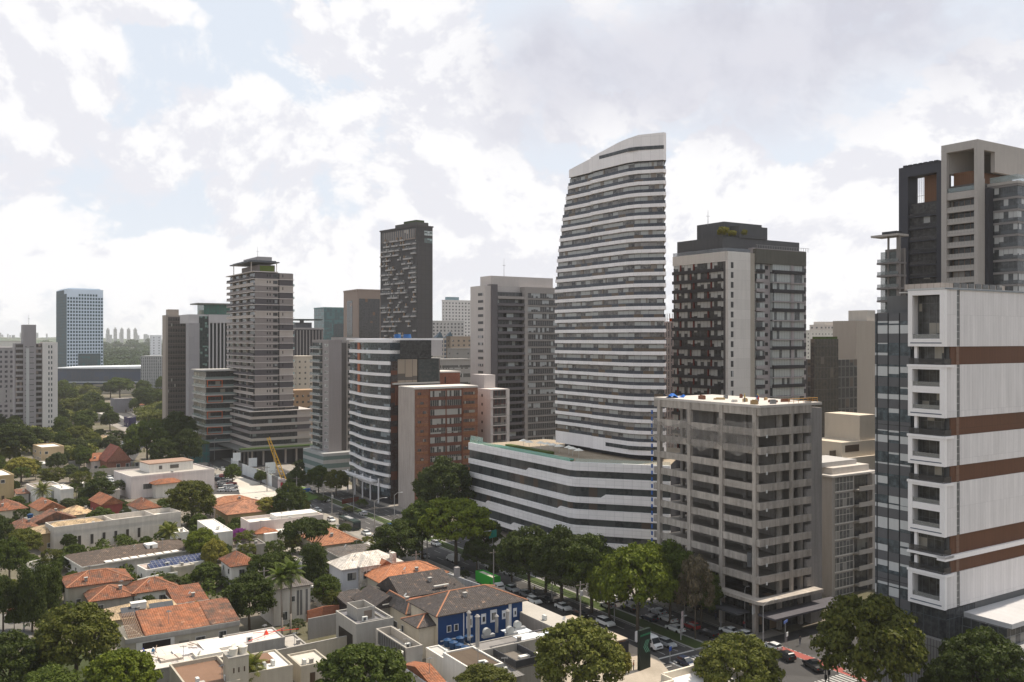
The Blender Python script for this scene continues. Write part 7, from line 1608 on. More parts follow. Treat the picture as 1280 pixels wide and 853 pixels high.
for a in [
('white sedan in the near carriageway behind the bare concrete wall', 704, 762, 'white', 'sedan', 0, NG), ('black sedan right in front of the white sedan in the near carriageway', 725, 771, 'black', 'sedan', 0, NG),
('white crossover with black glass, alone in the near carriageway before the van', 757, 782, 'white', 'suv', 0, NG), ('small white car behind the grey wall end', 668, 754, 'white', 'hatch', 0, NG), ('black car beside the grey wall, ahead of the small white one', 682, 753, 'black', 'sedan', 0, NG),
('silver car next to the cab of the green truck', 640, 739, 'silver', 'sedan', 0, NG), ('grey car following the silver one by the blue house roof', 658, 746, 'grey', 'hatch', 0, NG), ('white hatchback beyond the truck on the far side of the median', 637, 719, 'white', 'hatch', 180, NG), ('white sedan passing the slim median tree', 615, 712, 'white', 'sedan', 180, NG),
('dark car behind the green truck', 576, 716, 'black', 'sedan', 0, NG), ('dark car under the yellow green trees', 530, 698, 'grey', 'hatch', 0, NG), ('white car almost hidden under the yellow green trees', 545, 682, 'white', 'hatch', 0, NG), ('pale car squeezed half behind the white van', 834, 808, 'silver', 'hatch', 0, NG),
('silver hatchback under the bright median tree, lower left', 760, 760, 'silver', 'hatch', 180, FG), ('white car just above the silver one under the median tree', 765, 751, 'white', 'hatch', 180, FG), ('black sedan in the shade left of the median tree trunk', 787, 763, 'black', 'sedan', 180, FG), ('dark car at the far kerb beyond the median tree', 772, 749, 'black', 'suv', 180, FG),
('blue silver car right of the median tree trunk', 822, 768, 'silver', 'sedan', 180, FG), ('dark car behind the median tree trunk, far lane', 812, 776, 'dark blue', 'hatch', 180, FG), ('white car two ahead of the red one', 835, 777, 'white', 'sedan', 180, FG), ('white sedan beside the red car', 844, 789, 'white', 'sedan', 180, FG), ('dark red car in the far carriageway', 864, 786, 'red', 'hatch', 180, FG), ('black car behind the red car', 885, 795, 'black', 'suv', 180, FG),
('white car parked at the foot of the concrete frame behind the olive tree', 912, 792, 'white', 'sedan', 180, FG), ('second white car at the foot of the concrete frame, more to the right', 928, 796, 'white', 'hatch', 180, FG), ('white car half behind the olive tree at the red cycle lane', 965, 812, 'white', 'hatch', 180, FG), ('black hatchback with lit tail lamp at the crossing', 981, 824, 'black', 'suv', 170, FG), ('silver car at the far kerb under the dark pavement tree', 792, 756, 'silver', 'hatch', 180, FG)]: car(*a)
car('black pickup turning beside the red cycle lane', 1017, 836, 'black', 'pickup', 160, None, cat='pickup')
car('dark car at the near kerb above the white corner roof', 858, 832, 'dark blue', 'hatch', 0, NG)
for a in [('white car waiting at the plaza edge', 384, 634, 'white', 'hatch', 0), ('white car by the hoarding, right of the round dark tree', 397, 640, 'white', 'hatch', 0), ('dark car crossing in front of the slim tower', 385, 614, 'black', 'sedan', 180), ('silver car beside the dark one in front of the slim tower', 391, 617, 'silver', 'hatch', 180), ('white car on the avenue by the glass office verge', 454, 644, 'white', 'hatch', 180),
 ('dark car on the avenue behind the bus', 430, 645, 'black', 'sedan', 0), ('white hatchback beside the bus', 414, 652, 'white', 'hatch', 0), ('white car in front of the bus', 458, 669, 'white', 'sedan', 0), ('silver car in front of the bus, nearer', 470, 676, 'silver', 'hatch', 0), ('white car at the corner before the dark villa tree', 478, 684, 'white', 'hatch', 0), ('small white car up the avenue by the median start', 408, 627, 'white', 'hatch', 0), ('blue car near the brick building gate', 486, 660, 'blue', 'hatch', 180), ('grey car at the bend left of the hoarding', 278, 588, 'silver', 'sedan', 0),
 ('dark car turning at the striped tower lobby', 262, 583, 'grey', 'sedan', 180), ('white car before the white shop wall', 400, 654, 'white', 'sedan', 0)]: car(*a, group='cars on the upper avenue')
g_ = random.Random(3); k_ = 0
for r_ in range(3):
    for i in range(5):
        px, py = 273+r_*6.5+i*1.6, 597+i*4.4; c_ = ['white', 'dark blue', 'silver', 'black', 'white', 'red', 'grey', 'white', 'white', 'silver', 'black', 'white', 'red', 'silver', 'white'][k_]; k_ += 1
        car('%s car, %s row of the plaza car park' % (c_, ['%s from the top in the left', '%s from the top in the middle', '%s from the top in the right'][r_] % ['first', 'second', 'third', 'fourth', 'fifth'][i]), px, py, c_, ['hatch', 'sedan', 'suv'][k_ % 3], 90, PG)
k_ = 0
for r_ in range(3):
    for i in range(5):
        px, py = 137+i*7-r_*1.5, 599+r_*3.6; c_ = ['white', 'black', 'silver', 'dark blue', 'grey', 'silver', 'white', 'black', 'grey', 'white', 'white', 'silver', 'red', 'white', 'dark blue'][k_]; k_ += 1
        car('%s car, %s in the %s row of the dusty car park' % (c_, ['first', 'second', 'third', 'fourth', 'fifth'][i], ['back', 'middle', 'front'][r_]), px, py, c_, ['hatch', 'sedan', 'suv'][k_ % 3], 10, QG)
for i, (x, y, c_) in enumerate(((158, 548, 'white'), (165, 545, 'dark blue'), (170, 541, 'silver'), (172, 536, 'white'), (178, 532, 'red'), (181, 528, 'white'), (186, 525, 'silver'), (163, 553, 'black'), (154, 556, 'white'))): car('%s car in the far side street, number %s from its near end' % (c_, ['three', 'four', 'five', 'six', 'seven', 'eight', 'nine', 'two', 'one'][i]), x, y, c_, 'hatch', 0, SG)
car('dark red car parked in the left side street', 22, 770, 'red', 'suv', 90); car('black car parked behind the dark red one in the left side street', 29, 776, 'black', 'hatch', 90)
PNT = plain((.70, .70, .69), .35, .06, .05, spec=.5, key='van_paint')
def wheels(o, xs, hw, r=.42):
    m = MB(); n = 14; m.v = [(r*math.cos(2*math.pi*i/n), s, r*math.sin(2*math.pi*i/n)) for s in (-.14, .14) for i in range(n)]; m.f = [(i, (i+1) % n, n+(i+1) % n, n+i) for i in range(n)]+[tuple(range(n-1, -1, -1)), tuple(range(n, 2*n))]
    me = m.mesh('wheel', TYR)
    for x in xs:
        for y in (-hw+.1, hw-.1): link('wheel', me, o, (x, y, r))
o = empty('van', gp(811, 809, .03), R(TH-90), 'tall white panel van in the near carriageway by the stop line', 'van')
extr(MB(), [(-3, .45), (-3.02, 2.3), (-2.85, 2.5), (1.2, 2.52), (1.75, 2.3), (2.3, 1.35), (2.95, 1.1), (3.05, .75), (3.05, .45)], 1.0, .93).build('body', PNT, o); MB().box(2.95, 3.07, -.7, .7, .75, .98).build('grille', TYR, o)
g = MB(); g.face([(1.80, -.86, 2.26), (1.80, .86, 2.26), (2.36, .93, 1.38), (2.36, -.93, 1.38)][::-1]); g.build('windscreen', CGL, o); MB().box(1.0, 1.9, -1.005, -.96, 1.4, 2.1).box(1.0, 1.9, .96, 1.005, 1.4, 2.1).build('side_window', CGL, o); wheels(o, (-1.9, 2.0), 1.0, .38)
for y in (-.75, .75): MB().box(2.96, 3.08, y-.15, y+.15, .8, 1.02).build('headlight', HLT, o)
o = empty('truck', gp(616, 737, .03), R(TH-90), 'green open topped box truck with a white cab on the avenue', 'truck'); o.scale = (.84, .84, .84); gm = plain((.03, .30, .03), .5, .12, .1, key='green_paint')
MB().box(-7.6, 2.2, -1.25, -1.15, .9, 3.9).box(-7.6, 2.2, 1.15, 1.25, .9, 3.9).box(-7.6, -7.5, -1.15, 1.15, .9, 3.9).box(2.1, 2.2, -1.15, 1.15, .9, 4.2).box(-7.5, 2.1, -1.15, 1.15, .9, 1.1).build('cargo_box', gm, o); MB().box(-7.4, 2.0, -1.1, 1.1, 1.1, 3.5).build('load', plain((.45, .42, .34), .9, .3), o); MB().box(-7.4, 4.2, -.5, .5, .55, .85).build('chassis', TYR, o)
extr(MB(), [(2.4, .6), (2.4, 2.5), (3.0, 2.75), (3.9, 2.6), (4.5, 1.6), (4.6, .6)], 1.15, 1.05).build('cab', PNT, o); g = MB(); g.face([(3.94, -.98, 2.52), (4.47, -1.02, 1.66), (4.47, 1.02, 1.66), (3.94, .98, 2.52)]); g.build('windscreen', CGL, o); MB().box(3.0, 3.9, -1.16, -1.05, 1.7, 2.3).build('side_window', CGL, o); wheels(o, (-6.2, -5.1, 3.6), 1.15, .48); MB().box(.2, 1.2, -1.28, -1.24, 1.1, 2.4).build('side_door', plain((.02, .15, .02), .5), o)
o = empty('bus', gp(437, 660, .03), R(TH-90), 'dark green bus on the upper avenue', 'bus'); extr(MB(), [(-6, .4), (-6, 3.0), (5.9, 3.05), (6, 2.6), (6.05, .4)], 1.25).build('body', plain((.03, .045, .04), .35, .1), o); MB().box(-5.7, 5.6, -1.28, -1.24, 1.4, 2.5).box(-5.7, 5.6, 1.24, 1.28, 1.4, 2.5).build('window_band', CGL, o); MB().box(6.03, 6.08, -1.1, 1.1, 1.2, 2.6).build('windscreen', CGL, o); MB().box(-3, 2, -.7, .7, 3.03, 3.3).build('roof_unit', plain((.3, .3, .3), .6), o); wheels(o, (-3.5, 4), 1.2, .48)
o = empty('van', gp(566, 702, .03), R(TH+90), 'small white van below the road sign under the trees', 'van'); extr(MB(), [(-2.2, .4), (-2.2, 1.9), (1.0, 1.95), (1.6, 1.2), (2.2, 1.0), (2.25, .4)], .9, .85).build('body', PNT, o); g = MB(); g.face([(1.04, -.8, 1.88), (1.58, -.85, 1.25), (1.58, .85, 1.25), (1.04, .8, 1.88)]); g.build('windscreen', CGL, o); wheels(o, (-1.4, 1.4), .9, .33)
# ---------------------------------------------------------------- people
def person(label, p, rz, pose='stand', top=(.03, .12, .35), leg=(.03, .04, .09), helmet=None, group=None):
    J = {'stand': [(0, 0, .95), (0, 0, 1.2), (.02, 0, 1.45), (.03, 0, 1.52), (.04, 0, 1.66), (0, .1, .9), (.03, .11, .5), (0, .11, .06), (.14, .12, .03), (0, -.1, .9), (-.02, -.11, .5), (-.05, -.11, .06), (.09, -.12, .03), (.02, .19, 1.4), (.03, .24, 1.13), (.1, .22, .9), (.02, -.19, 1.4), (.05, -.25, 1.13), (.2, -.2, .95)],
         'crouch': [(0, 0, .38), (.12, 0, .6), (.24, 0, .82), (.28, 0, .88), (.36, 0, 1.0), (.02, .12, .36), (.36, .16, .48), (.12, .14, .06), (.26, .15, .03), (.02, -.12, .36), (.36, -.16, .44), (.1, -.14, .06), (.24, -.15, .03), (.24, .19, .78), (.4, .22, .55), (.58, .15, .4), (.24, -.19, .78), (.42, -.22, .55), (.6, -.12, .36)]}[pose]
    E = [(0, 1), (1, 2), (2, 3), (3, 4), (0, 5), (5, 6), (6, 7), (7, 8), (0, 9), (9, 10), (10, 11), (11, 12), (2, 13), (13, 14), (14, 15), (2, 16), (16, 17), (17, 18)]
    rr = [.15, .15, .16, .06, .105, .1, .065, .045, .04, .1, .065, .045, .04, .06, .045, .035, .06, .045, .035]
    me = bpy.data.meshes.new('body'); me.from_pydata(J, E, []); o = link('person', me, None, p, (0, 0, rz), label=label, cat='person', group=group)
    md = o.modifiers.new('skin', 'SKIN'); md.use_smooth_shade = True
    for i, v in enumerate(me.skin_vertices[0].data): v.radius = (rr[i], rr[i]); v.use_root = (i == 0)
    o.modifiers.new('sub', 'SUBSURF').levels = 1
    m, t = newmat('clothing'); z = t.n('ShaderNodeSeparateXYZ', {0: t.n('ShaderNodeTexCoord').outputs['Object']}).outputs[2]
    hip, neck = J[0][2], J[3][2]
    c = t.mix(t.m('GREATER_THAN', z, hip+.02), leg, top); c = t.mix(t.m('GREATER_THAN', z, neck), c, (.32, .18, .11)); finish(t, c, .85); me.materials.append(m)
    h = MB(); hx, hz = J[4][0], J[4][2]; h.cyl(hx, 0, hz+.03, hz+.10, .125, .11, 10).cyl(hx, 0, hz+.10, hz+.16, .11, .04, 10).build('helmet' if helmet else 'hair', plain(helmet or (.02, .015, .01), .5), o)
    return o
for i, (px, lab) in enumerate(((181, 'crouching worker in blue, left one on the pale worksite roof'), (192, 'crouching worker in lighter blue with white cap, right one on the worksite roof'))):
    bx = WR; q = bx.root.location+bx.d2*(bx.sr(194+i*9))+bx.d1*8.2; person(lab, Vector((q.x, q.y, 4.82)), R([200, 320][i]), 'crouch', [(.03, .09, .32), (.05, .20, .38)][i], helmet=[(.05, .1, .4), (.7, .7, .7)][i])
def onpk(px, y, z=46.63): q = PK.root.location+PK.d2*PK.sr(px)+PK.d1*y; return Vector((q.x, q.y, z))
for i, (px, y, c, lab) in enumerate(((962, 3, (.5, .03, .02), 'worker in red on the roof edge of the concrete frame'), (975, 6, (.03, .09, .22), 'worker in blue further back on the concrete frame roof'), (968, 8, (.4, .3, .02), 'worker in yellow beside the red clad one on the concrete frame'))): person(lab, onpk(px, y), R(80*i), 'stand', c, helmet=(.6, .5, .1))
for i, (x, y, c, lab) in enumerate(((271, 588, (.6, .6, .58), 'pedestrian in white walking by the long hoarding'), (930, 786, (.3, .05, .05), 'pedestrian in dark red at the foot of the concrete frame'), (895, 775, (.05, .05, .08), 'pedestrian in black on the far pavement'), (1062, 838, (.55, .5, .45), 'pedestrian in pale clothes at the zebra crossing'), (640, 700, (.5, .04, .03), 'motorcyclist like figure in red on the far pavement by the slim tree'))): person(lab, gp(x, y, .15), R(50*i), 'stand', c)
# ---------------------------------------------------------------- roof clutter of the concrete frame
o = empty('tarpaulin', onpk(951, 26), PK.root.rotation_euler.z, 'crumpled blue tarpaulin at the left end of the concrete frame roof', 'tarpaulin'); mb = MB()
for i in range(6):
    for j in range(4):
        z = lambda a, b: .9*math.sin(a*1.1+.4)*math.sin(b*1.2+.5)+.5*rnd.random()*0+.15
        mb.face([(i*.7, j*.8, z(i, j)), (i*.7+.7, j*.8, z(i+1, j)), (i*.7+.7, j*.8+.8, z(i+1, j+1)), (i*.7, j*.8+.8, z(i, j+1))])
mb.build('sheet', plain((.02, .13, .45), .6, .2), o)
ORD = ['first', 'second', 'third', 'fourth', 'fifth', 'sixth', 'seventh', 'eighth', 'ninth', 'tenth', 'eleventh', 'twelfth']
for i in range(12):
    px = 956+i*4.6; p = onpk(px, rnd.uniform(1, 5)+(i % 3)*7); cn, c = rnd.choice([('tan', (.4, .3, .16)), ('pale', (.5, .48, .45)), ('brown', (.3, .2, .1)), ('reddish', (.18, .08, .05)), ('grey', (.2, .2, .2))]); o = empty('material_stack', p, rnd.uniform(0, 3), '%s stack of building material on the concrete frame roof, %s from the left' % (cn, ORD[i]), 'material stack', 'building material on the concrete frame roof')
    mb = MB(); w_, d = rnd.uniform(.6, 2.6), rnd.uniform(.3, 1.0); h = rnd.uniform(.2, .8)
    mb.box(0, w_, 0, d, 0, h).box(.1, w_*.8, .05, d*.8, h, h+.15); mb.build('stack', plain(c, .8, .3), o)
o = empty('formwork_rail', onpk(988, .4), PK.root.rotation_euler.z, 'orange formwork rail along the right roof edge of the concrete frame', 'formwork'); f = MB(); f.tube((0, 0, .9), (9, 0, .9), .07).tube((0, 0, .45), (9, 0, .45), .06)
for i in range(7): f.tube((i*1.5, 0, 0), (i*1.5, 0, 1.0), .05)
f.build('rail', plain((.42, .22, .05), .7), o)
# ---------------------------------------------------------------- crane, hoardings, signs, lamps
o = empty('crane', gp(358, 613), R(20), 'yellow lattice crane boom leaning to the left at the building site', 'crane'); ym = plain((.55, .33, .04), .6, .15, key='crane_yellow')
k = gp(358, 613).y/F; top = Vector((-22*k, 0, 62*k)); mb = MB(); dirv = top.normalized(); sx_ = dirv.cross(Vector((0, 1, 0))).normalized()*.9; sy_ = Vector((0, .9, 0)); n = 16; st = [Vector((0, 0, 1.5))+top*(i/n) for i in range(n+1)]
for c_ in ((1, 1), (1, -1), (-1, -1), (-1, 1)): mb.tube(st[0]+sx_*c_[0]+sy_*c_[1], st[-1]+(sx_*c_[0]+sy_*c_[1])*.55, .16, .1, 5)
for i in range(n):
    f0, f1 = 1-.45*i/n, 1-.45*(i+1)/n
    for a, b_ in (((1, 1), (1, -1)), ((1, -1), (-1, -1)), ((-1, -1), (-1, 1)), ((-1, 1), (1, 1))): mb.tube(st[i]+(sx_*a[0]+sy_*a[1])*f0, st[i+1]+(sx_*b_[0]+sy_*b_[1])*f1, .09, n=4)
mb.build('boom', ym, o); MB().box(-1.8, 1.8, -1.6, 1.6, .8, 3.0).build('house', ym, o); MB().box(-2.6, 2.6, -2.2, -1.4, 0, .9).box(-2.6, 2.6, 1.4, 2.2, 0, .9).build('track', TYR, o)
WBD = plain((.55, .58, .60), .6, .1, .15, panel=(2.4, 9, .08, .3), key='hoarding'); GBD = plain((.14, .14, .145), .7, .1, .1)
for lab, x0, y0, x1, y1, h, m_ in (('white hoarding panel run, left of the entrance to the site', 273, 585, 282, 589, 5.2, WBD), ('dark gate panel in the site hoarding, left one', 282, 589, 287, 591, 4.4, GBD), ('long white hoarding panel run in the middle of the site fence', 287, 591, 305, 598, 4.6, WBD), ('grey hoarding panels between the white runs', 305, 598, 312, 601, 4.2, GBD), ('white hoarding panel run right of the grey panels', 312, 601, 324, 607, 4.6, WBD), ('dark hoarding panels just left of the crane foot', 324, 607, 332, 610, 4.8, GBD), ('white hoarding corner panel at the crane foot', 332, 610, 342, 614, 5.0, WBD)):
    wallseg(lab, [(x0+16, y0+2), (x1+16, y1+2)], h, m_, .15, 'site_hoarding')
def board(label, px, py, w_, h, z0, mat, post=True, rz=None, name='billboard', cat='billboard', th_=.25):
    o = empty(name, gp(px, py), R(TH) if rz is None else rz, label, cat); MB().box(-w_/2, w_/2, -th_/2, th_/2, z0, z0+h).build('panel', mat, o)
    if post: MB().box(-.12, .12, th_/2, th_/2+.2, 0, z0+h*.6).build('post', plain((.2, .2, .2), .6), o)
    return o
PB = plain((.68, .70, .70), .5, .05, .1)
board('small white billboard standing behind the left hoarding', 296, 590, 3.4, 3.6, 5.0, PB); board('white billboard with a teal emblem behind the hoarding', 316, 597, 3.6, 3.8, 4.6, PB); o = board('white billboard right of the emblem board', 338, 604, 4.2, 4.6, 4.0, PB)
o = board('white and pink advertising totem on the plaza', 352, 618, 2.8, 3.8, 2.2, plain((.66, .55, .58), .5, .1, .1)); MB().box(-.5, .5, -.16, -.13, 3.0, 4.6).build('figure_print', plain((.4, .05, .08), .5), o)
o = empty('barrier', gp(372, 617), R(TH-5), 'long blue banner barrier on the plaza', 'barrier'); MB().box(-5, 5, -.1, .1, .1, 1.6).build('banner', plain((.01, .10, .42), .6, .1), o); MB().box(-5, -4.8, -.4, .4, 0, .15).box(4.8, 5, -.4, .4, 0, .15).build('foot', TYR, o)
# black pylon sign with a pale chevron mark
o = empty('pylon_sign', gp(805, 836, .18), R(TH+10), 'black pylon sign with pale chevrons on the forecourt by the van', 'sign'); MB().box(-1.5, 1.5, -.3, .3, 0, 7.2).build('panel', plain((.012, .02, .016), .5), o); MB().box(-1.45, 1.45, -.34, -.3, 6.1, 6.4).build('green_strip', plain((.02, .12, .06), .5), o)
for i in range(3):
    for j in (-1, 1):
        m = MB(); x = -.55+i*.42
        for a in (0, 1): m.face([(x+.75*a-.0, -.32, 4.1+j*a*1.15), (x+.75*a+.2, -.32, 4.1+j*a*1.15), (x+.2, -.32, 4.1), (x, -.32, 4.1)][::j]) if a else None
        m.build('chevron', plain((.10, .26, .18), .5), o)
# small signs
def sign(label, px, py, h, w_, hh, mat, name='street_sign', cat='sign', rz=None, z=.15):
    o = empty(name, gp(px, py, z), R(TH+20) if rz is None else rz, label, cat); MB().cyl(0, .08, 0, h, .06).build('post', plain((.35, .34, .33), .6), o); MB().box(-w_/2, w_/2, -.05, .03, h-hh, h).build('panel', mat, o); return o
BLS = plain((.02, .08, .40), .5); GRS = plain((.01, .18, .13), .5)
sign('small blue round arrow sign by the stop line', 838, 826, 2.6, .8, .8, BLS); sign('blue street name plate at the corner of the concrete frame', 982, 812, 5.6, 1.9, .5, plain((.10, .16, .42), .5))
sign('white poster sign with a yellow mark by the corner lamp', 942, 796, 7.2, 1.3, 2.6, PB); o = sign('white speed limit sign at the corner pavement', 984, 814, 3.6, .8, .8, PB)
sign('tall white and pink light box on the median', 853, 795, 5.0, .8, 3.4, plain((.75, .62, .62), .4)); o = sign('green road direction sign among the trees', 616, 700, 8.0, 3.2, 2.0, GRS); sign('orange light box sign at the podium garden', 640, 700, 4.5, 1.6, 4.0, plain((.35, .09, .03), .6)); sign('brown red sign slab before the curved glass office', 438, 634, 3.2, 8.0, 1.6, plain((.12, .03, .02), .6)); sign('small white sign under the dark pavement tree', 856, 780, 6.8, 1.8, 1.2, PB)
def lamp(label, px, py, h=9, arm=2.6, rz=None, double=False, group='street lamps'):
    o = empty('street_lamp', gp(px, py, .15), R(TH) if rz is None else rz, label, 'street lamp', group); mt = plain((.33, .32, .31), .5)
    MB().tube((0, 0, 0), (0, 0, h), .13, .08, 8).build('post', mt, o)
    for s in ((-1, 1) if double else (1,)): MB().path([(0, 0, h-.1), (s*arm*.35, 0, h+.5), (s*arm*.75, 0, h+.7), (s*arm, 0, h+.65)], .06).build('arm', mt, o); MB().box(s*arm-.1 if s > 0 else s*arm-.6, s*arm+.6 if s > 0 else s*arm+.1, -.15, .15, h+.55, h+.7).build('lamp_head', plain((.55, .55, .55), .4), o)
    return o
for a in (('curved street lamp at the corner of the concrete frame', 954, 805, 7.5, 3.4), ('short street lamp on the far pavement left of the corner', 901, 784, 5.5, .8), ('pavement lamp post beside the awning', 931, 786, 8, .6), ('curved avenue lamp before the curved glass office', 468, 672, 11, 3.6), ('tall lamp at the avenue centre by the glass office', 442, 640, 12, 2.4), ('tall lamp standing in front of the brick building', 493, 668, 12, 2.2), ('small lamp on the median beside the white crossover', 768, 777, 4.5, .8), ('median lamp near the parked black car', 690, 752, 7, .8), ('thin lamp by the brown brick house trees', 268, 575, 10, .6), ('curved lamp by the green direction sign', 598, 712, 9, 3.2), ('plaza lamp right of the hoarding', 404, 628, 7, .6), ('median lamp near the stop line', 851, 800, 4, .9)): lamp(*a)
for lab, px, py in (('traffic light at the near corner by the black pickup', 1032, 868), ('second traffic light with a pedestrian lantern at the crossing', 1036, 862)):
    o = empty('traffic_light', gp(px, py, .15), R(TH), lab, 'traffic light'); MB().cyl(0, 0, 0, 6.2, .1).build('post', plain((.05, .05, .05), .6), o); MB().box(-.2, .2, -.25, .15, 4.9, 6.1).build('lantern', TYR, o); MB().box(-.18, .18, -.2, .1, 2.5, 3.3).build('pedestrian_lantern', TYR, o)
# utility poles with wires
PL = [gp(x, y) for x, y in ((318, 735), (430, 712), (524, 720), (640, 772), (760, 800))]
for lab, (px, py, h) in zip(('wooden utility pole among the trees left of the palms', 'utility pole between the villa and the avenue', 'utility pole by the orange hip roof'), ((330, 760, 9), (520, 742, 10), (246, 640, 9))):
    o = empty('utility_pole', gp(px, py), R(TH), lab, 'utility pole'); MB().tube((0, 0, 0), (0, 0, h), .16, .12).build('post', plain((.25, .23, .21), .9), o); MB().box(-1.1, 1.1, -.07, .07, h-.9, h-.75).build('crossarm', plain((.2, .17, .14), .9), o)
PV = [150, 184, 218, 252, 286, 320, 354]
for i, v in enumerate(PV):
    p = gw(113.4, v, .15); o = empty('utility_pole', p, R(TH), 'concrete utility pole on the near avenue pavement, %s from the junction' % ['first', 'second', 'third', 'fourth', 'fifth', 'sixth', 'seventh'][i], 'utility pole', 'utility poles along the avenue')
    MB().tube((0, 0, 0), (0, 0, 10), .17, .11).build('post', plain((.28, .26, .24), .9), o); MB().box(-1.1, 1.1, -.07, .07, 9.2, 9.35).build('crossarm', plain((.2, .17, .14), .9), o)
    if i % 2 == 0: MB().cyl(0, -.45, 7.2, 8.2, .32).build('transformer', plain((.3, .3, .3), .6), o)
o = empty('power_line', gw(113.4, PV[0], 0), R(TH), 'bundle of overhead cables strung between the avenue poles', 'cables'); 
for x, z0 in ((-1, 9.4), (0, 9.4), (1, 9.4), (0, 7.0), (.1, 6.6)):
    m = MB(); pts = []
    for i in range(len(PV)-1):
        for k in range(6): t_ = k/6; pts.append((x, (PV[i]-PV[0])+34*t_, z0-2.4*t_*(1-t_)))
    m.path(pts, .035 if z0 > 9 else .06, 4); m.build('cable', plain((.02, .02, .02), .7), o)
# ---------------------------------------------------------------- roof gear of the houses
def onb(b, x, y, z): q = b.root.location+b.d2*x+b.d1*y; return Vector((q.x, q.y, z))
def tank(label, p, r=.75, h=1.1, col=(.018, .055, .13), name='water_tank', group=None):
    o = empty(name, p, 0, label, 'water tank', group); m = plain(col, .45, .1, .1); MB().cyl(0, 0, 0, h, r*.86, r, 16).build('tank_body', m, o, False); MB().cyl(0, 0, h, h+.28, r*1.04, r*.25, 16).build('lid', m, o)
YR = house('low dark yard roof carrying the blue water tanks, below the blue house', 546, 575, 822, 603, 3.2, 'flat', .15, WG, plain((.13, .12, .115), .9, .4), aw=False, name='low_building', cat='building', Lm=7)
for i in range(4): tank('blue round water tank, %s in the row under the blue house' % ['first', 'second', 'third', 'fourth'][i], onb(YR, .9+i*.25, 6.2-i*1.75, 3.3), .8, 1.2)
for i in range(2): tank('blue water tank near the duct towers, %s one' % ['left', 'right'][i], onb(YR, 3.4+i*1.9, 6.0, 3.3), .8, 1.2)
for i in range(3): tank('white round tank on the tank tower, %s' % ['left one', 'right one', 'rear one'][i], onb(TTW, [1.0, 2.6, 1.8][i], [1.0, 1.2, 2.4][i], 9.56), .72, 1.1, (.62, .58, .50))
tank('blue water tank beside the orange roof at the left edge', onb(house('flat roofed grey annex below the blue water tank at the left edge', 30, 34, 650, 46, 3.4, 'flat', .2, WG, RC, th=41, aw=False, Lm=4), 1.2, 1.4, 3.5), .9, 1.3); tank('pale water tank in the open topped terrace box', gp(500, 822, 5.1), .6, 1.0, (.5, .48, .42))
def duct(label, p, h, r=.42, hood=True):
    o = empty('exhaust_duct', p, R(TH), label, 'duct'); m = plain((.30, .285, .27), .6, .15, .3); MB().cyl(0, 0, 0, h, r).build('pipe', m, o)
    if hood: MB().cyl(0, 0, h, h+.35, r*1.5, r*.6).build('hood', m, o)
zk = 4.7
for i, (px, y, h, r) in enumerate(((604, 2.0, 5.6, .36), (609, 6.5, 5.0, .32), (660, 7.0, 3.8, .34), (648, 7.5, 3.0, .3))): duct(['tall grey exhaust duct at the left corner of the kitchen roof', 'tall grey exhaust duct just behind the corner one', 'exhaust duct in the middle of the kitchen roof by the round fan', 'shorter exhaust duct left of the middle one'][i], onb(KR, KR.sr(px), y, zk), h, r)
for i, (px, y) in enumerate(((630, 6), (654, 4.5), (671, 6.5))):
    o = empty('fan_housing', onb(KR, KR.sr(px), y, zk), R(TH), 'round metal fan housing on the kitchen roof, %s one' % ['left', 'middle', 'right'][i], 'fan'); m = MB(); n = 16
    m.v = [(.75*math.cos(2*math.pi*k/n), s, 1.0+.75*math.sin(2*math.pi*k/n)) for s in (-.35, .35) for k in range(n)]; m.f = [(k, (k+1) % n, n+(k+1) % n, n+k) for k in range(n)]+[tuple(range(n-1, -1, -1)), tuple(range(n, 2*n))]; m.build('housing', plain((.40, .40, .38), .4, .15, .2), o); MB().box(-.9, 1.6, -.4, .4, 0, .5).build('base', plain((.3, .3, .3), .6), o)
def acunit(label, p, group=None):
    o = empty('air_conditioner', p, R(TH+rnd.choice([0, 90])), label, 'air conditioner', group); MB().box(0, 1.0, 0, .5, .12, .95).build('casing', plain((.6, .6, .57), .6, .15), o); MB().box(.12, .62, -.02, -.001, .25, .8).build('grille', plain((.1, .1, .1), .7), o); MB().box(.05, .15, .05, .45, 0, .12).box(.85, .95, .05, .45, 0, .12).build('foot', TYR, o)
acn = [('air conditioner on the brown flat roof, left one', BRB, 2.4, 3.0), ('air conditioner on the brown flat roof, front one', BRB, 6.0, 2.0), ('air conditioner on the brown flat roof, beside the tank tower', BRB, 8.5, 2.6), ('air conditioner on the bright white flat roof, left one', WRB, 2.0, 1.0), ('air conditioner on the bright white flat roof, right one', WRB, 3.6, 1.2), ('air conditioner on the white angular building roof', BG, 2.0, 4.0)]
for lab, b_, x, y in acn: acunit(lab, onb(b_, x, y, b_.H+.08))
o = empty('plant_box', onb(BRB, 7.6, 4.2, 5.28), R(TH), 'white plant box with a black side on the brown flat roof', 'plant box'); MB().box(0, 2.2, 0, 1.8, 0, 1.5).build('casing', RW, o); MB().box(-.05, -.001, .1, 1.7, .1, 1.3).build('grille', TYR, o)
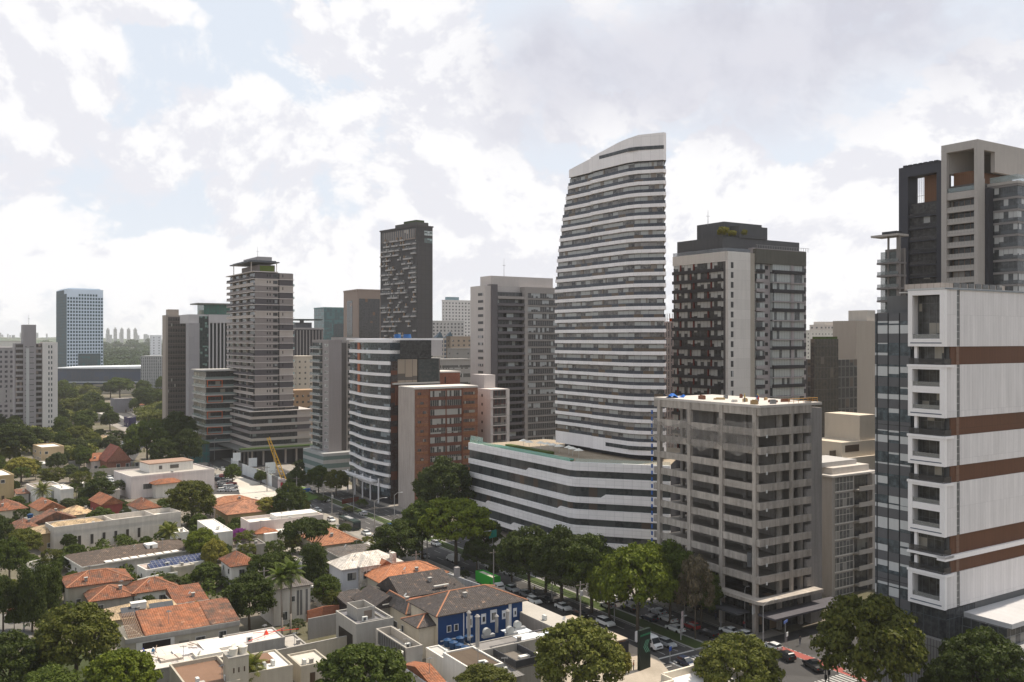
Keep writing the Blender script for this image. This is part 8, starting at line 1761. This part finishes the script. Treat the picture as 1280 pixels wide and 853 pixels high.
# fill of small roofs and yards between the houses
FL = [('small grey sheet roof wedged below the spreading tree', 366, 372, 712, 392, 3.2, 'shx', .6, WG, corr((.30, .28, .27))), ('low pale roofed outbuilding behind the stained house', 388, 394, 736, 408, 3.0, 'flat', .2, WH, RW), ('small brown roof in the garden left of the villa', 402, 410, 750, 424, 3.0, 'shx', .7, WG, TB), ('dark open shed roof behind the cube house', 428, 436, 757, 462, 3.2, 'shx', .8, plain((.06, .05, .05), .9), TK),
 ('low tan annex right of the white house with brown tiles', 218, 226, 772, 250, 3.0, 'flat', .3, WB, RBR), ('pale shed under the trees right of the small brown roofed house', 322, 328, 716, 346, 3.0, 'shx', .5, WH, corr((.5, .48, .44))), ('white flat annex above the dark hipped roof', 206, 214, 668, 236, 3.6, 'flat', .3, WH, RW), ('small orange roof between the big orange roof and the parapets', 316, 322, 668, 346, 3.0, 'hip', 1.2, WC, TO),
 ('grey felt roof left of the white parapet block', 296, 304, 684, 332, 3.0, 'flat', .3, WG, RDK), ('small pale roof at the car yard along the avenue', 442, 448, 686, 470, 3.2, 'flat', .2, WH, plain((.5, .48, .45), .8)), ('low brown shed beside the ochre block', 18, 22, 618, 36, 3.4, 'shx', .6, WD, TB), ('pale roof behind the gabled red walled house', 120, 124, 615, 150, 3.4, 'flat', .3, WD, RC), ('long low white outbuilding left of the parking', 100, 104, 606, 126, 3.2, 'flat', .3, WH, RW),
 ('small grey flat roof below the gabled red walled house', 134, 142, 650, 160, 3.0, 'flat', .3, WG, RC), ('tiny orange roof right of the brown orange hipped house', 200, 205, 645, 222, 3.2, 'hip', 1.2, WP, TO), ('low flat garage in front of the cream house', 560, 566, 726, 580, 3.0, 'flat', .2, WC, RC), ('grey lean-to between the yard and the mossy roof', 598, 628, 850, 650, 2.8, 'shx', .4, WG, corr((.2, .19, .18))), ('flat grey roof left of the cube house', 344, 360, 812, 384, 3.0, 'flat', .3, WG, RC), ('beige low roof right of the bright white flat roof', 366, 376, 836, 412, 3.2, 'flat', .4, WB, plain((.5, .46, .4), .9, .3)),
 ('pale concrete yard roof behind the terrace box', 468, 480, 800, 505, 3.2, 'flat', .5, WG, RC), ('low white roof right of the mossy roof building', 530, 556, 826, 572, 4.2, 'flat', .3, WH, plain((.45, .43, .4), .9, .3))]
for i, a in enumerate(FL): house(*a, seed=100+i, aw=(i % 2 == 0), Lm=7, name='outbuilding', cat='outbuilding')
# aerials, dishes and vents on the house roofs
used_ = {}
def roofz(me, p):
    best = p.z
    for f in me.polygons:
        if f.normal.z < .05: continue
        vs = [me.vertices[i].co for i in f.vertices]; ins = True
        for a, b_ in zip(vs, vs[1:]+vs[:1]):
            if (b_.x-a.x)*(p.y-a.y)-(b_.y-a.y)*(p.x-a.x) < -1e-6: ins = False; break
        if ins: n_ = f.normal; c_ = vs[0]; best = max(best, c_.z-(n_.x*(p.x-c_.x)+n_.y*(p.y-c_.y))/n_.z)
    return best
for o in [q for q in SC.objects if q.parent is None and q.get('category') in ('house', 'building', 'outbuilding') and q.name.split('.')[0] in ('house', 'low_building', 'outbuilding', 'terrace_house')]:
    w_ = [c for c in o.children if c.name.split('.')[0] == 'wall']; 
    if not w_: continue
    xs = [v.co for v in w_[0].data.vertices]; X, Yx, Zx = max(v.x for v in xs), max(v.y for v in xs), max(v.z for v in xs)
    lab = ' '.join(o['label'].split(',')[0].split(' with ')[0].split()[:9])
    for kind in rnd.sample(['tv', 'dish', 'vent', 'ac'], 2):
        if (kind, lab) in used_: continue
        used_[kind, lab] = 1
        rz = [c for c in o.children if c.name.split('.')[0] == 'roof']; zr = 0
        p = Vector((rnd.uniform(.25, .75)*X, rnd.uniform(.1, .3)*Yx, Zx)); 
        if rz:
            me = rz[0].data; best = None
            p.z = roofz(me, p)
        q = o.matrix_basis @ (p-Vector((0, 0, .06)))
        if kind == 'tv':
            t = empty('tv_antenna', q, rnd.uniform(0, 3), 'thin TV aerial on the '+lab, 'aerial'); m = MB(); m.cyl(0, 0, 0, 2.6, .04)
            for k in range(5): m.box(-.5+.06*k, .5-.06*k, k*.25-.5, k*.25-.46, 2.45, 2.5)
            m.box(-.03, .03, -.5, .55, 2.42, 2.48).build('mast', plain((.25, .25, .25), .5), t)
        elif kind == 'dish':
            t = empty('satellite_dish', q, R(200), 'small satellite dish on the '+lab, 'dish'); MB().cyl(0, 0, 0, .9, .04).build('stand', FRM, t); MB().tube((0, 0, .9), (.12, 0, 1.0), .12, .45, 12).build('dish', plain((.5, .49, .47), .6), t)
        elif kind == 'vent':
            t = empty('roof_vent', q, R(TH), 'little grey roof vent on the '+lab, 'vent'); MB().box(-.3, .3, -.3, .3, 0, .8).build('shaft', plain((.3, .28, .26), .9), t); MB().box(-.4, .4, -.4, .4, .8, .9).build('cap', plain((.4, .38, .35), .9), t)
        elif Zx < 9 and abs(p.z-Zx) < .5: acunit('air conditioner on the roof of the '+lab, q+Vector((0, 0, .05)))
for i, (x, y, c, lab) in enumerate(((150, 612, (.5, .5, .5), 'person in grey walking past the dusty car park'), (398, 644, (.05, .05, .2), 'person in dark blue on the near pavement of the upper avenue'), (668, 742, (.4, .35, .1), 'person in mustard on the median pavement under the podium trees'), (958, 812, (.5, .5, .48), 'person in white waiting at the corner of the concrete frame'), (1000, 806, (.1, .1, .1), 'person in black beside the corner road markings'), (792, 838, (.3, .1, .05), 'person in rust brown on the forecourt by the pylon sign'), (30, 790, (.2, .3, .2), 'person in green in the left side street'), (349, 622, (.4, .1, .1), 'person in red top on the sunny plaza'))): person(lab, gp(x, y, .2), R(70*i), 'stand', c)
# rooftop antennas on the towers
def antenna(label, p, h): o = empty('antenna', p, 0, label, 'antenna'); MB().cyl(0, 0, 0, h, .12, .04).build('mast', plain((.3, .3, .3), .5), o); MB().box(-.6, .6, -.04, .04, h*.6, h*.62).build('crossbar', plain((.3, .3, .3), .5), o)
for lab, px, Y, z, h in (('antenna on the red panelled tower roof', 885, 290, 96, 5), ('antenna on the middle grey tower roof', 630, 395, 87, 8), ('antenna on the striped tower roof', 322, 445, 99, 6), ('antenna cluster on the slender left tower', 36, 565, 69, 6)): antenna(lab, at(px, Y, z), h)
# haze
m, t = newmat('haze'); v = t.n('ShaderNodeVolumePrincipled', {'Color': (.96, .975, 1.0), 'Density': .000065, 'Anisotropy': .1}); t.n('ShaderNodeOutputMaterial', {1: v.outputs[0]})
link('haze', MB().box(-6200, 6200, -400, 8200, -12, 190).mesh('haze', m), kind='stuff', label='thin pale haze over the whole city', cat='haze')
